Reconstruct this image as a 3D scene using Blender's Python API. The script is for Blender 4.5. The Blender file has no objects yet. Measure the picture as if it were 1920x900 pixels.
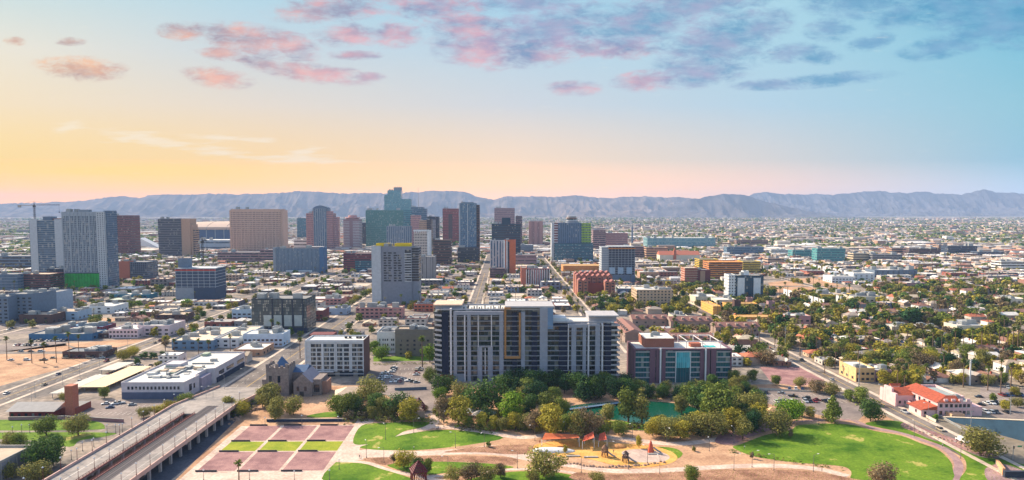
import bpy, math, random
from mathutils import Vector, Matrix, noise
R = math.radians
rnd = random.Random(7)
scene = bpy.context.scene
COL = scene.collection

# ------------------------------------------------------------------ camera
CAM_H, FPX, HOR, VPX, PITCH = 110.0, 1280.0, 395.0, 945.0, 4.0
CYP = HOR + FPX * math.tan(R(PITCH))
YAW = math.atan((960.0 - VPX) / FPX)
cd = bpy.data.cameras.new('camera')
cam = bpy.data.objects.new('camera', cd); COL.objects.link(cam)
cd.sensor_fit = 'HORIZONTAL'; cd.sensor_width = 36.0
cd.lens = FPX / 1920.0 * 36.0
cd.shift_y = (CYP - 450.0) / 1920.0
cd.clip_start = 1.0; cd.clip_end = 60000.0
cam.location = (0, 0, CAM_H)
cam.rotation_euler = (R(90 - PITCH), 0, -YAW)
scene.camera = cam
_fw = Vector((math.sin(YAW) * math.cos(R(PITCH)), math.cos(YAW) * math.cos(R(PITCH)), -math.sin(R(PITCH))))
_rt = Vector((math.cos(YAW), -math.sin(YAW), 0))
_up = _rt.cross(_fw)

def ray(px, py):
    return _rt * ((px - 960.0) / FPX) + _up * ((CYP - py) / FPX) + _fw
def at(px, py, z=0.0):
    d = ray(px, py); t = (z - CAM_H) / d.z
    return Vector((d.x * t, d.y * t, z))
def at_y(px, py, Y):
    d = ray(px, py); t = Y / d.y
    return Vector((d.x * t, Y, CAM_H + d.z * t))
def proj(x, y, z):
    v = Vector((x, y, z - CAM_H)); c = v.dot(_fw)
    return (960 + FPX * v.dot(_rt) / c, CYP - FPX * v.dot(_up) / c)

# ------------------------------------------------------------------ sun, sky
SUN_EL, SH_X, SH_Y = 34.0, 0.80, -0.60           # shadows fall to +x, -y
sl = bpy.data.lights.new('sun', 'SUN'); sl.energy = 4.5; sl.angle = R(0.6); sl.color = (1.0, 0.85, 0.64)
so = bpy.data.objects.new('sun', sl); COL.objects.link(so)
sd = Vector((SH_X * math.cos(R(SUN_EL)), SH_Y * math.cos(R(SUN_EL)), -math.sin(R(SUN_EL))))
so.rotation_euler = sd.to_track_quat('-Z', 'Y').to_euler()
so.location = (-300, 300, 400)

scene.view_settings.view_transform = 'Standard'
scene.view_settings.look = 'None'
scene.view_settings.exposure = 0.97
scene.view_settings.gamma = 1.0
scene.view_settings.use_curve_mapping = False
scene.cycles.use_denoising = True
scene.cycles.max_bounces = 5
scene.cycles.diffuse_bounces = 2
scene.cycles.glossy_bounces = 2
scene.cycles.transmission_bounces = 2
scene.cycles.volume_bounces = 1
scene.cycles.transparent_max_bounces = 6
scene.cycles.caustics_reflective = False
scene.cycles.caustics_refractive = False

def lin(c):
    return tuple((x / 255.0 / 12.92) if x <= 10 else ((x / 255.0 + 0.055) / 1.055) ** 2.4 for x in c[:3])
def rgb(r, g, b):
    return lin((r, g, b)) + (1.0,)

W = bpy.data.worlds.new('World'); scene.world = W; W.use_nodes = True
wn, wl = W.node_tree.nodes, W.node_tree.links
wn.clear()
def N(nodes, t, **kw):
    n = nodes.new(t)
    for k, v in kw.items(): setattr(n, k, v)
    return n
def build_world():
    L = wl.new
    def math_(op, a, b=None, c=None, clamp=False):
        n = N(wn, 'ShaderNodeMath', operation=op, use_clamp=clamp)
        for i, x in enumerate((a, b, c)):
            if x is None: continue
            if isinstance(x, (int, float)): n.inputs[i].default_value = x
            else: L(x, n.inputs[i])
        return n.outputs[0]
    def mixc(f, a, b, bt='MIX'):
        n = N(wn, 'ShaderNodeMix', data_type='RGBA', blend_type=bt, clamp_factor=True)
        for i, x in ((0, f), (6, a), (7, b)):
            if isinstance(x, (int, float)): n.inputs[i].default_value = x
            elif isinstance(x, tuple): n.inputs[i].default_value = x
            else: L(x, n.inputs[i])
        return n.outputs[2]
    def mapr(x, a, b, c=0.0, d=1.0, smooth=False):
        n = N(wn, 'ShaderNodeMapRange', clamp=True)
        if smooth: n.interpolation_type = 'SMOOTHSTEP'
        L(x, n.inputs[0])
        for i, v in zip((1, 2, 3, 4), (a, b, c, d)): n.inputs[i].default_value = v
        return n.outputs[0]
    tc = N(wn, 'ShaderNodeTexCoord')
    sp = N(wn, 'ShaderNodeSeparateXYZ'); L(tc.outputs['Generated'], sp.inputs[0])
    dx, dy, dz = sp.outputs
    yy = math_('MAXIMUM', dy, 0.12)
    u = math_('DIVIDE', dx, yy); w = math_('DIVIDE', dz, yy)
    # sky tone by compass bearing (u) and height (w)
    cols = [(0, [(205,222,220),(238,229,208),(250,226,182),(268,222,104),(352,226,0)]),
            (480, [(178,212,226),(202,214,220),(232,218,200),(262,218,138),(348,236,60)]),
            (960, [(158,205,228),(186,211,226),(209,213,217),(258,222,180),(340,244,140)]),
            (1440, [(170,211,227),(172,210,226),(180,208,224),(218,210,200),(292,226,180)]),
            (1920, [(104,180,208),(126,192,214),(142,196,212),(142,192,210),(204,222,238)])]
    last = None; lastx = None
    wm = mapr(w, 0.0, 395 / FPX)
    for px, cl in cols:
        r = N(wn, 'ShaderNodeValToRGB'); L(wm, r.inputs[0])
        e = r.color_ramp.elements
        stops = [1.0, 295 / 395, 195 / 395, 95 / 395, 25 / 395]
        e[0].position = 0.0; q0 = lin(cl[4]); e[0].color = (q0[0] * 1.55, q0[1] * 1.4, q0[2] * 0.9, 1)
        e[1].position = 1.0; e[1].color = lin(cl[0]) + (1,)
        for s, c in zip(stops[1:], cl[1:]):
            q = e.new(s); q.color = lin(c) + (1,)
        c = r.outputs[0]
        if last is None: last = c
        else: last = mixc(mapr(u, (lastx - VPX) / FPX, (px - VPX) / FPX, smooth=False), last, c)
        lastx = px
    sky = last
    # golden band low on the left, slightly streaky
    cv = N(wn, 'ShaderNodeCombineXYZ'); L(u, cv.inputs[0]); L(w, cv.inputs[1])
    st = N(wn, 'ShaderNodeMapping'); L(cv.outputs[0], st.inputs[0]); st.inputs['Scale'].default_value = (3.0, 60.0, 1)
    st.inputs['Rotation'].default_value = (0, 0, R(1.5))
    sn = N(wn, 'ShaderNodeTexNoise'); L(st.outputs[0], sn.inputs[0]); sn.inputs['Scale'].default_value = 1.0; sn.inputs['Detail'].default_value = 3
    band = math_('MULTIPLY', mapr(w, 0.078, 0.052, smooth=True), mapr(u, -0.20, -0.62, smooth=True))
    band = math_('MULTIPLY', band, mapr(sn.outputs[0], 0.3, 0.6))
    sky = mixc(math_('MULTIPLY', band, 0.8), sky, rgb(345, 228, 10))
    # cloud fields: each cloud is a soft ellipse on the sky, its edge broken by noise
    nm = N(wn, 'ShaderNodeMapping'); L(cv.outputs[0], nm.inputs[0]); nm.inputs['Scale'].default_value = (34, 84, 1)
    nm.inputs['Rotation'].default_value = (0, 0, R(8))
    n1 = N(wn, 'ShaderNodeTexNoise'); L(nm.outputs[0], n1.inputs[0]); n1.inputs['Scale'].default_value = 1.0
    n1.inputs['Detail'].default_value = 9; n1.inputs['Roughness'].default_value = 0.72; n1.inputs['Distortion'].default_value = 0.35
    nm2 = N(wn, 'ShaderNodeMapping'); L(cv.outputs[0], nm2.inputs[0]); nm2.inputs['Scale'].default_value = (16, 44, 1)
    nm2.inputs['Location'].default_value = (3, 5, 0)
    n2 = N(wn, 'ShaderNodeTexNoise'); L(nm2.outputs[0], n2.inputs[0]); n2.inputs['Detail'].default_value = 4; n2.inputs['Scale'].default_value = 1.0
    def blob(cx, cy, rx, ry, rot=0.0):
        m = N(wn, 'ShaderNodeMapping', vector_type='TEXTURE'); L(cv.outputs[0], m.inputs[0])
        m.inputs['Location'].default_value = ((cx - VPX) / FPX, (HOR - cy) / FPX, 0)
        m.inputs['Rotation'].default_value = (0, 0, -R(rot))
        m.inputs['Scale'].default_value = (rx / FPX * 1.25, ry / FPX * 1.35, 1)
        g = N(wn, 'ShaderNodeTexGradient', gradient_type='SPHERICAL'); L(m.outputs[0], g.inputs[0])
        return g.outputs['Fac']
    def field(lst):
        o = None
        for a in lst:
            b = blob(*a); o = b if o is None else math_('MAXIMUM', o, b)
        return o
    low = field([(53,87,20,8),(155,87,28,7),(172,136,82,20,4),(420,152,62,18,8),(362,68,50,16),(480,84,105,28,8),(550,92,60,24,18),
                 (430,106,48,13,4),(500,126,60,12,16),(600,143,105,17,6),(690,149,36,8),(630,28,110,22,-4),(665,74,66,20),(745,72,50,22),
                 (820,20,100,28,3),(670,110,50,8),(1075,169,50,13),(1205,155,60,18,-4),(1100,97,38,16),(885,62,92,36,14),(905,100,95,32,5),(1000,105,95,24,-4),
                 (1165,100,70,16)])
    high = field([(1030,62,130,40,-12),(1190,52,130,44,-14),(985,10,90,22),(1290,18,150,34,-8),(1340,85,120,52,-22),(1310,138,95,26,-6),(1420,60,60,30,-20),
                  (1440,162,70,10,-2),(1545,153,120,12,-5),(1547,62,46,20,-4),(1600,10,110,30),(1680,36,60,22,-8),(1800,22,190,44,6),(1890,40,120,52),
                  (1765,90,90,20,-12),(1625,84,44,14,-12),(1480,104,60,16,-6),(1840,64,80,20,-4),(1530,112,40,12)])
    def dens(f, k, lo, hi):
        e = mapr(math_('ADD', f, math_('MULTIPLY', math_('SUBTRACT', n1.outputs[0], 0.5), k)), lo, hi, smooth=True)
        return math_('MULTIPLY', math_('MULTIPLY', e, mapr(f, 0.0, 0.22)), mapr(n1.outputs[0], 0.34, 0.58, 0.74, 1.0))
    dl = dens(low, 2.1, -0.10, 0.92); dh = dens(high, 2.0, -0.16, 0.88)
    # clouds are lit from below and left (peach, rose) and blue grey above
    lit = mapr(n2.outputs[0], 0.36, 0.66)
    warm_l = mixc(mapr(u, -0.62, -0.2), rgb(250, 182, 125), rgb(232, 170, 178))
    shade_l = mixc(mapr(u, -0.62, -0.1), rgb(176, 138, 134), rgb(138, 142, 178))
    warm_h = mixc(mapr(u, 0.25, 0.5), rgb(206, 166, 196), rgb(140, 175, 210))
    shade_h = mixc(mapr(u, 0.0, 0.6), rgb(112, 152, 188), rgb(76, 150, 190))
    c1 = mixc(lit, shade_l, warm_l); c2 = mixc(math_('MULTIPLY', lit, 0.62), shade_h, warm_h)
    sky = mixc(math_('MULTIPLY', dl, 0.84), sky, c1)
    sky = mixc(math_('MULTIPLY', dh, 0.84), sky, c2)
    # thin white cirrus
    wisp = field([(300,266,110,13,11),(420,286,80,11,6),(440,262,110,7,2),(560,300,120,11,2),(140,241,36,12,-8),(265,258,70,12,-4),(560,290,60,9,-14)])
    sm = N(wn, 'ShaderNodeMapping'); L(cv.outputs[0], sm.inputs[0]); sm.inputs['Scale'].default_value = (26, 210, 1); sm.inputs['Rotation'].default_value = (0, 0, R(4))
    s2 = N(wn, 'ShaderNodeTexNoise'); L(sm.outputs[0], s2.inputs[0]); s2.inputs['Scale'].default_value = 1.0; s2.inputs['Detail'].default_value = 5
    wd = mapr(math_('ADD', wisp, math_('MULTIPLY', math_('SUBTRACT', s2.outputs[0], 0.5), 1.9)), 0.2, 0.95, smooth=True)
    sky = mixc(math_('MULTIPLY', wd, 0.5), sky, rgb(255, 243, 222))
    # physical sky for the rest of the dome
    ns = N(wn, 'ShaderNodeTexSky', sky_type='NISHITA', sun_disc=False)
    ns.sun_elevation = R(SUN_EL); ns.sun_rotation = math.atan2(-SH_X, -SH_Y); ns.altitude = 340; ns.dust_density = 2.0
    bg1 = N(wn, 'ShaderNodeBackground'); L(ns.outputs[0], bg1.inputs[0]); bg1.inputs[1].default_value = 0.15
    bg2 = N(wn, 'ShaderNodeBackground'); L(sky, bg2.inputs[0]); bg2.inputs[1].default_value = 0.535
    f = math_('MULTIPLY', mapr(dy, 0.25, 0.6, smooth=True), mapr(w, 0.75, 0.36, smooth=True))
    mx = N(wn, 'ShaderNodeMixShader'); L(f, mx.inputs[0]); L(bg1.outputs[0], mx.inputs[1]); L(bg2.outputs[0], mx.inputs[2])
    out = N(wn, 'ShaderNodeOutputWorld'); L(mx.outputs[0], out.inputs[0])
build_world()
W.cycles.sampling_method = 'MANUAL'; W.cycles.sample_map_resolution = 512

# ------------------------------------------------------------------ materials
MATS = {}
def nt_new(name):
    m = bpy.data.materials.new(name); m.use_nodes = True
    nt = m.node_tree; nt.nodes.clear()
    o = nt.nodes.new('ShaderNodeOutputMaterial'); b = nt.nodes.new('ShaderNodeBsdfPrincipled')
    nt.links.new(b.outputs[0], o.inputs[0])
    return m, nt, b
def mat(name, col, rough=0.85, var=0.12, scale=0.35, metal=0.0, spec=0.3, rand=0.0, coords='Object', detail=4, stretch=None):
    """plain weathered surface: base colour broken up by two scales of noise"""
    if name in MATS: return MATS[name]
    m, nt, b = nt_new(name); L = nt.links.new
    c = lin(col) if max(col) > 1 else col
    tc = nt.nodes.new('ShaderNodeTexCoord')
    src = tc.outputs[coords]
    if coords == 'World':
        pass
    if stretch:
        mp = nt.nodes.new('ShaderNodeMapping'); L(src, mp.inputs[0]); mp.inputs['Scale'].default_value = stretch; src = mp.outputs[0]
    n = nt.nodes.new('ShaderNodeTexNoise'); L(src, n.inputs[0]); n.inputs['Scale'].default_value = scale; n.inputs['Detail'].default_value = detail
    n.inputs['Roughness'].default_value = 0.65
    mr = nt.nodes.new('ShaderNodeMapRange'); L(n.outputs[0], mr.inputs[0]); mr.inputs[1].default_value = 0.3; mr.inputs[2].default_value = 0.7
    mr.inputs[3].default_value = 1 - var; mr.inputs[4].default_value = 1 + var
    val = mr.outputs[0]
    if rand:
        oi = nt.nodes.new('ShaderNodeObjectInfo')
        m2 = nt.nodes.new('ShaderNodeMapRange'); L(oi.outputs['Random'], m2.inputs[0]); m2.inputs[3].default_value = 1 - rand; m2.inputs[4].default_value = 1 + rand
        mm = nt.nodes.new('ShaderNodeMath'); mm.operation = 'MULTIPLY'; L(val, mm.inputs[0]); L(m2.outputs[0], mm.inputs[1]); val = mm.outputs[0]
    vm = nt.nodes.new('ShaderNodeVectorMath'); vm.operation = 'SCALE'; vm.inputs[0].default_value = c; L(val, vm.inputs['Scale'])
    L(vm.outputs[0], b.inputs['Base Color'])
    b.inputs['Roughness'].default_value = rough; b.inputs['Metallic'].default_value = metal
    b.inputs['Specular IOR Level'].default_value = spec
    MATS[name] = m
    return m
def mix_mat(name, colors, rough=0.9, by='object', var=0.15, scale=0.4, spec=0.2):
    """each object (or each loose piece) takes one colour out of a list"""
    if name in MATS: return MATS[name]
    m, nt, b = nt_new(name); L = nt.links.new
    if by == 'object': r = nt.nodes.new('ShaderNodeObjectInfo').outputs['Random']
    else: r = nt.nodes.new('ShaderNodeNewGeometry').outputs['Random Per Island']
    cr = nt.nodes.new('ShaderNodeValToRGB'); cr.color_ramp.interpolation = 'CONSTANT'; L(r, cr.inputs[0])
    e = cr.color_ramp.elements
    e[0].position = 0; e[0].color = lin(colors[0]) + (1,)
    e[1].position = 1.0 / len(colors); e[1].color = lin(colors[min(1, len(colors) - 1)]) + (1,)
    for i in range(2, len(colors)):
        q = e.new(i / len(colors)); q.color = lin(colors[i]) + (1,)
    g = nt.nodes.new('ShaderNodeNewGeometry')
    n = nt.nodes.new('ShaderNodeTexNoise'); L(g.outputs['Position'], n.inputs[0]); n.inputs['Scale'].default_value = scale; n.inputs['Detail'].default_value = 3
    mr = nt.nodes.new('ShaderNodeMapRange'); L(n.outputs[0], mr.inputs[0]); mr.inputs[1].default_value = 0.3; mr.inputs[2].default_value = 0.7
    mr.inputs[3].default_value = 1 - var; mr.inputs[4].default_value = 1 + var
    vm = nt.nodes.new('ShaderNodeVectorMath'); vm.operation = 'SCALE'; L(cr.outputs[0], vm.inputs[0]); L(mr.outputs[0], vm.inputs['Scale'])
    L(vm.outputs[0], b.inputs['Base Color']); b.inputs['Roughness'].default_value = rough; b.inputs['Specular IOR Level'].default_value = spec
    MATS[name] = m
    return m
def glass_mat(name, col, bay=3.0, frame=(60, 66, 72), fw=0.08, rough=0.12, var=0.25, hfl=0.0, spec=0.6, frac=0.1):
    """window glass in bays: panes differ in tone (blinds, rooms, painted reflections), thin mullions between"""
    if name in MATS: return MATS[name]
    m, nt, b = nt_new(name); L = nt.links.new
    c = lin(col)
    tc = nt.nodes.new('ShaderNodeTexCoord'); g = nt.nodes.new('ShaderNodeNewGeometry')
    sx = nt.nodes.new('ShaderNodeSeparateXYZ'); L(tc.outputs['Object'], sx.inputs[0])
    def M(op, a, bb=None, clamp=False):
        n = nt.nodes.new('ShaderNodeMath'); n.operation = op; n.use_clamp = clamp
        for i, x in enumerate((a, bb)):
            if x is None: continue
            if isinstance(x, (int, float)): n.inputs[i].default_value = x
            else: L(x, n.inputs[i])
        return n.outputs[0]
    sxy = M('DIVIDE', M('ADD', sx.outputs[0], sx.outputs[1]), bay)
    fx = M('FRACT', sxy); cell = M('FLOOR', sxy)
    zc = M('FLOOR', M('DIVIDE', sx.outputs[2], 3.3))
    cm = nt.nodes.new('ShaderNodeCombineXYZ'); L(cell, cm.inputs[0]); L(zc, cm.inputs[1])
    wn_ = nt.nodes.new('ShaderNodeTexWhiteNoise'); wn_.noise_dimensions = '2D'; L(cm.outputs[0], wn_.inputs['Vector'])
    mr = nt.nodes.new('ShaderNodeMapRange'); L(wn_.outputs['Value'], mr.inputs[0]); mr.inputs[3].default_value = 1 - var; mr.inputs[4].default_value = 1 + var
    vm = nt.nodes.new('ShaderNodeVectorMath'); vm.operation = 'SCALE'; vm.inputs[0].default_value = c; L(mr.outputs[0], vm.inputs['Scale'])
    # some panes turn pale and warm: blinds, plus painted warm reflections
    bl = M('GREATER_THAN', wn_.outputs['Value'], 1 - frac)
    mx0 = nt.nodes.new('ShaderNodeMix'); mx0.data_type = 'RGBA'; L(M('MULTIPLY', bl, 0.35), mx0.inputs[0]); L(vm.outputs[0], mx0.inputs[6]); mx0.inputs[7].default_value = (0.62, 0.54, 0.42, 1)
    fr = M('LESS_THAN', fx, fw)
    mx = nt.nodes.new('ShaderNodeMix'); mx.data_type = 'RGBA'; L(fr, mx.inputs[0]); L(mx0.outputs[2], mx.inputs[6]); mx.inputs[7].default_value = lin(frame) + (1,)
    L(mx.outputs[2], b.inputs['Base Color'])
    rr = M('ADD', M('MULTIPLY', fr, 0.5), rough); L(rr, b.inputs['Roughness'])
    b.inputs['Specular IOR Level'].default_value = spec
    MATS[name] = m
    return m

# ------------------------------------------------------------------ mesh helpers
class MB:
    def __init__(s): s.v = []; s.f = []; s.mi = []
    def quad(s, a, b, c, d, m=0):
        n = len(s.v); s.v += [a, b, c, d]; s.f.append((n, n + 1, n + 2, n + 3)); s.mi.append(m)
    def poly(s, pts, m=0):
        n = len(s.v); s.v += [tuple(p) for p in pts]; s.f.append(tuple(range(n, n + len(pts)))); s.mi.append(m)
    def box(s, x0, y0, z0, x1, y1, z1, m=0, mt=None, bottom=False):
        n = len(s.v)
        s.v += [(x0,y0,z0),(x1,y0,z0),(x1,y1,z0),(x0,y1,z0),(x0,y0,z1),(x1,y0,z1),(x1,y1,z1),(x0,y1,z1)]
        fs = [(0,1,5,4),(1,2,6,5),(2,3,7,6),(3,0,4,7)]
        for q in fs: s.f.append(tuple(n + i for i in q)); s.mi.append(m)
        s.f.append((n+4,n+5,n+6,n+7)); s.mi.append(m if mt is None else mt)
        if bottom: s.f.append((n+3,n+2,n+1,n)); s.mi.append(m)
        return s
    def prism(s, pts, z0, z1, m=0, mt=None, bottom=False):
        """vertical prism over a plan polygon (counter clockwise)"""
        a = sum(pts[i][0]*pts[(i+1)%len(pts)][1]-pts[(i+1)%len(pts)][0]*pts[i][1] for i in range(len(pts)))
        if a < 0: pts = pts[::-1]
        n = len(s.v); k = len(pts)
        s.v += [(p[0], p[1], z0) for p in pts] + [(p[0], p[1], z1) for p in pts]
        for i in range(k):
            j = (i + 1) % k; s.f.append((n+i, n+j, n+k+j, n+k+i)); s.mi.append(m)
        s.f.append(tuple(n + k + i for i in range(k))); s.mi.append(m if mt is None else mt)
        if bottom: s.f.append(tuple(n + k - 1 - i for i in range(k))); s.mi.append(m)
        return s
    def cyl(s, x, y, z0, z1, r0, r1=None, k=12, m=0, cap=True):
        r1 = r0 if r1 is None else r1; n = len(s.v)
        for i in range(k):
            a = 2 * math.pi * i / k; s.v.append((x + r0 * math.cos(a), y + r0 * math.sin(a), z0))
        for i in range(k):
            a = 2 * math.pi * i / k; s.v.append((x + r1 * math.cos(a), y + r1 * math.sin(a), z1))
        for i in range(k):
            j = (i + 1) % k; s.f.append((n+i, n+j, n+k+j, n+k+i)); s.mi.append(m)
        if cap: s.f.append(tuple(n + k + i for i in range(k))); s.mi.append(m)
        return s
    def tube(s, p, q, r0, r1=None, k=6, m=0):
        p = Vector(p); q = Vector(q); r1 = r0 if r1 is None else r1
        d = (q - p).normalized(); a = d.orthogonal().normalized(); b = d.cross(a); n = len(s.v)
        for c, r in ((p, r0), (q, r1)):
            for i in range(k):
                t = 2 * math.pi * i / k; s.v.append(tuple(c + a * (r * math.cos(t)) + b * (r * math.sin(t))))
        for i in range(k):
            j = (i + 1) % k; s.f.append((n+i, n+j, n+k+j, n+k+i)); s.mi.append(m)
        s.f.append(tuple(n + k + i for i in range(k))); s.mi.append(m)
        s.f.append(tuple(n + k - 1 - i for i in range(k))); s.mi.append(m)
        return s
    def gable(s, x0, y0, x1, y1, z0, z1, m=0, axis='x', over=0.5, mg=None, th=0.25):
        """pitched roof with thickness; ridge along axis"""
        mg = m if mg is None else mg
        x0 -= over; x1 += over; y0 -= over; y1 += over
        if axis == 'x':
            ym = (y0 + y1) / 2; P = [(x0,y0,z0),(x1,y0,z0),(x1,y1,z0),(x0,y1,z0),(x0,ym,z1),(x1,ym,z1)]
            F = [(0,1,5,4),(2,3,4,5)]; G = [(3,0,4),(1,2,5)]
        else:
            xm = (x0 + x1) / 2; P = [(x0,y0,z0),(x1,y0,z0),(x1,y1,z0),(x0,y1,z0),(xm,y0,z1),(xm,y1,z1)]
            F = [(1,2,5,4),(3,0,4,5)]; G = [(0,1,4),(2,3,5)]
        n = len(s.v); s.v += P
        for q in F: s.f.append(tuple(n + i for i in q)); s.mi.append(m)
        for q in G: s.f.append(tuple(n + i for i in q)); s.mi.append(mg)
        s.f.append((n+3,n+2,n+1,n)); s.mi.append(m)
        return s
    def hip(s, x0, y0, x1, y1, z0, z1, m=0, over=0.5):
        x0 -= over; x1 += over; y0 -= over; y1 += over
        w, d = x1 - x0, y1 - y0; n = len(s.v)
        if w >= d: r = [(x0 + d/2, (y0+y1)/2, z1), (x1 - d/2, (y0+y1)/2, z1)]; F = [(0,1,5,4),(1,2,5),(2,3,4,5),(3,0,4)]
        else: r = [((x0+x1)/2, y0 + w/2, z1), ((x0+x1)/2, y1 - w/2, z1)]; F = [(0,1,4),(1,2,5,4),(2,3,5),(3,0,4,5)]
        s.v += [(x0,y0,z0),(x1,y0,z0),(x1,y1,z0),(x0,y1,z0)] + r
        for q in F: s.f.append(tuple(n + i for i in q)); s.mi.append(m)
        s.f.append((n+3,n+2,n+1,n)); s.mi.append(m)
        return s
    def mesh(s, name, mats):
        me = bpy.data.meshes.new(name); me.from_pydata(s.v, [], s.f)
        for m in mats: me.materials.append(m)
        if any(s.mi): me.polygons.foreach_set('material_index', s.mi)
        me.update()
        return me
    def build(s, name, mats, parent=None, loc=None, rz=0.0, smooth=False):
        if not isinstance(mats, (list, tuple)): mats = [mats]
        me = s.mesh(name, mats)
        if smooth: me.polygons.foreach_set('use_smooth', [True] * len(me.polygons))
        o = bpy.data.objects.new(name, me); COL.objects.link(o)
        if parent: o.parent = parent
        if loc is not None: o.location = loc
        if rz: o.rotation_euler = (0, 0, rz)
        return o
def tag(o, label=None, cat=None, group=None, kind=None):
    if label: o['label'] = label
    if cat: o['category'] = cat
    if group: o['group'] = group
    if kind: o['kind'] = kind
    return o
def empty(name, loc, label=None, cat=None, group=None, rz=0.0):
    e = bpy.data.objects.new(name, None); e.empty_display_size = 1.0; COL.objects.link(e)
    e.location = loc; e.rotation_euler = (0, 0, rz)
    return tag(e, label, cat, group)
KIDS = {}
def copy_thing(root, kids, loc, rz=0.0, sc=(1, 1, 1)):
    """copy a thing: kids = [(part, [sub-parts])]"""
    r = root.copy(); COL.objects.link(r); r.location = loc; r.rotation_euler = (0, 0, rz); r.scale = sc
    for k, subs in kids:
        c = k.copy(); COL.objects.link(c); c.parent = r
        for s_ in subs:
            d = s_.copy(); COL.objects.link(d); d.parent = c
    return r

# ------------------------------------------------------------------ ground plain, mountains, haze
def ground_mat():
    m, nt, b = nt_new('desert_ground'); L = nt.links.new
    g = nt.nodes.new('ShaderNodeNewGeometry')
    n = nt.nodes.new('ShaderNodeTexNoise'); L(g.outputs['Position'], n.inputs[0]); n.inputs['Scale'].default_value = 0.012; n.inputs['Detail'].default_value = 8
    n.inputs['Roughness'].default_value = 0.7
    cr = nt.nodes.new('ShaderNodeValToRGB'); L(n.outputs[0], cr.inputs[0]); e = cr.color_ramp.elements
    e[0].position = 0.35; e[0].color = rgb(96, 92, 84); e[1].position = 0.66; e[1].color = rgb(160, 142, 122)
    q = e.new(0.5); q.color = rgb(134, 122, 106)
    n2 = nt.nodes.new('ShaderNodeTexNoise'); L(g.outputs['Position'], n2.inputs[0]); n2.inputs['Scale'].default_value = 0.35; n2.inputs['Detail'].default_value = 5
    mr = nt.nodes.new('ShaderNodeMapRange'); L(n2.outputs[0], mr.inputs[0]); mr.inputs[1].default_value = 0.3; mr.inputs[2].default_value = 0.7; mr.inputs[3].default_value = 0.8; mr.inputs[4].default_value = 1.2
    vm = nt.nodes.new('ShaderNodeVectorMath'); vm.operation = 'SCALE'; L(cr.outputs[0], vm.inputs[0]); L(mr.outputs[0], vm.inputs['Scale'])
    L(vm.outputs[0], b.inputs['Base Color']); b.inputs['Roughness'].default_value = 0.95; b.inputs['Specular IOR Level'].default_value = 0.1
    return m
g = MB(); g.quad((-19000, -500, 0), (19000, -500, 0), (19000, 17500, 0), (-19000, 17500, 0))
tag(g.build('ground', ground_mat()), kind='structure')

def mountains(name, Yc, Wd, prof, seed, col, freq=1.0):
    def top(px):
        if px <= prof[0][0]: return prof[0][1]
        for (a, ya), (b, yb) in zip(prof, prof[1:]):
            if a <= px <= b: return ya + (yb - ya) * (px - a) / (b - a)
        return prof[-1][1]
    m, nt, b = nt_new(name + '_rock'); L = nt.links.new
    g = nt.nodes.new('ShaderNodeNewGeometry'); n = nt.nodes.new('ShaderNodeTexNoise'); L(g.outputs['Position'], n.inputs[0]); n.inputs['Scale'].default_value = 0.004; n.inputs['Detail'].default_value = 8
    cr = nt.nodes.new('ShaderNodeValToRGB'); L(n.outputs[0], cr.inputs[0]); e = cr.color_ramp.elements
    e[0].position = 0.35; e[0].color = lin([c * 0.62 for c in col]) + (1,); e[1].position = 0.65; e[1].color = lin(col) + (1,)
    L(cr.outputs[0], b.inputs['Base Color']); b.inputs['Roughness'].default_value = 1.0; b.inputs['Specular IOR Level'].default_value = 0.0
    p0, p1 = int(prof[0][0]), int(prof[-1][0]); cols = (p1 - p0) // 3; rows = 84
    v = []; f = []
    for i in range(cols + 1):
        px = p0 + 3 * i; u = (px - VPX) / FPX; x = u * Yc
        ty = top(px) + 2.0 * noise.noise(Vector((px * 0.05, seed, 0))) + 1.7 * noise.noise(Vector((px * 0.17, seed, 3)))
        h = max(4.0, CAM_H + (HOR - ty) / FPX * Yc)
        if ty >= 404: h = max(1.0, h - 40)
        for j in range(rows + 1):
            t = j / rows * 1.6 - 1.0                    # -1 front foot .. 0 crest .. 0.6 behind
            y = Yc + t * Wd
            a = abs(t)
            base = (1 - a) ** 1.5 if t < 0 else (1 - a)
            q = Vector((x * 0.0014 * freq + 0.25 * t, y * 0.00045 * freq, seed))
            rg = 1 - abs(noise.noise(q)) * 2.0 ; rg2 = 1 - abs(noise.noise(q * 2.7 + Vector((5, 1, 2)))) * 2.0
            rg3 = 1 - abs(noise.noise(q * 6.5)) * 2.0
            carve = (0.66 * (1 - rg) + 0.52 * (1 - rg2) + 0.18 * (1 - rg3)) * min(1.0, a * 3.2) * (1.15 - a)
            z = h * max(-0.02, base * 0.97 + 0.03 * (1 - a) - carve * 0.62)
            v.append((x * (1 + t * Wd / Yc * 0.2), y, max(z, -3.0 if a > 0.9 else 0.3)))
    for i in range(cols):
        for j in range(rows):
            k = i * (rows + 1) + j; f.append((k, k + rows + 1, k + rows + 2, k + 1))
    mb = MB(); mb.v = v; mb.f = f; mb.mi = [0] * len(f)
    o = mb.build(name, m, smooth=False); tag(o, kind='structure')
    return o
mountains('hills', 13300, 2500, [(-420,388),(-100,384),(0,382),(80,380),(130,378),(165,376),(190,372),(240,367),(268,371),(290,365),(340,364),(400,363),(450,364),(500,362),(535,361),(565,357),
    (600,359),(640,362),(700,361),(730,363),(780,360),(800,358),(830,357),(868,358),(885,363),(905,371),(925,373),(950,368),(1000,367),(1040,369),(1070,366),(1090,365),(1105,369),(1135,371),
    (1170,368),(1200,368),(1250,369),(1290,370),(1320,374),(1400,395),(1500,410)], 3.1, (120, 104, 94))
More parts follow.
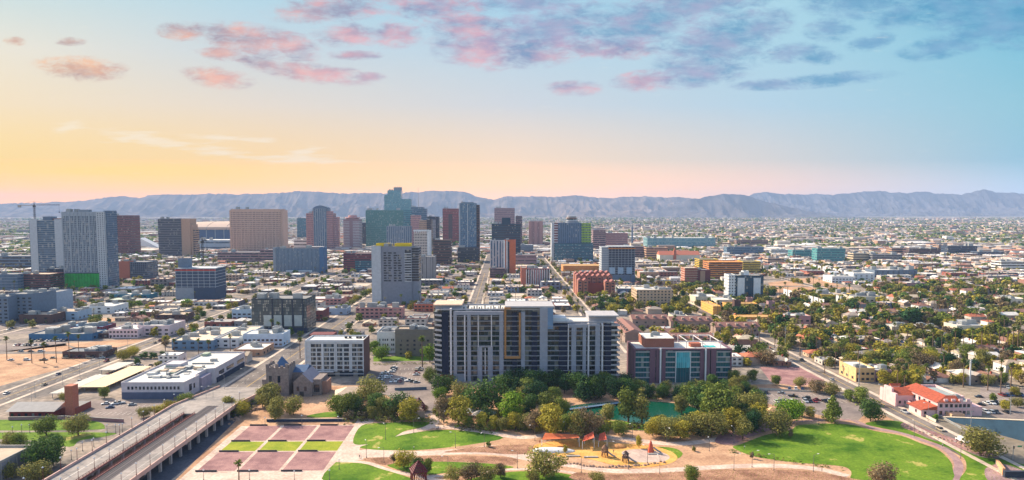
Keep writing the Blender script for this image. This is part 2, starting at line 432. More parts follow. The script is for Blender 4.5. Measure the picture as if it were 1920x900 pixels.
mountains('nearer_hills', 11900, 1500, [(1180,409),(1240,392),(1290,374),(1315,371),(1340,366),(1358,362),(1385,364),(1410,368),(1425,374),(1450,381),(1490,389),(1530,398),(1570,404),(1620,409)], 9.4, (98, 90, 88))
mountains('distant_mountains', 14800, 2300, [(1330,400),(1380,384),(1412,362),(1425,360),(1440,359),(1470,362),(1500,364),(1530,363),(1560,364),(1590,361),(1620,358),(1640,357),(1670,359),(1700,361),
    (1735,358),(1765,362),(1800,364),(1825,360),(1850,353),(1868,360),(1900,361),(1940,364),(2050,360),(2200,368),(2400,374)], 17.7, (92, 88, 92), freq=1.3)

def haze_box():
    m = bpy.data.materials.new('haze_air'); m.use_nodes = True; nt = m.node_tree; nt.nodes.clear()
    o = nt.nodes.new('ShaderNodeOutputMaterial'); p = nt.nodes.new('ShaderNodeVolumePrincipled')
    p.inputs['Color'].default_value = HAZE_COL; p.inputs['Density'].default_value = HAZE_D; p.inputs['Anisotropy'].default_value = 0.0
    nt.links.new(p.outputs[0], o.inputs['Volume'])
    b = MB(); b.box(-20000, -600, -4.0, 20000, 17600, 520, bottom=True)
    h = b.build('haze', m); tag(h, kind='stuff')
    m.cycles.homogeneous_volume = True if hasattr(m.cycles, 'homogeneous_volume') else True
HAZE_COL = (0.38, 0.52, 0.78, 1); HAZE_D = 5.3e-5
haze_box()
# ------------------------------------------------------------------ buildings
OCC = []                                    # footprints already built on: (x0, y0, x1, y1)
MARKS = []                                  # landmarks for wording: (x, y, text)
def occupy(x0, y0, x1, y1, pad=3.0): OCC.append((x0 - pad, y0 - pad, x1 + pad, y1 + pad))
def free(x0, y0, x1, y1):
    for a in OCC:
        if x0 < a[2] and x1 > a[0] and y0 < a[3] and y1 > a[1]: return False
    return True

ROOF_W = lambda: mat('white_roofing', (205, 200, 190), 0.9, 0.14, 0.12)
ROOF_T = lambda: mat('tan_roofing', (178, 158, 136), 0.92, 0.14, 0.15)
ROOF_G = lambda: mat('grey_roofing', (128, 126, 124), 0.92, 0.16, 0.15)
METAL = lambda: mat('galvanised_metal', (150, 152, 152), 0.5, 0.12, 1.2, metal=0.4)
CONC = lambda: mat('concrete', (158, 152, 144), 0.9, 0.14, 0.3)
DARK = lambda: mat('dark_metal', (48, 50, 54), 0.6, 0.1, 1.0)
WHITE = lambda: mat('white_paint', (212, 210, 206), 0.7, 0.08, 0.4)

def roof_units(root, x0, x1, y0, y1, z, n, seed, big=1.0):
    r = random.Random(seed)
    for i in range(n):
        w, d, h = r.uniform(1.6, 4.2) * big, r.uniform(1.6, 3.6) * big, r.uniform(1.1, 2.4) * big
        if x1 - x0 < w + 3 or y1 - y0 < d + 3: continue
        x = r.uniform(x0 + 1, x1 - w - 1); y = r.uniform(y0 + 1, y1 - d - 1)
        b = MB(); b.box(x, y, z, x + w, y + d, z + h); b.box(x + w*0.2, y + d*0.2, z + h, x + w*0.8, y + d*0.8, z + h + 0.3)
        b.build('roof_unit', METAL(), root)
def ring(b, x0, y0, x1, y1, z0, z1, t=0.35, m=0):
    b.box(x0, y0, z0, x1, y0 + t, z1, m); b.box(x0, y1 - t, z0, x1, y1, z1, m)
    b.box(x0, y0 + t, z0, x0 + t, y1 - t, z1, m); b.box(x1 - t, y0 + t, z0, x1, y1 - t, z1, m)

def block(root, x0, y0, x1, y1, z0, z1, wall, glass=None, style='bands', fh=3.7, sill=1.1, gh=None, roof=None, foot=0.0, head=0.0,
          bay=6.0, pier=None, units=2, seed=1, sidecore=None, parapet=0.9, name='wall'):
    """one box of a building with its storeys, in the thing's own coordinates"""
    roof = roof or ROOF_G()
    MB().box(x0, y0, z0, x1, y1, z1 - parapet, 0, 1).build(name, [wall, roof], root)
    p = MB(); ring(p, x0 - 0.05, y0 - 0.05, x1 + 0.05, y1 + 0.05, z1 - parapet, z1); p.build('parapet', wall, root)
    zz0, zz1 = z0 + foot, z1 - parapet - head
    n = max(1, int(round((zz1 - zz0) / fh))); f = (zz1 - zz0) / n
    gh = gh if gh is not None else f * 0.5
    if style in ('bands', 'glassbox') and glass:
        for k in range(min(n, 100)):
            a = zz0 + k * f + (f - gh) * 0.62
            MB().box(x0 - 0.12, y0 - 0.12, a, x1 + 0.12, y1 + 0.12, a + gh).build('window_band', glass, root)
    elif style == 'slabs':
        for k in range(min(n + 1, 100)):
            a = zz0 + k * f
            MB().box(x0 - 0.5, y0 - 0.5, a - 0.16, x1 + 0.5, y1 + 0.5, a + 0.22, bottom=True).build('floor_slab', glass, root)
    elif style == 'strips' and glass:
        k = max(2, int(round((x1 - x0) / bay))); w = (x1 - x0) / k
        for i in range(k):
            xa = x0 + (i + 0.28) * w
            MB().box(xa, y0 - 0.15, zz0, xa + w * 0.5, y0 + 0.1, zz1).build('window_strip', glass, root)
        k = max(2, int(round((y1 - y0) / bay))); w = (y1 - y0) / k; xs = x1 if (root.location.x < 0) else x0
        for i in range(k):
            ya = y0 + (i + 0.28) * w
            MB().box(xs - 0.15, ya, zz0, xs + 0.15, ya + w * 0.5, zz1).build('window_strip', glass, root)
    if pier:
        k = max(2, int(round((x1 - x0) / bay)))
        for i in range(k + 1):
            xa = x0 + (x1 - x0) * i / k
            MB().box(xa - pier/2, y0 - 0.5, z0, xa + pier/2, y0 + 0.1, z1 - 0.05).build('pier', wall, root)
        k2 = max(2, int(round((y1 - y0) / bay)))
        for i in range(1, k2):
            ya = y0 + (y1 - y0) * i / k2
            xs = x1 if root.location.x < 0 else x0
            MB().box(xs - 0.45, ya - pier/2, z0, xs + 0.45, ya + pier/2, z1 - 0.05).build('pier', wall, root)
    if units: roof_units(root, x0, x1, y0, y1, z1 - parapet, units, seed, 1.0 + min(2.0, (x1 - x0) / 40))

def place(l, r, top, base, Y=None):
    Yf = at((l + r) / 2, base).y if Y is None else Y
    m = (top + base) / 2
    xl, xr = at_y(l, m, Yf).x, at_y(r, m, Yf).x
    H = at_y((l + r) / 2, top, Yf).z
    return Yf, xl, xr, H
def far_rows(Yf, kw):
    if Yf > 1250 and kw.get('style') == 'bands':
        k = 1.45; kw['fh'] = kw.get('fh', 3.7) * k
        if 'gh' in kw: kw['gh'] = kw['gh'] * k
def bld(name, label, cat, l, r, top, base, depth, wall, glass=None, mark=None, group=None, Y=None, rot=0.0, **kw):
    Yf, xl, xr, H = place(l, r, top, base, Y)
    cx = (xl + xr) / 2; w = xr - xl
    far_rows(Yf, kw)
    root = empty(name, (cx, Yf + depth / 2, 0), label, cat, group, rz=R(rot))
    block(root, -w/2, -depth/2, w/2, depth/2, 0, H, wall, glass, **kw)
    occupy(xl, Yf, xr, Yf + depth)
    MARKS.append((cx, Yf, mark or None)) if mark else None
    root['_w'] = w; root['_h'] = H; root['_d'] = depth
    return root
def sub(root, l, r, top, bot, dy, depth, wall, glass=None, **kw):
    """a further block of the same building: front face dy metres behind (or before) the main one"""
    Yf = root.location.y - root['_d'] / 2 + dy; m = (top + bot) / 2
    xl, xr = at_y(l, m, Yf).x - root.location.x, at_y(r, m, Yf).x - root.location.x
    zt = at_y((l + r) / 2, top, Yf).z; zb = 0.0 if bot is None else max(0.0, at_y((l + r) / 2, bot, Yf).z)
    y0 = Yf - root.location.y
    kw.setdefault('units', 0); far_rows(Yf, kw)
    block(root, xl, y0, xr, y0 + depth, zb, zt, wall, glass, **kw)
    return xl, xr, zb, zt, y0

g_blue = glass_mat('blue_glass', (62, 92, 116), 3.0)
g_dark = glass_mat('dark_glass', (30, 40, 52), 3.0, frame=(40, 44, 52))
g_green = glass_mat('green_glass', (60, 112, 108), 2.6, frame=(90, 130, 128), fw=0.1, frac=0.15)
g_teal = glass_mat('teal_glass', (52, 104, 118), 2.4, frame=(80, 116, 126), frac=0.12)
g_teal2 = glass_mat('pale_teal_glass', (92, 138, 148), 2.4, frame=(110, 146, 152), frac=0.1, var=0.25)
def punched(nm, wallcol, glass=(40, 48, 60), bay=3.2, fw=0.5, **k): return glass_mat('punched_' + nm, glass, bay, frame=wallcol, fw=fw, **k)
m_grey = mat('grey_panel', (132, 138, 146)); m_lgrey = mat('pale_grey_panel', (176, 178, 180)); m_bgrey = mat('blue_grey_panel', (98, 112, 128))
m_redbr = mat('red_brown_stone', (112, 62, 62)); m_tan = mat('tan_stone', (176, 138, 112)); m_beige = mat('pink_beige_precast', (196, 160, 138))
m_brick = mat('red_brick', (142, 72, 58), scale=1.2); m_orbrick = mat('orange_brick', (168, 100, 78), scale=1.2, var=0.2); m_dbrown = mat('dark_brown_stone', (86, 62, 58))
m_cream = mat('cream_stucco', (206, 192, 170)); m_char = mat('charcoal_panel', (52, 58, 70)); m_navy = mat('navy_panel', (40, 52, 74)); m_white = mat('white_panel', (206, 206, 204))
m_copper = mat('copper_panel', (184, 98, 62)); m_green = mat('green_wrap', (34, 150, 52), var=0.3, scale=0.15); m_pink = mat('pink_stucco', (206, 158, 146))
m_olive = mat('olive_grey_stucco', (120, 112, 100)); m_ochre = mat('yellow_sheathing', (196, 164, 62), var=0.25); m_osheath = mat('orange_sheathing', (190, 120, 64), var=0.25, scale=0.5)
m_mauve = mat('mauve_stone', (150, 118, 118)); m_rose = mat('rose_concrete', (176, 126, 120)); m_bblue = mat('bright_blue_paint', (66, 106, 138)); m_pblue = mat('pale_blue_paint', (150, 170, 186))
m_lime = mat('lime_panel', (138, 168, 50)); m_stone = mat('grey_church_stone', (128, 116, 110), var=0.3, scale=0.8)

# ---- skyline, from the left
t = bld('tower_block', 'unfinished twin-core tower with pale concrete shafts, topped by a crane', 'tower', 57, 112, 413, 527, 26, mat('tower_concrete', (150, 150, 150)), g_blue, 'unfinished tower', style='bands', gh=2.6, units=0, fh=3.4)
for a, b, tp in ((57.5, 71, 411), (104, 119, 411)):
    sub(t, a, b, tp, 527, -1.2, 4, m_lgrey, style='none', parapet=0.3)
sub(t, 80, 96, 406, 415, 4, 14, m_bgrey, style='none'); 
sub(t, 92, 117, 409, 421, 8, 12, mat('formwork_red', (136, 78, 70), var=0.4), m_lgrey, style='slabs', fh=3, parapet=0.2)
sub(t, 57, 82, 414, 420, 2, 18, mat('formwork_tan', (160, 130, 112), var=0.4), m_lgrey, style='slabs', fh=3, parapet=0.2)
t2 = bld('tower_podium', 'dark blue glass podium between the unfinished tower and the green wrapped base', 'building', 88, 124, 504, 537, 40, m_navy, g_dark, style='bands', gh=2.4, units=2)
t = bld('apartment_tower', 'tall grey-white apartment tower whose bottom storeys are wrapped in green', 'tower', 119, 184, 397, 541, 24, mat('white_grey_tower', (150, 156, 162)), glass_mat('tower_panes', (46, 66, 88), 2.1, frame=(150, 156, 162), fw=0.34, frac=0.2), 'green-wrapped tower', style='bands', gh=2.5, fh=3.1, foot=20, head=5, bay=5.5, pier=1.2)
t2x = at_y(184, 460, t.location.y - 12).x - t.location.x
sub(t, 183, 197, 397, 541, -1.5, 22, m_lgrey, punched('white_tower', (176, 178, 180), bay=3.4, fw=0.62), style='bands', gh=1.5, fh=3.1)
sub(t, 197, 202, 395, 541, 3, 26, m_bgrey, g_blue, style='bands', gh=2.2, fh=3.1)
sub(t, 146, 166, 393, 397, 6, 8, m_grey, style='none')
xa, xb = at_y(122, 520, t.location.y - 13).x - t.location.x, at_y(187, 520, t.location.y - 13).x - t.location.x
for i in range(12):
    q = xa + (xb - xa) * i / 12
    MB().box(q, -14.2, 2, q + (xb - xa) / 12 - 0.35, -13.0, 21.5).build('wrap_panel', m_green, t)
MB().box(-xa + 2, -10, 8, -xa + 9, 4, 22).build('wrap_panel', m_green, t)
MB().box(xa + 2, -14.6, 21.5, xb, -12.5, 22.5).build('canopy_band', m_char, t)
bld('office_tower', 'red-brown granite office tower with rows of dark windows, right of the green-wrapped tower', 'tower', 198, 244, 404, 478, 48, m_redbr, punched('redbrown', (112, 62, 62), (40, 30, 38), fw=0.3), 'red-brown tower', style='bands', gh=2.0, fh=4.2)
t = bld('office_tower', 'dark banded office tower with a stepped tan right flank', 'tower', 297, 340, 410, 481, 36, mat('slate_stone', (92, 88, 96)), g_dark, 'tan-flanked tower', style='bands', gh=2.0, fh=3.9)
sub(t, 340, 357, 410, 481, 1, 34, m_tan, style='none'); sub(t, 357, 362, 421, 481, 4, 28, m_tan, style='none'); sub(t, 362, 366, 430, 481, 6, 24, m_tan, g_dark, style='bands', gh=1.8)
# stadium: arched roof in segments over a blue wall
def stadium():
    Yf, xl, xr, H = place(352, 500, 430, 452)
    cx = (xl + xr) / 2; w = xr - xl
    root = empty('stadium', (cx, Yf + 90, 0), 'domed ballpark with an arched tan segmented roof over blue walls', 'stadium')
    MB().box(-w/2, -88, 0, w/2, 90, H).build('wall', mat('stadium_blue', (54, 82, 116)), root)
    for i in range(9):
        MB().box(-w/2 + w * i / 9 + 2, -89, 2, -w/2 + w * i / 9 + 5, -87.8, H - 1).build('pier', m_grey, root)
    for s in range(4):
        b = MB(); xa, xb = -w/2 + w * s / 4, -w/2 + w * (s + 1) / 4 - 2.0; k = 12
        for i in range(k):
            y0, y1 = -95 + 190 * i / k, -95 + 190 * (i + 1) / k
            f = lambda y, x: H + 6 + 22 * (1 - (y / 100) ** 2) * (0.85 + 0.15 * (1 - (x / w * 1.8) ** 2))
            b.quad((xa, y0, f(y0, xa)), (xb, y0, f(y0, xb)), (xb, y1, f(y1, xb)), (xa, y1, f(y1, xa)))
        b.quad((xa, -95, H - 1), (xb, -95, H - 1), (xb, -95, f(-95, xb)), (xa, -95, f(-95, xa)))
        b.build('roof', mat('stadium_roof', (188, 160, 140)), root)
    occupy(xl, Yf, xr, Yf + 180); MARKS.append((cx, Yf, 'domed ballpark'))
stadium()
bld('convention_hall', 'low hall with a white curved roof in front of the domed ballpark', 'building', 368, 434, 450, 470, 70, m_pblue, g_blue, style='bands', gh=3, fh=8, roof=ROOF_W(), units=3)
def sail():
    b = MB(); Yf = at(280, 468).y; a = at_y(262, 468, Yf); c = at_y(299, 462, Yf); d = at_y(264, 446, Yf)
    b.prism([(0, 0), (c.x - a.x, 0), (c.x - a.x, 30), (0, 30)], 0, 4)
    n = len(b.v); z1 = d.z; z2 = c.z + 2; w = c.x - a.x
    b.v += [(0,0,z2),(w,0,4),(w,30,4),(0,30,z2),(0.5,0,z1),(0.5,30,z1)]
    b.f += [(n,n+1,n+4),(n+2,n+3,n+5),(n+1,n+2,n+5,n+4),(n+3,n,n+4,n+5)]; b.mi += [0]*4
    o = b.build('science_hall', m_white, loc=(a.x, Yf, 0)); tag(o, 'white wedge-shaped hall rising to a sharp point behind the red-brown tower', 'building'); occupy(a.x, Yf, c.x, Yf+30)
sail()
t = bld('hotel_tower', 'broad pink-beige tower with a fine window grid and sloping crown', 'tower', 434, 526, 392, 474, 44, m_beige, punched('beige', (196, 160, 138), (92, 70, 76), 3.0, 0.42), 'broad beige tower', style='bands', gh=2.0, fh=3.5, bay=4.2, pier=0.9, head=6)
sub(t, 431, 436, 394, 474, 3, 38, m_beige, style='none'); sub(t, 524, 531, 394, 476, 3, 40, m_beige, style='none')
bld('parking_podium', 'banded brown parking podium at the foot of the broad beige tower', 'building', 408, 492, 473, 493, 40, m_mauve, g_dark, style='bands', gh=1.8, fh=3.6)
bld('parking_deck', 'short banded garage tucked against the lattice-fronted tower', 'building', 488, 514, 468, 494, 34, m_mauve, g_dark, style='bands', gh=1.8, fh=3.6, units=1)
bld('office_tower', 'slim teal glass tower beside the stepped rose tower', 'tower', 557, 575, 409, 449, 30, mat('deep_teal', (30, 74, 92)), g_teal, style='bands', gh=2.8)
def stepped():
    t = bld('office_tower', 'stepped rose-grey tower with a rounded glass crown', 'tower', 575, 624, 400, 470, 40, m_rose, punched('rose', (176, 126, 120), (60, 66, 84), 3.0, 0.4), 'round-crowned tower', style='bands', gh=2.2, fh=3.8, bay=9, pier=1.5)
    sub(t, 588, 612, 391, 470, -2, 36, m_grey, g_blue, style='strips', bay=6); sub(t, 624, 632, 407, 470, 4, 34, m_rose, MATS['punched_rose'], style='bands', gh=2.2)
    sub(t, 580, 620, 396, 402, 4, 30, m_rose, g_blue, style='none')
    xa, xb, _, zt, y0 = sub(t, 586, 616, 391.5, 398, 6, 24, m_grey, g_blue, style='none')
    b = MB(); k = 14; w = xb - xa
    pts = [(xa + w * i / k, zt + 9.0 * math.sin(math.pi * i / k) ** 0.6) for i in range(k + 1)]
    for (p0, z0), (p1, z1) in zip(pts, pts[1:]):
        b.quad((p0, y0, z0), (p1, y0, z1), (p1, y0 + 24, z1), (p0, y0 + 24, z0)); b.quad((p0, y0, zt - 1), (p1, y0, zt - 1), (p1, y0, z1), (p0, y0, z0)); b.quad((p0, y0 + 24, z0), (p1, y0 + 24, z1), (p1, y0 + 24, zt - 1), (p0, y0 + 24, zt - 1))
    b.build('roof', m_bgrey, t)
stepped()
bld('civic_hall', 'low white hall with a blank upper storey before the round-crowned tower', 'building', 551, 607, 449, 469, 50, m_white, g_dark, style='bands', gh=2, fh=6, roof=ROOF_W())
t = bld('office_slab', 'blue-grey slab block with a lattice of narrow windows', 'building', 515, 600, 466, 512, 20, m_bgrey, glass_mat('lattice_panes', (70, 96, 116), 2.2, frame=(130, 146, 160), fw=0.42, frac=0.1), 'lattice-fronted slab', style='bands', gh=2.6, fh=3.6, bay=3.4, pier=0.5, units=3, seed=4)
sub(t, 512, 517, 464, 512, -1, 22, m_grey, style='none'); sub(t, 599, 607, 464, 513, -2, 24, mat('slab_blue', (70, 102, 134)), style='none')
MB().box(-20, -12, 0, 26, -9.5, 5).build('canopy', m_white, t)
def round_tower():
    Yf, xl, xr, H = place(644, 673, 411, 468); cx = (xl + xr) / 2; r = (xr - xl) / 2
    root = empty('hotel_tower', (cx, Yf + r, 0), 'white banded tower with a brown central shaft and disc-shaped top', 'tower')
    MB().box(-r, -r, 0, r, r, H).build('wall', m_mauve, root)
    for k in range(17):
        z = 6 + k * (H - 10) / 17
        for s in (-1, 1):
            MB().box(min(s * r * 0.22, s * (r + 0.8)), -r - 0.6, z, max(s * r * 0.22, s * (r + 0.8)), r + 0.6, z + 1.3, bottom=True).build('balcony', m_white, root)
    MB().box(-r * 0.2, -r - 0.9, 0, r * 0.2, -r + 1, H + 2).build('shaft', m_mauve, root)
    MB().cyl(0, 0, H, H + 3, r * 0.8, r * 0.9, 20).cyl(0, 0, H + 3, H + 5, r * 1.0, r * 0.95, 20).cyl(0, 0, H + 5, H + 11, r * 0.62, r * 0.5, 20).build('revolving_top', m_rose, root)
    occupy(xl, Yf, xr, Yf + 2 * r); MARKS.append((cx, Yf, 'disc-topped tower'))
round_tower()
bld('office_tower', 'dark blue slab seen just behind the disc-topped tower', 'tower', 673, 687, 418, 462, 26, m_navy, g_dark, style='bands', gh=2)
t = bld('office_tower', 'wide green glass office block with a pale roof edge', 'tower', 686, 757, 394, 466, 46, mat('green_spandrel', (78, 122, 116)), g_green, 'wide green glass tower', style='bands', gh=2.0, fh=3.9, head=2, roof=ROOF_W(), units=4)
sub(t, 757, 769, 393, 466, -1, 40, mat('teal_spandrel', (70, 132, 136)), g_teal, style='bands', gh=2.4, fh=3.9)
bld('apartment_tower', 'grey block of narrow vertical stripes in front of the wide green glass tower', 'tower', 725, 771, 424, 474, 22, m_grey, g_blue, style='strips', bay=5)
def tallest():
    t = bld('skyscraper', 'tallest tower of the skyline, teal glass in three steps', 'tower', 727, 752, 357, 462, 36, mat('teal_tower', (86, 134, 142), rough=0.5), g_teal2, 'tallest teal tower', Y=2250, style='bands', gh=2.6, fh=4.2)
    sub(t, 721, 728, 365, 462, 3, 30, MATS['teal_tower'], g_teal2, style='bands', gh=2.6, fh=4.2)
    sub(t, 752, 770.5, 373, 462, 2, 34, MATS['teal_tower'], g_teal2, style='bands', gh=2.6, fh=4.2)
    xa, xb, zb, zt, y0 = sub(t, 738, 752, 351, 358, 4, 22, m_grey, g_blue, style='none')
    b = MB()
    for q in (0.2, 0.5, 0.8): b.tube((xa + (xb - xa) * q, y0 + 6, zt), (xa + (xb - xa) * q, y0 + 6, zt + 4 + 3 * q), 0.5)
    b.build('mast', METAL(), t)
tallest()
t = bld('office_tower', 'dark blue-grey tower with a curved shoulder and rooftop mast', 'tower', 771, 794, 388, 452, 30, m_bgrey, g_blue, Y=2150, style='bands', gh=2.6, fh=4)
sub(t, 794, 800, 391, 452, 2, 26, m_bgrey, g_blue, style='bands', gh=2.6, fh=4)
MB().tube((2, 0, t['_h']), (2, 0, t['_h'] + 62), 0.9, 0.4).build('mast', METAL(), t)
t = bld('office_tower', 'dark office tower with a pale gridded centre', 'tower', 802, 823, 406, 456, 30, m_char, g_dark, style='bands', gh=2, fh=3.8)
sub(t, 808, 817, 412, 447, -1, 4, m_lgrey, punched('pale', (176, 178, 180), fw=0.4), style='bands', gh=2)
bld('brick_block', 'dusty pink mid-rise between the teal and striped towers', 'building', 770, 788, 404, 452, 24, m_rose, MATS['punched_rose'], Y=1950, style='bands', gh=1.8)
bld('brick_block', 'ochre-fronted mid-rise wedged below the mast tower', 'building', 786, 800, 413, 455, 22, m_tan, punched('tan', (176, 138, 112)), Y=1850, style='bands', gh=1.8)
bld('office_tower', 'narrow charcoal slab beside the ochre mid-rise', 'tower', 800, 809, 412, 460, 30, m_dbrown, g_dark, Y=1750, style='bands', gh=1.8)
def portico():
    t = bld('hotel_block', 'cream hotel with a colonnaded white crown and tall white end wall', 'building', 776, 801, 437, 500, 26, mat('cream_grey', (186, 172, 160)), punched('creamg', (186, 172, 160), fw=0.5), style='bands', gh=1.8, units=1)
    sub(t, 801, 806, 432, 500, -2, 30, m_white, style='none'); sub(t, 775, 803, 431, 434, -2, 10, m_white, style='none')
    for i in range(7):
        x = -t['_w']/2 + t['_w'] * (i + 0.5) / 7
        MB().box(x - 0.5, -14.5, t['_h'] - 0.3, x + 0.5, -13.2, t['_h'] + 3.6).build('column', m_white, t)
portico()
t = bld('office_tower', 'red brick banded tower with a dark central strip', 'tower', 830, 860, 391, 458, 34, mat('brick_tower_red', (150, 66, 60)), punched('brickt', (150, 66, 60), (70, 40, 44), fw=0.3), 'red brick tower', style='bands', gh=1.7, fh=3.7)
sub(t, 841, 848, 401, 447, -1, 4, m_dbrown, style='none')
bld('office_block', 'low dark brown block in front of the red brick tower', 'building', 812, 846, 450, 496, 30, m_dbrown, g_dark, style='bands', gh=1.6)
t = bld('apartment_tower', 'blue glass apartment tower with pale balconies beside the red brick tower', 'tower', 861, 893, 381, 490, 28, mat('blue_tower', (88, 118, 140)), glass_mat('condo_blue', (58, 94, 122), 2.5, frame=(150, 160, 168), fw=0.14, frac=0.2), 'blue glass tower', style='bands', gh=2.5, fh=3.3, bay=8, pier=0.7)
sub(t, 892, 899, 384, 490, 4, 26, m_dbrown, g_dark, style='bands', gh=1.3); sub(t, 866, 888, 379, 382, 4, 16, m_grey, style='none')
for a, b_ in ((861, 862.6), (876, 877.4)): sub(t, a, b_, 382, 468, -1.5, 2, m_lgrey, style='none')
bld('retail_podium', 'dark glass podium at the foot of the blue glass tower', 'building', 858, 896, 464, 492, 30, m_char, g_dark, style='bands', gh=2.2, fh=4)
t = bld('office_tower', 'pink-grey tower rising behind a dark teal block', 'tower', 927, 965, 390, 452, 36, m_mauve, punched('mauve', (150, 118, 118), (70, 66, 84), fw=0.4), 'pink-grey tower', Y=2300, style='bands', gh=2.1, fh=4)
t = bld('office_block', 'dark teal office block with a raised centre', 'tower', 922, 976, 420, 480, 34, mat('dark_teal', (32, 58, 76)), g_dark, 'dark teal block', style='bands', gh=1.6, fh=4)
sub(t, 941, 957, 408, 421, 6, 16, MATS['dark_teal'], style='none')
bld('office_tower', 'narrow plum tower right of the pink-grey tower', 'tower', 967, 979, 405, 455, 30, mat('plum_stone', (104, 78, 88)), g_dark, Y=2100, style='bands', gh=2)
bld('office_tower', 'plain windowless-looking salmon tower standing alone', 'tower', 992, 1018, 415, 461, 30, mat('salmon_stone', (170, 124, 116)), punched('salmon', (170, 124, 116), (96, 76, 82), fw=0.5), 'salmon tower', style='strips', bay=4)
t = bld('apartment_tower', 'white and slate striped apartment tower beside the avenue', 'tower', 919, 946, 451, 512, 22, m_lgrey, g_blue, 'striped tower', style='strips', bay=5, units=1)
t = bld('apartment_tower', 'apartment tower of white ribs and copper panels beside the avenue', 'tower', 946, 967, 450, 519, 22, m_copper, g_blue, 'copper-panelled tower', style='none', units=2)
for a, b_ in ((944, 947), (949.5, 951.5)): sub(t, a, b_, 451, 519, -1.2, 6, m_white, style='none')
sub(t, 952, 955, 453, 519, -0.4, 4, m_navy, g_dark, style='bands', gh=2.2)
bld('brick_block', 'squat plum block at the foot of the striped tower', 'building', 919, 950, 503, 521, 20, MATS['plum_stone'], g_dark, style='bands', gh=1.8)
bld('office_block', 'dusty brown flat block right of the copper-panelled tower', 'building', 966, 1006, 478, 500, 34, m_mauve, g_dark, style='bands', gh=1, fh=5)
bld('parking_deck', 'pale striped low block behind the dusty brown flat block', 'building', 975, 1000, 459, 474, 34, m_bgrey, m_lgrey, style='slabs')
def westin():
    t = bld('hotel_tower', 'grey ribbed hotel tower with a round crown and lime green wing', 'tower', 1046, 1090, 418, 490, 30, mat('hotel_blue', (88, 106, 128)), g_blue, 'round-topped hotel', style='strips', bay=4.5, foot=24, units=0)
    sub(t, 1034, 1039, 418, 490, 0, 26, m_lgrey, style='none'); sub(t, 1039, 1047, 418, 490, 1, 26, m_redbr, m_white, style='bands', gh=1.2)
    sub(t, 1090, 1108, 419, 490, 3, 26, m_lime, punched('lime', (128, 168, 120), fw=0.4), style='bands', gh=1.8)
    sub(t, 1040, 1112, 456, 490, -6, 30, mat('teal_podium', (50, 84, 100)), g_teal, style='bands', gh=2.6, fh=4.4, pier=0.8, bay=8)
    x = (at_y(1072, 410, t.location.y).x - t.location.x); z = t['_h'] - 1
    for r0, h0, h1, mm in ((13, 0, 6, m_grey), (11.5, 6, 7.2, m_white), (11, 7.2, 11, g_dark), (12.5, 11, 12.4, m_tan), (9.5, 12.4, 15, m_grey), (10.4, 15, 16.2, m_white)):
        MB().cyl(x, 0, z + h0, z + h1, r0, r0, 28).build('crown_tier', mm, t)
westin()
t = bld('office_block', 'rose office block with a taller dark core right of the round-topped hotel', 'building', 1112, 1136, 431, 470, 34, m_mauve, g_dark, Y=1850, style='bands', gh=1.8)
bld('office_block', 'wide rose slab beyond the round-topped hotel', 'building', 1136, 1177, 437, 470, 34, m_rose, MATS['punched_rose'], Y=1900, style='bands', gh=1.6)
b = MB(); p = at(1185, 462); z = at_y(1185, 416, p.y).z; b.cyl(p.x, p.y, 0, z * 0.82, 3.2, 2.2, 10).cyl(p.x, p.y, z * 0.82, z, 1.5, 0.3, 8)
tag(b.build('spire', m_bgrey), 'slender grey spire standing above the roofs right of the rose slab', 'spire')
def skeleton():
    t = bld('unfinished_building', 'unfinished high-rise of open concrete floors with an orange safety band', 'building', 1141, 1190, 462, 529, 30, mat('core_dark', (52, 60, 74)), m_lgrey, 'open-floored high-rise', style='slabs', fh=3.6, units=0, parapet=0.3)
    w, h, d = t['_w'], t['_h'], t['_d']
    for i in range(9):
        MB().box(-w/2 + w * i / 8 - 0.4, -d/2 - 0.5, 0, -w/2 + w * i / 8 + 0.4, -d/2 + 0.4, h).build('column', m_grey, t)
    MB().box(-w/2 - 0.9, -d/2 - 0.9, h - 4, w/2 + 0.9, -d/2 + 0.2, h - 2.2, bottom=True).build('safety_band', m_osheath, t)
    MB().box(-w/2 - 1, -d/2 - 1.0, 0, w/2 + 0.8, -d/2 + 0.2, 11).build('podium_wall', m_bgrey, t)
    for i in range(3):
        MB().box(-w/2 + 1 + i * w * 0.33, -d/2 - 1.1, 13, -w/2 + w * 0.24 + i * w * 0.33, -d/2 - 0.6, 23).build('wall_panel', m_pblue, t)
    sub(t, 1128, 1141, 463, 528, 0, 26, m_grey, m_white, style='slabs', fh=3.6)
skeleton()
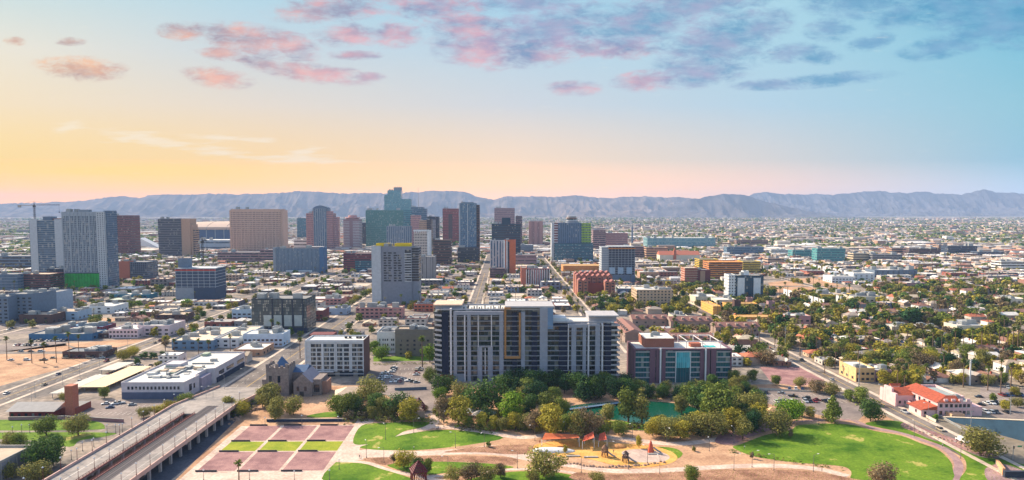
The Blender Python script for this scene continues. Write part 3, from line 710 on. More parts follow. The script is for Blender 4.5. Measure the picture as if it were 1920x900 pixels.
def lofts():
    """red brick apartments: rows of stepped bays round a court"""
    Yf = at(1118, 556).y; xl, xr = at_y(1082, 530, Yf).x, at_y(1153, 530, Yf).x
    root = empty('apartment_building', ((xl + xr) / 2, Yf + 20, 0), 'red brick apartment building of many gabled bays near the palm-lined street', 'apartment building')
    w = xr - xl; hh = at_y(1118, 520, Yf).z
    r = random.Random(2)
    for row, (yy, zz) in enumerate(((-18, 0.82), (4, 1.0), (26, 1.08))):
        for i in range(7):
            if row == 0 and i in (2, 3, 4): continue
            x = -w/2 + w * (i + 0.5) / 7; bw = w / 7 * 0.43; z = hh * zz + r.uniform(-1, 1)
            MB().box(x - bw, yy - 7, 0, x + bw, yy + 7, z).build('wall', mat('faded_brick', (158, 104, 86), scale=1.2, var=0.2), root)
            MB().gable(x - bw, yy - 7, x + bw, yy + 7, z, z + 2.4, axis='y', over=0.2).build('roof', mat('dusty_red_roof', (138, 84, 78)), root)
            for k in range(5):
                MB().box(x - bw * 0.5, yy - 7.12, 2 + k * z / 5.4, x + bw * 0.5, yy - 6.9, 3.7 + k * z / 5.4).build('window', g_dark, root)
    MB().box(-w/2 + 1, -10, 0, w/2 - 1, 34, hh * 0.66).build('core_wall', m_brick, root)
    occupy(xl, Yf, xr, Yf + 56); MARKS.append(((xl + xr) / 2, Yf, 'red brick apartments'))
lofts()
bld('timber_frame', 'long timber-framed block under construction behind the red brick apartments', 'building', 1056, 1132, 498, 512, 40, m_osheath, mat('raw_timber', (190, 150, 96)), style='slabs', fh=3.0, units=0)
t = bld('office_block', 'pale rose block with white vertical ribs and a brick end wall', 'building', 987, 1030, 503, 538, 30, mat('rib_rose', (170, 120, 118)), g_dark, 'white-ribbed block', style='strips', bay=3.6, roof=ROOF_W(), units=6)
for i in range(11):
    x = -t['_w']/2 + t['_w'] * i / 10
    MB().box(x - 0.45, -15.7, 0, x + 0.45, -14.8, t['_h'] - 2).build('rib', m_white, t)
sub(t, 977, 988, 502, 539, -0.5, 30, m_orbrick, style='none')
t = bld('apartment_building', 'beige walk-up apartment block with a low white roof by the palm-lined street', 'apartment building', 1194, 1262, 543, 577, 34, mat('warm_beige', (186, 158, 130)), punched('wbeige', (186, 158, 130), (60, 58, 60), 4, 0.5), 'beige walk-up', style='bands', gh=1.6, fh=3.1, roof=ROOF_W(), units=6, seed=8)
bld('convention_centre', 'long pale green glass hall lying across the far rooftops', 'building', 1214, 1341, 446, 466, 60, mat('pale_green_panel', (120, 150, 152)), g_teal2, 'long glass hall', style='bands', gh=4, fh=7, roof=ROOF_W(), units=5, pier=1.4, bay=14)
bld('civic_block', 'beige civic block in front of the long glass hall', 'building', 1212, 1252, 464, 486, 30, m_tan, g_dark, style='bands', gh=1.6)
bld('civic_block', 'plum banded block left of the beige civic block', 'building', 1166, 1210, 462, 484, 30, m_mauve, g_dark, style='bands', gh=1.6)
def school():
    Yf, xl, xr, H = place(1237, 1312, 478, 490)
    root = empty('historic_school', ((xl+xr)/2, Yf + 15, 0), 'terracotta-roofed historic building with a small bell turret', 'building'); w = xr - xl
    MB().box(-w/2, -15, 0, w/2, 15, H).build('wall', m_cream, root)
    MB().gable(-w/2, -15, w/2, 15, H, H + 8).build('roof', mat('terracotta_tile', (176, 104, 80), scale=0.8), root)
    MB().box(-14, -17, 0, -8, -11, H + 9).cyl(-11, -14, H + 9, H + 17, 3.2, 0.3, 8).build('turret', m_orbrick, root)
    occupy(xl, Yf, xr, Yf + 30)
school()
bld('timber_frame', 'unfinished block clad in orange sheathing', 'building', 1329, 1392, 491, 523, 34, m_osheath, g_dark, 'orange-sheathed block', style='bands', gh=1.4, fh=3.2, roof=mat('orange_roof_deck', (206, 140, 80)), units=0)
bld('timber_frame', 'unfinished block clad in yellow sheathing behind the orange-sheathed block', 'building', 1311, 1347, 486, 510, 30, m_ochre, g_dark, style='bands', gh=1.4, fh=3.2, units=0)
bld('timber_frame', 'unfinished yellow-sheathed wing reaching right of the orange-sheathed block', 'building', 1393, 1426, 490, 511, 30, m_ochre, g_dark, style='bands', gh=1.4, fh=3.2, units=0)
t = bld('apartment_tower', 'stocky brown tower with pale balcony bands near the orange-sheathed block', 'tower', 1307, 1332, 506, 540, 24, m_redbr, g_dark, 'stocky brown tower', style='none')
sub(t, 1284, 1308, 502, 538, 0, 22, mat('brown_brick', (150, 92, 76)), m_cream, style='slabs', fh=3.2); sub(t, 1313, 1322, 508, 540, -0.8, 3, m_tan, style='none')
t = bld('apartment_tower', 'white and dark glass tower of two blank white panels among the trees', 'tower', 1379, 1431, 516, 567, 18, m_char, glass_mat('tower_teal', (34, 72, 92), 2.2, frame=(70, 90, 104)), 'white-panelled tower', style='bands', gh=2.6, fh=3.2, roof=ROOF_W(), units=1)
for a, b_ in ((1383, 1396), (1413, 1426)): sub(t, a, b_, 521, 567, -1.0, 2, m_white, style='none')
sub(t, 1366, 1379.5, 515, 566, 0, 17, m_white, punched('whitepanel', (206, 206, 204), fw=0.6), style='bands', gh=1.5); sub(t, 1394, 1404, 508, 516, 6, 8, m_white, style='none')
for (l, r, tp, bs, c, gg, lb) in ((1486, 1530, 469, 484, (80, 140, 138), g_teal, 'low green glass office pavilion, left of a matching one'), (1532, 1585, 466, 490, (76, 138, 134), g_teal, 'low green glass office block with cream end wall'),
        (1363, 1432, 463, 477, (88, 110, 128), g_blue, 'long blue-grey ribbon-windowed block with brick ends'), (1381, 1440, 450, 462, (140, 108, 98), g_dark, 'long brown block standing above the blue-grey one'),
        (1672, 1704, 465, 478, (176, 136, 112), g_dark, 'brown wing of a far office group, painted in a sunlit tone'), (1704, 1762, 466, 480, (88, 66, 66), g_dark, 'dark brown long office slab far among the trees'),  # lighter brown wing has sunlight put into its wall colour
        (1760, 1776, 459, 474, (170, 140, 120), g_dark, 'tan end block beside a dark blue slab, painted in a sunlit tone'), (1777, 1832, 461, 477, (60, 72, 92), g_dark, 'dark blue office slab far among the trees'),  # the tan end's sunlit look is painted into its walls
        (1833, 1882, 472, 479, (90, 102, 120), g_dark, 'thin blue-grey flat slab far right of the dark slab'), (1600, 1636, 475, 489, (196, 176, 146), g_dark, 'cream gridded block in front of the brown offices'),
        (1636, 1692, 477, 490, (130, 128, 130), g_dark, 'grey gridded block in front of the brown offices'), (1877, 1925, 490, 506, (212, 208, 200), g_dark, 'white gridded block at the far right of the town'),
        (1440, 1470, 484, 495, (180, 150, 130), g_dark, 'small tan block before the green glass pavilions'), (1446, 1480, 468, 478, (200, 200, 196), g_dark, 'white low block left of the green glass pavilions')):
    bld('office_block', lb, 'building', l, r, tp, bs, 26, mat('panel_%d_%d' % (c[0], c[1]), c), gg, style='bands', gh=1.6, fh=3.6, units=3, seed=l)
bld('apartment_building', 'blue-grey apartment block at the foot of the unfinished tower, far left', 'apartment building', -20, 33, 514, 548, 26, m_bgrey, g_blue, style='bands', gh=1.8)
bld('brick_block', 'red-brown apartment block with grey bays left of the green wrap', 'apartment building', 38, 94, 514, 546, 30, m_redbr, g_dark, style='bands', gh=1.8, fh=3.2, roof=ROOF_T())
bld('office_block', 'long blue-grey block behind the striped apartment block, far left', 'building', -30, 60, 480, 512, 40, m_bgrey, g_dark, Y=1300, style='bands', gh=2)
t = bld('office_block', 'dark gridded hotel with an orange-red corner right of the green wrap', 'building', 226, 276, 491, 524, 34, m_bgrey, punched('gridh', (96, 100, 112), (40, 44, 58), fw=0.3), 'orange-cornered hotel', style='bands', gh=2.0, fh=3.2)
sub(t, 222, 243, 490, 522, -1.2, 12, m_orbrick, style='none')
bld('office_block', 'yellow-brown low block left of the orange-cornered hotel', 'building', 206, 224, 492, 515, 20, m_tan, g_dark, style='bands', gh=1.6)
def unfinished2():
    t = bld('unfinished_building', 'half-built block of bare floors under a red top deck, left of centre', 'building', 330, 404, 503, 562, 32, mat('core_blue', (60, 72, 92)), m_lgrey, 'half-built red-decked block', style='slabs', fh=3.6, units=0, parapet=0.3, foot=16)
    w, h = t['_w'], t['_h']
    MB().box(-w/2 - 0.6, -16.6, h - 3, w/2 + 0.6, -15.4, h - 1.6, bottom=True).build('safety_band', mat('safety_red', (190, 70, 56)), t)
    MB().box(-w/2 - 0.6, -16.7, 1, -w * 0.05, -15.2, 15).build('podium_wall', m_grey, t)
    sub(t, 334, 352, 485, 503, 8, 12, m_bgrey, style='none')
    for i in range(8): MB().box(-w/2 + w * i / 7 - 0.35, -16.4, 15, -w/2 + w * i / 7 + 0.35, -15.6, h).build('column', m_grey, t)
unfinished2()
t = bld('office_block', 'dark red block with a glass corner beyond the grey perforated tower', 'building', 644, 700, 475, 510, 30, mat('dark_red', (120, 50, 58)), g_dark, 'dark red block', style='bands', gh=1.6, fh=4)
sub(t, 666, 702, 488, 513, -1.5, 10, m_navy, g_teal, style='bands', gh=2.4, fh=4)
def perforated():
    t = bld('apartment_tower', 'grey tower of deep square balconies with yellow screens on its roof', 'tower', 714, 772, 462, 571, 24, mat('perf_grey', (126, 128, 136)), None, 'yellow-topped tower', style='none', units=2)
    w, h = t['_w'], t['_h']; z0 = 27.0; n = 12; f = (h - 6 - z0) / n
    for k in range(n):
        z = z0 + k * f
        for j, xx in enumerate((0.10, 0.24, 0.42, 0.56)):
            if (k == n - 1 and j == 3): continue
            MB().box(-w/2 + w * xx, -12.15, z + 0.4, -w/2 + w * (xx + (0.085 if (k + j) % 3 else 0.12)), -11.8, z + f * 0.72).build('balcony_recess', g_dark, t) if len(t.children) < 95 else None
        MB().box(w * 0.27, -12.6, z, w * 0.50, -12.0, z + 1.1, bottom=True).build('balcony', m_lgrey, t)
    MB().box(w * 0.29, -12.25, z0, w * 0.48, -11.9, h - 4).build('glazing', g_dark, t)
    sub(t, 697, 714.5, 461, 571, -1.5, 25, m_lgrey, style='none'); sub(t, 772, 785, 463, 571, 2, 24, MATS['perf_grey'], g_dark, style='bands', gh=2.2, fh=3.1, foot=27)
    for a, b_ in ((704, 727), (739, 768)):
        xa, xb = at_y(a, 455, t.location.y - 12).x - t.location.x, at_y(b_, 455, t.location.y - 12).x - t.location.x
        b = MB(); ring(b, xa, -9, xb, 8, h - 0.5, h + 3.2, 0.5); b.build('roof_screen', mat('yellow_screen', (220, 186, 30)), t)
perforated()
bld('apartment_tower', 'plain grey tower partly hidden behind the yellow-topped tower', 'tower', 785, 815, 481, 530, 26, mat('plain_grey', (132, 128, 128)), punched('pgrey', (132, 128, 128), fw=0.7), style='strips', bay=9)
def glass_cube():
    t = bld('glass_building', 'dark glass cube with a fine lattice skin and tall pale lower panels', 'building', 472, 575, 560, 624, 30, mat('cube_dark', (56, 62, 66)), glass_mat('cube_panes', (74, 84, 88), 1.5, frame=(40, 46, 50), fw=0.3, frac=0.3), 'dark glass cube', style='bands', gh=2.2, fh=2.8, units=5)
    w, h = t['_w'], t['_h']
    for i in range(4):
        x = -w/2 + w * (0.22 + i * 0.185)
        MB().box(x, -15.4, 6, x + w * 0.14, -14.7, h * 0.52).build('wall_panel', mat('cube_pale', (170, 172, 166)), t)
        MB().box(x + w * 0.15, -16, 0, x + w * 0.17, -14.8, h - 1).build('fin', m_char, t)
    MB().box(-w/2 - 0.4, -15.6, 0, w/2 + 0.4, -14.6, 4.5).build('shopfront', m_navy, t)
glass_cube()
def crane(name, lab, px, ytop, pxl, pxr, Y, zb):
    p = at_y(px, ytop, Y); xl, xr = at_y(pxl, ytop, Y).x - p.x, at_y(pxr, ytop, Y).x - p.x
    root = empty(name, (p.x, Y, zb), lab, 'crane'); z = p.z - zb
    b = MB()
    for sx in (-0.9, 0.9):
        for sy in (-0.9, 0.9): b.tube((sx, sy, 0), (sx, sy, z), 0.22, k=4)
    n = int(z / 3)
    for i in range(n):
        s_ = 0.9 if i % 2 else -0.9
        b.tube((-s_, -0.9, z*i/n), (s_, -0.9, z*(i+1)/n), 0.14, k=4); b.tube((0.9, -s_, z*i/n), (0.9, s_, z*(i+1)/n), 0.14, k=4)
    b.build('mast', DARK(), root)
    j = MB()
    for yy, zz in ((-0.7, 0), (0.7, 0), (0, 1.4)): j.tube((xl * 0.2, yy, z + zz), (xr, yy, z + zz), 0.2, k=4)
    m = 24
    for i in range(m): j.tube((xr*i/m, 0.7*(-1)**i, z), (xr*(i+1)/m, 0, z+1.4), 0.12, k=4)
    j.build('jib', DARK(), root)
    MB().tube((0, 0, z), (xl, 0, z), 0.5).box(xl, -1.2, z - 3.2, xl + 4, 1.2, z + 0.4, bottom=True).build('counterweight', CONC(), root)
    MB().box(-1.4, -1.4, z - 2.6, 1.4, 1.4, z, bottom=True).tube((0, 0, z), (0, 0, z + 7), 0.6, 0.2).build('cab', DARK(), root)
    MB().tube((0, 0, z + 6.6), (xr * 0.7, 0, z + 1.2), 0.1, k=4).tube((0, 0, z + 6.6), (xl, 0, z), 0.1, k=4).build('stay_cable', DARK(), root)
    MB().tube((xr * 0.97, 0, z), (xr * 0.97, 0, z - 10), 0.12, k=4).box(xr*0.97-0.7, -0.5, z - 11.5, xr*0.97+0.7, 0.5, z - 10, bottom=True).build('hook', DARK(), root)
crane('tower_crane', 'dark tower crane on the unfinished tower, its jib reaching right against the hills', 64, 385, 34, 112, 1080, at_y(64, 413, 1067).z - 2)
crane('tower_crane', 'slim crane mast rising behind the half-built red-decked block', 379, 452, 372, 388, 885, 0)
# ------------------------------------------------------------------ foreground buildings
def wx(px, Yf, root, py=650): return at_y(px, py, Yf).x - root.location.x
def wz(py, Yf, px=960): return at_y(px, py, Yf).z
c_light = mat('condo_pale_concrete', (150, 150, 158)); c_dark = mat('condo_dark_wall', (32, 38, 58)); c_fin = mat('condo_white_fin', (206, 198, 196))
c_blueg = mat('condo_blue_grey', (112, 136, 162)); c_orange = mat('condo_ochre_frame', (166, 118, 70)); c_slab = mat('condo_slab_edge', (168, 164, 164))
g_condo = glass_mat('condo_glass', (40, 58, 64), 2.4, frame=(70, 72, 78), fw=0.08, frac=0.25, rough=0.1, var=0.6); g_condo2 = glass_mat('brick_block_glass', (28, 92, 100), 1.7, frame=(60, 90, 96), fw=0.12, frac=0.15)
def facade(root, Yf, items, depth_in=2.6):
    """vertical elements of a front: (kind, px0, px1, py_top, py_bottom)"""
    kinds = {'light': ('pilaster', c_light, 0.9), 'dark': ('wall_panel', c_dark, 0.5), 'fin': ('fin', c_fin, 1.5), 'blue': ('pilaster', c_blueg, 0.8),
             'beam': ('beam', c_light, 1.0), 'orange': ('frame', c_orange, 1.7), 'brick': ('pilaster', m_plum, 0.9), 'wbeam': ('beam', c_slab, 1.2)}
    for kind, a, b, t, bo in items:
        nm, mm, pr = kinds[kind]
        x0, x1 = wx(a, Yf, root, (t + bo) / 2), wx(b, Yf, root, (t + bo) / 2)
        z1 = wz(t, Yf); z0 = 0.0 if bo >= 716 else max(0, wz(bo, Yf))
        y = Yf - root.location.y
        MB().box(x0, y - pr, z0, x1, y + depth_in, z1, bottom=True).build(nm, mm, root)
m_plum = mat('plum_brick', (112, 82, 92), scale=1.5)
def floors(root, Yf, x0, x1, ztop, n, f, proj=1.2, z0=3.6, name='balcony_slab', m=None):
    y = Yf - root.location.y
    for k in range(n):
        z = z0 + k * f
        if z > ztop: break
        MB().box(x0, y - proj, z - 0.22, x1, y + 2.6, z, bottom=True).build(name, m or c_slab, root)
def condo():
    Yf = 436.0; xl = at_y(828, 650, Yf).x; xm = at_y(1037, 650, Yf).x; xr = at_y(1162, 650, Yf).x
    root = empty('condominium_building', ((xl + xr) / 2, Yf + 12, 0), 'large twin-winged condominium with grey pilasters, dark panels and an ochre-framed bay, behind the dark trees', 'apartment building')
    L_, M_, R_ = xl - root.location.x, xm - root.location.x, xr - root.location.x; y0 = 1.4 - 12; y1 = 12
    Hl, Hr = wz(582, Yf), wz(606, Yf)
    MB().box(L_, y0, 0, M_, y1, Hl, 0, 1).build('wall', [g_condo, ROOF_W()], root)
    MB().box(M_, y0, 0, wx(1146, Yf, root), y1, Hr, 0, 1).build('wall', [g_condo, ROOF_W()], root)
    b = MB(); ring(b, L_ - 0.3, y0, M_, y1 + 0.3, Hl - 0.1, Hl + 1.0); b.build('parapet', c_slab, root)
    b = MB(); ring(b, M_ + 0.2, y0, wx(1146, Yf, root), y1 + 0.3, Hr - 0.1, Hr + 0.9); b.build('parapet', c_slab, root)
    it = [('dark',828.6,841.3,585,703),('fin',844,847.3,578,706),('light',850.5,856.7,584,717),('fin',870.5,872.9,590,717),('light',876.3,883,590,716),
          ('light',895.2,904.2,649.5,717),('fin',909,910.6,652,700),('light',914.8,924,649.5,717),('fin',896,897.6,590,649.6),('fin',920.6,922.4,590,649.6),('light',936.2,944.2,590,717),
          ('beam',850.5,944.2,583.5,590),('beam',895.2,924,648,650.5),('orange',945.6,949.2,576,671.5),('orange',972.8,976.2,586,671.5),('orange',949.2,972.8,667,671.5),
          ('orange',949.2,958,576,579.5),('dark',960,969.4,587,717),('light',977,984.4,585,717),('dark',996.6,1007.5,585,717),('light',1012,1026.6,577,717),('blue',1026.6,1037,577,617),
          ('dark',1048,1064.2,608,717),('fin',1064.4,1066,608,693),('light',1071,1080,614,717),('light',1092.2,1098.4,614,717),('beam',1066.1,1101.3,607.4,614),('beam',1104.6,1124.8,607.4,611.5),
          ('fin',1101.5,1104.4,606,717),('light',1115.8,1124.8,611.5,717),('fin',1127.5,1130.4,607,700),('dark',1133.6,1145.6,608,717),('dark',1037.2,1048,607.4,611)]
    facade(root, Yf, it)
    floors(root, Yf, wx(841.5, Yf, root), wx(1026.4, Yf, root), Hl - 1, 15, 3.24)
    floors(root, Yf, wx(1026.8, Yf, root), wx(1145.4, Yf, root), Hr - 1, 12, 3.24)
    # projecting balconies at both ends
    for k in range(13):
        z = 3.6 + k * 3.24; xa, xb = wx(811, Yf, root), wx(828.4, Yf, root)
        b = MB(); b.prism([(xa + 1.5, y0 + 0.5), (xb, y0 - 2.6), (xb, y0 + 10), (xa, y0 + 8)], z - 0.25, z + 0.05, bottom=True)
        b.prism([(xa + 1.5, y0 + 0.5), (xb, y0 - 2.6), (xb, y0 - 2.4), (xa + 1.5, y0 + 0.75)], z, z + 1.0)
        b.build('balcony', c_slab, root)
    MB().box(wx(813.5, Yf, root), y0 + 2.2, 0, L_, y1 - 3, Hl - 1.5).build('wall', g_condo, root)
    for k in range(12):
        z = 3.6 + k * 3.24; xa, xb = wx(1145.8, Yf, root), wx(1162, Yf, root)
        if z > Hr: break
        MB().box(xa, y0 - 2.4, z - 0.25, xb, y0 + 8, z, bottom=True).box(xa, y0 - 2.4, z, xb, y0 - 2.25, z + 0.9).build('balcony', c_slab, root)
    MB().box(wx(1145.6, Yf, root), y0 + 1.4, 0, wx(1158, Yf, root), y1 - 2, Hr - 2).build('wall', g_condo, root)
    # penthouses and roof slabs
    ya = y0 + 4
    MB().box(wx(947, Yf, root), y0 - 2.0, wz(577, Yf), wx(1038.5, Yf, root), y1, wz(574, Yf), bottom=True).build('roof_slab', c_slab, root)
    MB().box(wx(957, Yf, root), ya + 3, Hl, wx(1010, Yf, root), y1 - 2, wz(577.2, Yf)).build('penthouse', mat('penthouse_olive', (150, 140, 110)), root)
    MB().box(wx(815, Yf, root), ya, Hl, wx(862, Yf, root), y1 - 1, Hl + 2.6, bottom=True).build('penthouse', c_light, root)
    MB().box(wx(812, Yf, root), ya - 2, Hl + 2.6, wx(866, Yf, root), y1 + 1, Hl + 3.4, bottom=True).build('roof_slab', mat('beige_slab', (206, 176, 150)), root)
    MB().box(wx(1106, Yf, root), ya, Hr, wx(1158, Yf, root), y1 - 2, wz(595.5, Yf)).build('penthouse', c_light, root)
    MB().box(wx(1104, Yf, root), ya - 3, wz(595.5, Yf), wx(1161.5, Yf, root), y1, wz(593, Yf), bottom=True).build('roof_slab', c_slab, root)
    MB().box(wx(1145, Yf, root), ya + 0.5, Hr, wx(1156, Yf, root), ya + 4, Hr + 3).build('penthouse', c_orange, root)
    MB().box(wx(1038, Yf, root), ya + 2, Hr, wx(1064, Yf, root), y1 - 3, Hr + 2.2).build('roof_deck', WHITE(), root)
    r = random.Random(5)
    for i in range(16):
        x = wx(868 + i * 5.0, Yf, root) + r.uniform(-0.5, 0.5)
        MB().box(x, y0 + 1.5 + r.uniform(0, 2), Hl, x + 0.7, y0 + 3.2 + r.uniform(0, 2), Hl + 1.5 + 0.6 * (i % 3)).build('roof_unit', CONC() if i % 2 else DARK(), root)
    b = MB(); b.box(L_ - 1, y0 - 3.0, 0, wx(850, Yf, root), y0 + 0.4, 4.2); b.build('podium_wall', m_brick, root)
    MB().box(wx(850, Yf, root), y0 - 2.6, 0, wx(872, Yf, root), y0 - 1.4, 4.8).build('podium_wall', m_grey, root)
    occupy(at_y(811, 650, Yf).x, Yf - 3, xr, Yf + 28); MARKS.append((root.location.x, Yf, 'large condominium'))
condo()

def brick_block():
    Yf = at(1280, 718).y; root = empty('office_building', (at_y(1280, 690, Yf).x, Yf + 12, 0), 'plum brick block with teal glass bays, white poles and a rooftop pool pergola', 'apartment building')
    X = lambda p: wx(p, Yf, root, 680); Z = lambda p: wz(p, Yf, 1280); y0 = -12 + 1.2; H = Z(655)
    MB().box(X(1191.5), y0, 0, X(1369.5), 14, H, 0, 1).build('wall', [g_condo2, ROOF_W()], root)
    b = MB(); ring(b, X(1189), y0 - 1.4, X(1372), 14.3, H - 0.6, H + 0.5, 1.4); b.build('parapet', m_plum, root)
    for a, c in ((1189, 1191.5), (1218.5, 1229), (1230.6, 1236), (1241, 1248), (1313, 1320), (1325, 1331), (1333, 1343), (1369.6, 1372)):
        MB().box(X(a), y0 - 1.3, 0, X(c), y0 + 1, H - 0.6).build('pilaster', m_plum, root)
    MB().box(X(1189), y0, 0, X(1191.4), 14, H - 0.6).build('wall', m_plum, root)
    for p in (1238, 1322.5):
        b = MB(); b.cyl(X(p), y0 - 1.9, 0, Z(652), 0.55, 0.55, 12); b.build('column', WHITE(), root)
    for a, c in ((1191.5, 1218.4), (1248, 1266.5), (1295.6, 1313), (1343.2, 1371)):
        for k in range(6):
            z = Z(660.5) - k * 3.3
            if z > 1: MB().box(X(a), y0 - 1.0, z - 0.2, X(c), y0 + 0.8, z + 0.05, bottom=True).box(X(a), y0 - 1.0, z, X(c), y0 - 0.92, z + 0.55).build('balcony_slab', c_slab, root)
    b = MB(); yy = y0 - 1.3
    for a, c, t, o in ((1266.8, 1268, 659, 717), (1294.2, 1295.4, 659, 717), (1268, 1294.2, 659, 660.4)):
        b.box(X(a), yy, max(0, Z(o)), X(c), yy + 1.2, Z(t))
    b.build('frame', WHITE(), root)
    MB().box(X(1268.2), yy + 0.4, Z(690), X(1294), y0 + 0.3, Z(660.5)).build('glazing', glass_mat('bright_teal_glass', (64, 158, 168), 1.3, frame=(130, 190, 196), fw=0.15, frac=0.05, var=0.3), root)
    MB().box(X(1212), y0 + 5, H, X(1268), 14, Z(640) + 0.8, 0, 1).build('penthouse', [mat('brown_orange_brick', (150, 94, 76), scale=1.2), ROOF_W()], root)
    b = MB(); z = H + 4.4
    b.box(X(1276), y0 + 1, z, X(1356), y0 + 1.5, z + 0.5, bottom=True).box(X(1288), 12, z, X(1350), 12.5, z + 0.5, bottom=True)
    for p in (1288, 1318, 1352): b.box(X(p), y0 + 1, H, X(p) + 0.4, y0 + 1.4, z).box(X(p), 12, H, X(p) + 0.4, 12.4, z)
    for p in (1290, 1318, 1350): b.box(X(p), y0 + 1.5, z + 0.1, X(p) + 0.4, 12, z + 0.45, bottom=True)
    b.build('pergola', c_fin, root)
    MB().box(X(1326), y0 + 5, H, X(1348), y0 + 10, H + 0.35).build('pool', mat('pool_water', (52, 186, 180), 0.1, 0.05), root)
    MB().box(X(1300), y0 + 6, H, X(1320), y0 + 11, H + 2.4).build('roof_room', m_orbrick, root)
    roof_units(root, X(1212), X(1268), y0 + 6, 13, Z(640) + 0.8, 3, 3)
    occupy(root.location.x + X(1189), Yf - 3, root.location.x + X(1372), Yf + 27); MARKS.append((root.location.x, Yf, 'plum brick block'))
brick_block()

def white_hotel():
    Yf = at(630, 706).y; root = empty('hotel_building', (at_y(628, 670, Yf).x, Yf + 9, 0), 'white-framed seven-storey hotel with a grid of paired windows and brown end wall', 'hotel')
    X = lambda p: wx(p, Yf, root, 670); Z = lambda p: wz(p, Yf, 630); H = Z(640); y0 = -9
    m_w = mat('hotel_white', (196, 196, 196))
    MB().box(X(572.4), y0 + 0.5, 0, X(682), 9, H, 0, 1).build('wall', [m_w, ROOF_W()], root)
    MB().box(X(682), y0, 0, X(683.2), 9.2, H + 0.8).build('end_wall', mat('hotel_brown', (96, 66, 62)), root)
    MB().box(X(571), y0 + 1, 0, X(572.3), 9.2, H + 0.8).build('end_wall', MATS['hotel_brown'], root)
    b = MB(); ring(b, X(572.4), y0, X(682), 9.1, H - 0.6, H + 0.9, 0.5); b.build('parapet', m_w, root)
    cols = [(145,205),(220,275),(305,365),(378,428),(462,525),(545,605),(640,697),(708,770)]
    rows = [645.2 + 0] + [653.5 + 8.25 * i for i in range(6)]
    for ri, y in enumerate(rows):
        for (a, c) in cols:
            a2, c2 = 560 + a / 6.43, 560 + c / 6.43
            if ri == 0: a2 -= 1.2; c2 += 1.0
            f = MB().box(X(a2), y0 + 0.32, Z(y + 6.2), X(c2), y0 + 0.56, Z(y)).build('window', glass_mat('hotel_window', (44, 56, 64), 1.1, frame=(50, 54, 60), frac=0.3), root)
    for p in (571.8, 581, 602.6, 604.5, 626.5, 630, 655, 658, 680):
        MB().box(X(p), y0 - 0.15, 3.5, X(p) + 0.7, y0 + 0.5, H - 0.6).build('pier', m_w, root)
    for i in range(7):
        z = Z(652.2 + 8.25 * i)
        MB().box(X(572.6), y0 - 0.05, z, X(681.8), y0 + 0.45, z + 0.4, bottom=True).build('floor_edge', m_w, root)
    MB().box(X(590), y0 - 2.5, 3.4, X(626), y0, 3.9, bottom=True).build('canopy', m_w, root)
    MB().box(X(596), y0 + 0.2, 0, X(681), y0 + 0.44, 3.2).build('shopfront', g_dark, root)
    MB().box(X(574), y0 + 1, H - 0.1, X(618), y0 + 5, H + 0.15).build('roof_deck', mat('blue_membrane', (90, 140, 190)), root)
    for px_ in (640, 648, 662, 668, 676): MB().box(X(px_), 1, H, X(px_) + 1.6, 2.6, H + 1.3).build('roof_unit', DARK(), root)
    MB().box(X(566), 9.3, 0, X(612), 20, H + 1.2).build('rear_wing', mat('hotel_maroon', (108, 54, 56)), root)
    occupy(root.location.x + X(568), Yf - 2, root.location.x + X(684), Yf + 32); MARKS.append((root.location.x, Yf, 'white-framed hotel'))
white_hotel()

def stucco_apts():
    t = bld('apartment_building', 'olive-grey four-storey apartments with a white projecting bay beside a small lawn', 'apartment building', 741, 812, 618, 668, 16, m_olive, None, 'olive-grey apartments', style='none', roof=ROOF_T(), units=6, seed=9)
    w, h = t['_w'], t['_h']
    b = MB(); b.quad((-w/2 - 0.2, -8.2, h - 3.2), (w/2, -8.2, h - 3.2), (w/2, -5.6, h + 0.3), (-w/2 - 0.2, -5.6, h + 0.3)); b.quad((-w/2-0.2, -8.2, h - 3.2), (-w/2-0.2, -5.6, h+0.3), (-w/2-0.2, -5.0, h-3.2), (-w/2-0.2,-5.0,h-3.2)); b.build('mansard', mat('mansard_grey', (120, 110, 100)), t)
    for k in range(4):
        for i in range(5):
            x = -w/2 + w * (0.12 + i * 0.18); MB().box(x, -8.14, 1.3 + k * 3.3, x + 1.6, -7.95, 2.8 + k * 3.3).build('window', g_dark, t)
    t2 = bld('apartment_building', 'white-faced four-storey end block with dark slot windows left of the olive-grey apartments', 'apartment building', 707, 741, 622, 662, 26, WHITE(), None, None, style='none', roof=ROOF_G(), units=3, seed=19)
    w, h = t2['_w'], t2['_h']
    for k in range(3):
        for x in (0.12, 0.3, 0.42, 0.55, 0.78, 0.88):
            MB().box(-w/2 + w * x, -13.14, 2 + k * 3.8, -w/2 + w * x + 0.9, -12.95, 3.6 + k * 3.8).build('window', g_dark, t2)
stucco_apts()

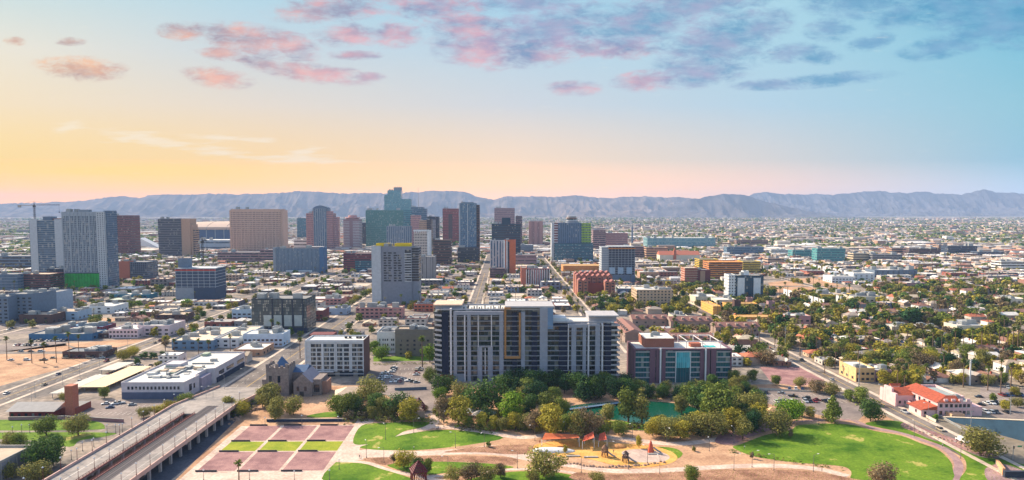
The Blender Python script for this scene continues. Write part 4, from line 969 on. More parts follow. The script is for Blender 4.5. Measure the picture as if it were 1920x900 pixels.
def church():
    Yf = at(545, 742).y; ox = at_y(555, 720, Yf).x
    root = empty('church', (ox, Yf + 12, 0), 'grey stone church with a notched bell tower and gabled hall, half in shade', 'church')
    X = lambda p: wx(p, Yf, root, 710); Z = lambda p: wz(p, Yf, 550)
    ht = Z(690)
    MB().box(X(499), -12, 0, X(541), 2, ht).build('tower', m_stone, root)
    b = MB()
    for i in range(5): b.box(X(499 + i * 9), -12.3, ht, X(504 + i * 9), -11.2, ht + (2.4 if i in (0, 2, 4) else 1.2))
    for i in range(4): b.box(X(499) - 0.2, -11 + i * 3.4, ht, X(499) + 0.8, -9.4 + i * 3.4, ht + 1.8); b.box(X(541) - 0.8, -11 + i * 3.4, ht, X(541) + 0.2, -9.4 + i * 3.4, ht + 1.8)
    b.build('battlement', m_stone, root)
    MB().hip(X(512), -9, X(532), -1, ht, ht + 5.5, over=0).build('spire_roof', mat('slate_blue_roof', (70, 96, 128)), root)
    MB().box(X(489), -10, 0, X(499) - 0.05, 4, Z(713)).build('side_chapel', m_stone, root)
    MB().box(X(541), -4, 0, X(566), 12, Z(704)).build('nave_wall', m_stone, root)
    MB().gable(X(541), -4, X(566), 12, Z(704), Z(704) + 3, axis='x', over=0.1).build('roof', MATS['slate_blue_roof'], root)
    he = Z(716)
    MB().box(X(552), -14, 0, X(586), 6, he).build('hall_wall', m_stone, root)
    MB().gable(X(552), -14, X(586), 6, he, he + 5.5, axis='y', over=0.4, mg=1).build('roof', [mat('pale_slate', (150, 140, 146)), m_stone], root)
    MB().box(X(586), -11, 0, X(601), 4, Z(712)).build('transept', m_stone, root); MB().box(X(601), -8, 0, X(610), 2, Z(718)).build('porch', mat('porch_brown_stone', (150, 116, 100)), root)  # porch in a lighter, browner stone colour than the rest
    for p, z0, z1, w_ in ((507, 8, 12, 0.8), (523, 8, 12, 0.8), (523, 2, 5, 0.9), (560, 3.5, 6, 0.7), (574, 3.5, 6, 0.7), (591, 2, 6.5, 1.0), (596, 2, 6.5, 0.6)):
        yy = -12.14 if p < 541 else (-14.14 if p < 586 else -11.14)
        MB().box(X(p) - w_, yy, z0, X(p) + w_, yy + 0.3, z1).build('window', g_dark, root)
    b = MB(); x = X(567); b.box(x - 1.2, -14.16, 0, x + 1.2, -13.9, 2.4); b.prism([(x - 1.2, -14.16), (x + 1.2, -14.16), (x + 1.2, -13.9), (x - 1.2, -13.9)], 2.4, 3.0); b.build('door', DARK(), root)
    occupy(root.location.x + X(489), Yf - 4, root.location.x + X(612), Yf + 24); MARKS.append((ox, Yf, 'stone church'))
    # small hall with pale hip roof
    p = at(650, 752); r2 = empty('parish_hall', (p.x + 1, p.y + 7, 0), 'small low hall with a pale tan hipped roof right of the stone church', 'hall', rz=R(12))
    MB().box(-8, -6, 0, 8, 6, 3.4).build('wall', m_bgrey, r2); MB().hip(-8, -6, 8, 6, 3.4, 6.8, over=1.2).build('roof', mat('pale_tan_shingle', (206, 180, 152)), r2)
    for i in range(5): MB().box(-7 + i * 3.2, -6.15, 0.8, -5.8 + i * 3.2, -5.95, 2.6).build('window', g_dark, r2)
    occupy(p.x - 9, p.y - 2, p.x + 10, p.y + 16)
church()

def school_block():
    """long white-roofed two-storey block beside the avenue, left"""
    Yf = at(287, 748).y; xl, xr = at_y(228, 735, Yf).x, at_y(345, 735, Yf).x; H = wz(717, Yf, 287)
    root = empty('civic_building', ((xl + xr) / 2, Yf + 40, 0), 'long pale two-storey civic building with a cluttered white roof beside the avenue', 'building')
    w = xr - xl; y0 = -40; m = mat('pale_lilac_stucco', (188, 180, 182))
    pl = [(-w/2, y0), (w/2, y0), (w/2 + 1, y0 + 18), (w/2 - 1.5, y0 + 19), (w/2 - 1.5, y0 + 34), (w/2 + 3, y0 + 36), (w/2 + 3, y0 + 86), (-w/2 + 12, y0 + 86), (-w/2 + 12, y0 + 60), (-w/2, y0 + 58)]
    MB().prism(pl, 0, H - 0.8, 0, 1).build('wall', [m, ROOF_W()], root)
    b = MB()
    for (xa, ya), (xb, yb) in zip(pl, pl[1:] + pl[:1]):
        d = Vector((xb - xa, yb - ya, 0)); n_ = Vector((d.y, -d.x, 0)).normalized() * 0.2; 
        b.prism([(xa + n_.x, ya + n_.y), (xb + n_.x, yb + n_.y), (xb - n_.x, yb - n_.y), (xa - n_.x, ya - n_.y)], H - 0.8, H + 0.2)
    b.build('parapet', m, root)
    for i in range(14):
        x = -w/2 + 3.5 + i * (w - 5) / 14 * 1.0
        MB().box(x, y0 - 0.12, 5.6, x + 1.2, y0 + 0.1, 7.4).build('window', g_dark, root)
    MB().box(-w/2 + 0.1, y0 - 0.2, 0, w/2 - 0.1, y0 + 0.3, 4.0).build('plinth', mat('blue_grey_plinth', (84, 92, 112)), root)  # darker blue grey band along the foot of the front
    for (ya, yb, z0, z1, xx) in ((6, 9, 3, 7, 0.4), (11, 16, 3.4, 6.4, 0.6), (24, 33, 3, 6.6, -1.5), (42, 50, 4, 6.5, 3), (54, 66, 4.2, 6.5, 3), (72, 84, 4.2, 6.5, 3)):
        MB().box(w/2 + xx - 0.3, y0 + ya, z0, w/2 + xx + 0.12, y0 + yb, z1).build('window', g_dark, root)
    MB().box(w/2 + 2.9, y0 + 38, 0, w/2 + 3.6, y0 + 84, 3.1).build('arcade', m_navy, root)
    MB().box(w/2 - 1.4, y0 + 19.2, 0, w/2 + 2.0, y0 + 33, H - 2.2).build('stair_wall', mat('mauve_stucco', (150, 142, 156)), root)
    r = random.Random(21)
    for i in range(26):
        ww, dd, hh = r.uniform(1.2, 5), r.uniform(1, 7), r.uniform(0.5, 1.8); x = r.uniform(-w/2 + 3, w/2 - 7); y = r.uniform(y0 + 6, y0 + 76)
        if x < -w/2 + 13 and y > y0 + 50: continue
        MB().box(x, y, H - 0.8, x + ww, y + dd, H - 0.8 + hh).build('roof_unit', (METAL(), mat('duct_green', (150, 160, 138)), ROOF_T(), ROOF_W())[i % 4], root)
    b = MB(); 
    for (xa, ya, xb, yb) in ((-10, y0+14, 8, y0+16), (-6, y0+28, 10, y0+27), (2, y0+12, 4, y0+40), (-12, y0+38, 6, y0+41), (0, y0+52, 14, y0+50)): b.box(xa, ya, H - 0.7, xb, yb + 0.8, H + 0.1)
    b.build('roof_duct', METAL(), root)
    MB().box(-w/2 + 6, y0 + 40, H - 0.8, -w/2 + 16, y0 + 50, H + 1.8).build('roof_room', m, root)
    occupy(root.location.x - w/2, Yf, root.location.x + w/2 + 3, Yf + 86); MARKS.append((root.location.x, Yf, 'long civic building'))
school_block()

def brick_station():
    Yf = at(60, 784).y; root = empty('brick_building', (at_y(62, 770, Yf).x, Yf + 8, 0), 'low red brick building with a grey gabled roof and a square brick chimney', 'building')
    X = lambda p: wx(p, Yf, root, 770)
    MB().box(X(17), -8, 0, X(100), 8, 3.8).build('wall', mat('deep_red_brick', (120, 48, 44), scale=1.2), root)
    MB().gable(X(17), -8, X(100), 8, 3.8, 6.6, axis='x', over=1.2).build('roof', [mat('pale_grey_roof', (150, 146, 142))], root)
    MB().box(X(100), -2, 0, X(128), 12, 3.6, 0, 1).build('wing', [m_brick, ROOF_G()], root)
    MB().box(X(112), -3.5, 0, X(127), 1.6, wz(728, Yf - 0, 118)).build('chimney', m_orbrick, root)
    for i in range(6): MB().box(X(20 + i * 13), -8.15, 1.0, X(25 + i * 13), -7.9, 2.6).build('window', g_dark, root)
    occupy(root.location.x + X(17), Yf - 1, root.location.x + X(128), Yf + 20); MARKS.append((root.location.x, Yf, 'red brick building with chimney'))
brick_station()

def corner_block():
    b_ = at(62, 905); z = 9.5
    far = at(61, 834, z); root = empty('grey_building', (far.x - 30, far.y - 24, 0), 'flat-roofed grey concrete building cut by the lower left corner of the view', 'building')
    MB().box(-30, -60, 0, 30, 24, z - 1.0, 0, 1).build('wall', [mat('ribbed_grey', (128, 126, 134)), ROOF_T()], root)
    b = MB(); ring(b, -30.1, -60, 30.1, 24.1, z - 1.0, z, 0.5); b.build('parapet', CONC(), root)
    MB().box(6, -6, z - 1, 16, 6, z + 0.6).build('roof_unit', WHITE(), root)
    for i in range(18): MB().box(30.0, -58 + i * 4.5, 0.2, 30.25, -57.6 + i * 4.5, z - 1.2).build('rib', CONC(), root)
    occupy(root.location.x - 30, root.location.y - 60, root.location.x + 30, root.location.y + 24)
corner_block()

def mission():
    """pink mission style building, right, turned to the street"""
    p = at(1760, 790); root = empty('mission_building', (p.x + 1, p.y + 22, 0), 'pink mission-style building with terracotta tiled eaves and a grey flat roof', 'building')
    m_p = mat('mission_pink', (218, 176, 172)); m_t = mat('orange_clay_tile', (156, 76, 52), scale=1.0, var=0.35)
    s_ = 1.0; A = lambda px, py, z=0: at(px, py, z) - root.location
    H = 9.0
    fx0 = A(1757, 782).x; fx1 = A(1822, 782).x; y0 = A(1757, 782).y
    D = 31
    MB().box(fx0, y0, 0, fx1, y0 + D, H - 0.6, 0, 1).build('wall', [m_p, mat('grey_green_roofing', (140, 150, 148))], root)
    b = MB(); ring(b, fx0 + 7, y0 + 6, fx1 - 0.1, y0 + D, H - 0.6, H + 0.6, 0.6); b.build('parapet', m_p, root)
    b = MB(); b.quad((fx0 - 0.9, y0 - 0.9, H - 0.9), (fx0 - 0.9, y0 + D, H - 0.9), (fx0 + 7, y0 + D, H + 1.7), (fx0 + 7, y0 + 4, H + 1.7))
    b.quad((fx0 - 0.9, y0 - 0.9, H - 0.9), (fx0 + 7, y0 + 4, H + 1.7), (fx0 + 12, y0 + 4, H + 1.7), (fx0 + 12, y0 - 0.9, H - 0.9)); b.poly([(fx0 + 12, y0 - 0.9, H - 0.9), (fx0 + 12, y0 + 4, H + 1.7), (fx0 + 12, y0 + 4, H - 0.9)])
    b.quad((fx0 + 7, y0 + 4, H + 1.7), (fx0 + 7, y0 + D, H + 1.7), (fx0 + 7.3, y0 + D, H - 0.5), (fx0 + 7.3, y0 + 4, H - 0.5)); b.build('tile_roof', m_t, root)
    # front windows in two rows, side windows
    for i, xx in enumerate((0.10, 0.26, 0.40, 0.54, 0.66, 0.78, 0.90)):
        x = fx0 + (fx1 - fx0) * xx
        for z0, z1 in ((1.2, 3.4), (5.2, 7.0)): 
            f = MB().box(x - 0.75, y0 - 0.12, z0, x + 0.75, y0 + 0.1, z1).build('window', g_dark, root)
            MB().box(x - 0.95, y0 - 0.22, z0 - 0.2, x + 0.95, y0 + 0.0, z0, bottom=True).build('sill', WHITE(), f)
    for i in range(5):
        y = y0 + 6 + i * 4.5
        MB().box(fx0 - 0.12, y, 4.9, fx0 + 0.1, y + 1.7, 6.9).build('window', g_dark, root)
    b = MB(); n = 5
    for i in range(n - 2): b.box(fx0 - 5, y0 + 13 + i * 3.2, 0, fx0 - 4.4, y0 + 13.8 + i * 3.2, 3.0)
    b.box(fx0 - 5, y0 + 13, 3.0, fx0 - 4.4, y0 + 20.6, 3.6, bottom=True); b.build('arcade', m_p, root)
    MB().box(fx0 - 8, y0 + 1, 0, fx0 - 0.1, y0 + 12, 4.0).build('wing', m_p, root)
    b = MB(); b.quad((fx0 - 9, y0 + 0, 3.9), (fx0 - 9, y0 + 13, 3.9), (fx0, y0 + 13, 6.0), (fx0, y0 + 0, 6.0)); b.poly([(fx0-9,y0,3.9),(fx0,y0,6.0),(fx0,y0,3.9)]); b.build('wing_roof', m_t, root)
    MB().box(fx0 - 6.5, y0 + 0.86, 1.2, fx0 - 5.3, y0 + 1.1, 2.8).build('window', g_dark, root)
    MB().box(fx0 - 8.14, y0 + 5, 1.2, fx0 - 7.9, y0 + 6.2, 2.8).build('window', g_dark, root)
    # left wing with stepped gable
    x1 = fx0; 
    MB().box(x1 - 10, y0 + 21, 0, x1 - 0.1, y0 + 35, 6.2).build('wing', m_p, root)
    MB().gable(x1 - 10, y0 + 21, x1 + 10, y0 + 35, 6.2, 9.0, axis='x', over=0.4, mg=1).build('wing_roof', [m_t, m_p], root)
    MB().box(x1 - 11, y0 + 20, 0, x1 - 9.8, y0 + 36, 7.2).box(x1 - 11, y0 + 24, 7.2, x1 - 9.8, y0 + 32, 9.4).build('gable_wall', m_p, root)
    for i in range(3): MB().box(x1 - 8.5 + i * 3, y0 + 20.86, 1.4, x1 - 7.3 + i * 3, y0 + 21.1, 3.0).build('window', g_dark, root)
    # front right part, lower, with scalloped parapet
    MB().box(fx1 - 14, y0 - 5, 0, fx1 - 7, y0 - 0.1, 3.0).build('porch', mat('peach_stucco', (216, 168, 130)), root)
    MB().box(fx1, y0 + 2, 0, fx1 + 7, y0 + 16, 5.0).build('wing', m_p, root)
    b = MB()
    for i in range(4): b.box(fx1 - 15 + i * 4, y0 - 0.14, H - 0.6, fx1 - 13 + i * 4, y0 + 0.6, H + 0.7)
    b.build('parapet', m_p, root)
    roof_units(root, fx0 + 10, fx1 - 2, y0 + 2, y0 + 12, H - 0.6, 5, 4)
    occupy(root.location.x + fx0 - 12, root.location.y + y0 - 5, root.location.x + fx1 + 8, root.location.y + y0 + 54); MARKS.append((root.location.x, root.location.y, 'pink mission building'))
    # free standing gateway with little tiled roof
    q = at(1677, 742); g_ = empty('entry_gate', (q.x, q.y, 0), 'small pink entry gate with a terracotta cap left of the mission building', 'gate')
    MB().box(-2.6, -0.8, 0, -1.6, 0.8, 4.6).box(1.6, -0.8, 0, 2.6, 0.8, 4.6).box(-2.6, -0.8, 4.6, 2.6, 0.8, 6.4, bottom=True).build('arch', m_p, g_)
    MB().gable(-2.8, -1, 2.8, 1, 6.4, 7.6, over=0.3).build('cap', m_t, g_)
mission()

def gable_rows():
    """brown-roofed townhouses behind the plum block: each row a building"""
    m_r = mat('brown_shingle', (136, 96, 86), scale=0.9, var=0.2); m_w = mat('town_taupe', (150, 128, 116))
    rows = [(1172, 1206, 628, 12, 60, 'y', 'long brown-gabled townhouse row running away beside the large condominium'), (1206, 1338, 640, 12, 17, 'x', 'brown-gabled townhouse row directly behind the plum brick block'),
            (1186, 1252, 600, 12, 15, 'x', 'brown-gabled townhouse row beyond the parked cars, left one of the pair'), (1258, 1336, 604, 12, 15, 'x', 'brown-gabled townhouse row beyond the parked cars, right one of the pair'),
            (1342, 1424, 616, 12, 15, 'x', 'mixed tan townhouse row right of the brown-gabled rows')]
    for l, r, base, _, dp, ax, lb in rows:
        Yf = at((l + r) / 2, base + 14).y; x0, x1 = at_y(l, base, Yf).x, at_y(r, base, Yf).x; w = x1 - x0
        root = empty('townhouse_row', ((x0 + x1) / 2, Yf + dp / 2, 0), lb, 'townhouses', 'townhouse rows with pitched roofs')
        h = 8.0; MB().box(-w/2, -dp/2, 0, w/2, dp/2, h).build('wall', m_w, root)
        MB().gable(-w/2, -dp/2, w/2, dp/2, h, h + 3.4, axis=ax, over=0.8, mg=1).build('roof', [m_r, m_w], root)
        n = max(2, int((w if ax == 'x' else dp) / 7))
        for i in range(n):
            if ax == 'x':
                x = -w/2 + w * (i + 0.5) / n; MB().box(x - 1.0, -dp/2 - 0.12, 4, x + 1.0, -dp/2 + 0.1, 5.6).build('window', g_dark, root); MB().box(x + 1.6, -dp/2 - 0.1, 0, x + 2.8, -dp/2 + 0.1, 2.2).build('door', m_redbr, root)
                MB().box(x - 1.1, -dp/2 + 1.2, h + 0.6, x + 1.1, -dp/2 + 4.5, h + 2.9).build('dormer', m_w, root)
            else:
                y = -dp/2 + dp * (i + 0.5) / n; MB().box(-w/2 - 0.12, y - 1, 4, -w/2 + 0.1, y + 1, 5.6).build('window', g_dark, root); MB().box(-w/2 + 1, y - 0.6, h + 0.8, -w/2 + 3, y + 0.6, h + 3.2).build('chimney', m_w, root)
        occupy(x0, Yf, x1, Yf + dp, 7)
gable_rows()

def lowrise(name, label, cat, l, r, top, base, depth, wall, roof, nwin=0, cols=None, seed=0, units=4, mark=None, group=None, winh=1.5, skew=0, door=True):
    t = bld(name, label, cat, l, r, top, base, depth, wall, None, mark, group=group, style='none', roof=roof, units=units, seed=seed, parapet=0.7)
    w, h = t['_w'], t['_h']; nf = max(1, int(h / 3.6))
    for k in range(nf):
        for i in range(nwin):
            x = -w/2 + w * (i + 0.5) / nwin; ww = min(1.4, w / nwin * 0.3)
            MB().box(x - ww, -depth/2 - 0.13, 1.1 + k * 3.5, x + ww, -depth/2 + 0.1, 1.1 + winh + k * 3.5).build('window', g_dark, t)
    s = 1 if t.location.x < 0 else -1
    for i in range(max(1, int(depth / 7))):
        y = -depth/2 + 3 + i * 7; 
        if y + 2 < depth / 2: MB().box(s * w/2 - 0.13, y, 1.2, s * w/2 + 0.13, y + 2.4, 2.8).build('window', g_dark, t)
    if door: MB().box(-w/2 + 0.8, -depth/2 - 0.16, 0, -w/2 + 2.0, -depth/2 + 0.1, 2.3).build('door', DARK(), t)
    return t
RW, RT, RG = ROOF_W(), ROOF_T(), ROOF_G()
m_teal = mat('teal_paint', (50, 110, 128)); m_maroon = mat('maroon_paint', (110, 44, 62)); m_palepink = mat('pale_pink_paint', (216, 190, 188))
LOW = [(-16, 16, 556, 606, 40, m_bgrey, RG, 3, 'blue-grey apartment wing at the far left edge'), (18, 62, 551, 602, 36, m_bgrey, RG, 4, 'blue-grey four-storey apartment block with pale roof, middle of its row'), (64, 104, 548, 588, 30, mat('pale_blue_grey', (140, 152, 168)), RG, 4, 'paler apartment block at the right end of the blue-grey row'),
       (54, 172, 626, 638, 22, m_bblue, RG, 0, 'bright blue warehouse front behind the row of parked cars'), (115, 192, 613, 622, 22, m_maroon, m_bblue, 6, 'maroon and teal shop row behind the bright blue warehouse'),
       (204, 258, 617, 634, 26, m_palepink, RW, 8, 'pale pink two-storey shop with many small windows'), (258, 318, 610, 630, 30, m_palepink, RW, 5, 'white-roofed pink annexe joined to the many-windowed shop'), (182, 204, 625, 634, 18, m_dbrown, RW, 2, 'tiny dark shop with white roof left of the pale pink shop'),
       (117, 197, 659, 671, 16, m_dbrown, mat('slate_roofing', (104, 110, 116)), 6, 'long dark cafe with slate roof beside the dirt lot'), (291, 345, 590, 604, 22, m_dbrown, ROOF_T(), 4, 'brown shop with a tan roof by the left avenue'),
       (322, 400, 638, 656, 66, mat('warehouse_blue', (104, 128, 150)), MATS.get('cream_roof') or mat('cream_roof', (206, 186, 160)), 5, 'blue-fronted warehouse with a huge cream roof'), (400, 446, 634, 652, 60, m_white, mat('cream_roof2', (206, 190, 168)), 3, 'white-walled warehouse bay right of the blue-fronted one'),
       (456, 530, 626, 650, 20, mat('ice_blue', (184, 198, 210)), RW, 9, 'pale ice-blue two-storey workshop with a row of small windows'), (438, 492, 655, 668, 26, m_tan, RW, 3, 'tan store with white roof in front of the ice-blue workshop'),
       (160, 212, 574, 588, 30, m_white, RW, 3, 'white workshop by the left-hand side street'), (96, 145, 584, 600, 24, m_pblue, RT, 3, 'pale blue shed with tan roof at the left'), (36, 96, 590, 607, 22, m_dbrown, RT, 3, 'dark shed with tan roof at the left'),
       (198, 240, 562, 574, 24, m_olive, mat('green_roofing', (168, 176, 158)), 3, 'olive shed with a greenish roof'), (214, 280, 552, 564, 20, m_teal, RW, 4, 'teal shop row with white roof'), (435, 472, 580, 606, 24, m_pblue, RW, 4, 'pale blue glass-walled garage left of the dark glass cube'),
       (667, 754, 577, 597, 18, m_rose, RT, 10, 'long rose brick hall with arched windows below the yellow-topped tower'), (776, 812, 570, 584, 16, m_orbrick, ROOF_G(), 5, 'orange brick hall right of the yellow-topped tower'),
       (574, 640, 560, 572, 26, m_rose, RW, 9, 'pink brick row with white roof right of the dark glass cube'), (575, 606, 582, 602, 24, m_redbr, RW, 4, 'dark red shop right of the dark glass cube'), (608, 650, 578, 590, 20, m_pblue, RG, 2, 'grey metal shed beyond the dark red shop'),
       (812, 868, 570, 588, 20, m_tan, RT, 6, 'tan hall partly behind the large condominium'), (1200, 1236, 510, 522, 24, m_tan, RW, 4, 'tan low block with white roof behind the beige walk-up'), (1262, 1290, 592, 606, 20, mat('ribbed_cream', (190, 180, 160)), RG, 8, 'ribbed cream house block left of the orange timber wings'),
       (1304, 1345, 556, 572, 26, mat('ribbed_cream', (1, 1, 1)), RW, 8, 'ribbed cream townhouses left of the white-panelled tower'), (1345, 1382, 562, 578, 26, mat('ribbed_cream', (1, 1, 1)), RW, 7, 'ribbed cream townhouses at the foot of the white-panelled tower'),
       (1474, 1520, 592, 612, 18, m_rose, RW, 4, 'rose walk-up with white roof in front of the white-roofed lots'), (1605, 1640, 690, 716, 22, mat('sand_stucco', (206, 170, 120)), RW, 4, 'sand-coloured two-storey house block with white roof behind the palms'),
       (1640, 1672, 694, 716, 18, m_mauve, RW, 3, 'mauve shaded end of the sand-coloured block'), (1672, 1712, 612, 626, 16, m_cream, RW, 4, 'cream flat-roofed apartments, left one of two alike among the palms'), (1716, 1760, 612, 626, 16, m_olive, RW, 4, 'olive flat-roofed apartments, right one of two alike among the palms'),  # mauve wall colour stands for shade on the sand block's end
       (1794, 1850, 610, 632, 18, m_cream, RW, 5, 'cream apartments with a bright white roof among the far right palms'), (1888, 1925, 560, 575, 20, m_cream, RW, 4, 'long white-roofed shed at the right edge'),
       (1540, 1600, 552, 566, 26, m_ochre, RT, 6, 'yellow stucco apartments right of the white townhouses'), (1600, 1660, 556, 572, 24, m_cream, RG, 6, 'cream apartments with grey roof beyond the dark round tree'), (1560, 1604, 518, 530, 30, m_white, RW, 7, 'white townhouse terrace with dark gaps, near the green lawnless lots'),
       (1640, 1720, 506, 520, 30, m_bgrey, RW, 8, 'blue-grey terraces with white roofs at the right'), (1600, 1640, 512, 528, 30, m_white, RW, 4, 'white terraces left of the blue-grey ones'), (1700, 1735, 530, 544, 20, m_mauve, RW, 3, 'mauve flat-roofed house right of the blue-grey terraces')]
for a in LOW:
    l, r, tp, bs, dp, wl_, rf, nw, lb = a
    lowrise('low_building', lb, 'building', l, r, tp, bs, dp, wl_, rf, nw, seed=l + 50, units=max(2, int((r - l) / 12)))
def carport(l, r, bl, depth, col, lb, rot=0):
    Yf = at((l + r) / 2, bl, 3).y; x0, x1 = at((l), bl, 3).x, at(r, bl, 3).x; w = x1 - x0
    root = empty('carport', ((x0 + x1) / 2, Yf + depth / 2, 0), lb, 'carport', 'carports beside the long civic building')
    MB().box(-w/2, -depth/2, 2.9, w/2, depth/2, 3.15, bottom=True).build('roof', col, root)
    for i in range(int(depth / 8) + 1):
        for s in (-0.35, 0.35):
            MB().box(s * w - 0.12, -depth/2 + 1 + i * 8 - 0.12, 0, s * w + 0.12, -depth/2 + 1 + i * 8 + 0.12, 2.9).build('post', METAL(), root)
    occupy(x0, Yf, x1, Yf + depth, 1)
cr_ = mat('cream_carport', (214, 188, 150)); gr_ = mat('grey_carport', (186, 178, 166))
carport(150, 196, 726, 56, cr_, 'long cream carport roof over parked cars'); carport(184, 216, 694, 24, gr_, 'short pale carport beyond the long cream one'); carport(92, 120, 738, 46, gr_, 'grey-white carport nearest the left avenue')
# timber framed wings under construction among the trees
t = bld('timber_frame', 'pale timber-framed low wing in front, three-winged building site', 'building', 1385, 1462, 594, 606, 16, mat('fresh_timber', (214, 160, 80), var=0.3, scale=0.8), MATS['raw_timber'], 'timber building site', style='slabs', fh=2.6, units=0)
bld('timber_frame', 'timber-framed side wing running away at the building site', 'building', 1337, 1352, 574, 590, 44, MATS['fresh_timber'], MATS['raw_timber'], style='slabs', fh=2.6, units=0)
bld('timber_frame', 'timber-framed rear wing of the building site', 'building', 1362, 1420, 569, 582, 14, MATS['fresh_timber'], MATS['raw_timber'], style='slabs', fh=2.6, units=0)
for l, r, tp, bs, lb in ((1377, 1389, 563, 592, 'dark stair tower standing on the timber building site'), (1441, 1453, 565, 592, 'pale grey stair tower at the right of the timber building site'), (1401, 1412, 558, 574, 'grey stair tower behind the timber building site')):
    bld('stair_tower', lb, 'tower', l, r, tp, bs, 7, m_mauve if l > 1380 else m_dbrown, None, style='none', units=0)
# white townhouse terraces, each house of a terrace a building
def terraces():
    k = 0
    for (px0, py0, px1, py1, n) in ((1476, 556, 1545, 576, 8), (1530, 506, 1600, 520, 8), (1545, 556, 1578, 570, 5)):
        a, c = at(px0, py0), at(px1, py1)
        for i in range(n):
            p = a.lerp(c, i / (n - 1)); d = (c - a).length / n
            root = empty('townhouse', (p.x, p.y + 6, 0), 'white three-storey townhouse with a dark garage gap, one of a stepped terrace', 'townhouse', 'white townhouse terraces right of the white-panelled tower')
            ww = abs(c.x - a.x) / n * 0.78
            MB().box(-ww/2, -6, 0, ww/2, 6, 9.0, 0, 1).build('wall', [m_white, RG], root)
            MB().box(-ww/2 + 0.3, -6.14, 0.1, ww/2 - 0.3, -5.9, 2.4).build('garage_door', DARK(), root)
            for z in (3.8, 6.6): MB().box(-ww * 0.3, -6.14, z, ww * 0.3, -5.9, z + 1.4).build('window', g_dark, root)
            MB().box(-ww/2 - 0.12, -2, 4, -ww/2 + 0.1, 1, 5.6).build('window', g_dark, root)
            occupy(p.x - ww/2, p.y, p.x + ww/2, p.y + 12, 0.5)
terraces()
# ------------------------------------------------------------------ ground sheets
def wmat(name, c1, c2, scale=0.08, fine=1.2, rough=0.95, contrast=(0.38, 0.62), fvar=0.15, spec=0.1, patch=None):
    """ground surface in world coordinates: two tones in patches plus fine grain"""
    if name in MATS: return MATS[name]
    m, nt, b = nt_new(name); L = nt.links.new
    g = nt.nodes.new('ShaderNodeNewGeometry')
    n = nt.nodes.new('ShaderNodeTexNoise'); L(g.outputs['Position'], n.inputs[0]); n.inputs['Scale'].default_value = scale; n.inputs['Detail'].default_value = 6; n.inputs['Roughness'].default_value = 0.65
    cr = nt.nodes.new('ShaderNodeValToRGB'); L(n.outputs[0], cr.inputs[0]); e = cr.color_ramp.elements
    e[0].position = contrast[0]; e[0].color = lin(c1) + (1,); e[1].position = contrast[1]; e[1].color = lin(c2) + (1,)
    if patch:
        e_ = e.new(min(0.97, contrast[1] + 0.07)); e_.color = lin(c2) + (1,); e_ = e.new(min(0.99, contrast[1] + 0.11)); e_.color = lin(patch) + (1,)
    n2 = nt.nodes.new('ShaderNodeTexNoise'); L(g.outputs['Position'], n2.inputs[0]); n2.inputs['Scale'].default_value = fine; n2.inputs['Detail'].default_value = 3
    mr = nt.nodes.new('ShaderNodeMapRange'); L(n2.outputs[0], mr.inputs[0]); mr.inputs[1].default_value = 0.3; mr.inputs[2].default_value = 0.7; mr.inputs[3].default_value = 1 - fvar; mr.inputs[4].default_value = 1 + fvar
    vm = nt.nodes.new('ShaderNodeVectorMath'); vm.operation = 'SCALE'; L(cr.outputs[0], vm.inputs[0]); L(mr.outputs[0], vm.inputs['Scale'])
    L(vm.outputs[0], b.inputs['Base Color']); b.inputs['Roughness'].default_value = rough; b.inputs['Specular IOR Level'].default_value = spec
    MATS[name] = m
    return m
gm_asph = wmat('asphalt', (92, 86, 84), (132, 122, 114), 0.05, 0.8)
gm_shade = wmat('bridge_shade_asphalt', (62, 66, 76), (84, 86, 94), 0.05, 0.8)  # the bridge's cast shadow put into an asphalt colour
gm_asph2 = wmat('parking_asphalt', (110, 100, 96), (146, 132, 124), 0.04, 0.7)
gm_walk = wmat('pale_walkway', (182, 158, 142), (208, 184, 166), 0.1, 0.8)
gm_conc = wmat('pale_concrete_ground', (176, 158, 142), (206, 188, 168), 0.06, 0.8)
gm_dirt = wmat('tan_dirt', (156, 120, 94), (190, 152, 120), 0.07, 0.9, fvar=0.22, patch=(128, 112, 80))
gm_dirt2 = wmat('brown_bed', (128, 92, 74), (170, 130, 104), 0.12, 1.5, fvar=0.3)
gm_gravel = wmat('mauve_gravel', (130, 96, 96), (164, 126, 120), 0.12, 2.0, fvar=0.2)
gm_lawn = wmat('bright_lawn', (58, 92, 18), (98, 124, 34), 0.06, 0.9, fvar=0.22, contrast=(0.36, 0.53), patch=(158, 150, 80))
gm_lawn2 = wmat('yellow_lawn', (118, 132, 34), (148, 150, 48), 0.12, 1.2)
gm_city = wmat('city_ground', (104, 98, 94), (160, 144, 128), 0.03, 0.3, fvar=0.3)
gm_rubber = wmat('yellow_rubber', (198, 144, 76), (218, 168, 96), 0.12, 1.0, fvar=0.2)
gm_sand = wmat('grey_sand', (170, 148, 136), (196, 172, 156), 0.2, 1.0)
gm_mauve = wmat('mauve_path', (136, 110, 110), (162, 134, 130), 0.12, 1.0)
Z = [0.012]
def sheet(name, pts, m, lift=None, world=False, kind='structure'):
    z = lift if lift is not None else Z[0]
    P = [((p[0], p[1]) if world else tuple(at(p[0], p[1]).xy)) for p in pts]
    a = sum(P[i][0]*P[(i+1)%len(P)][1]-P[(i+1)%len(P)][0]*P[i][1] for i in range(len(P)))
    if a < 0: P = P[::-1]
    b = MB(); b.poly([(x, y, z) for x, y in P]); return tag(b.build(name, m), kind=kind)
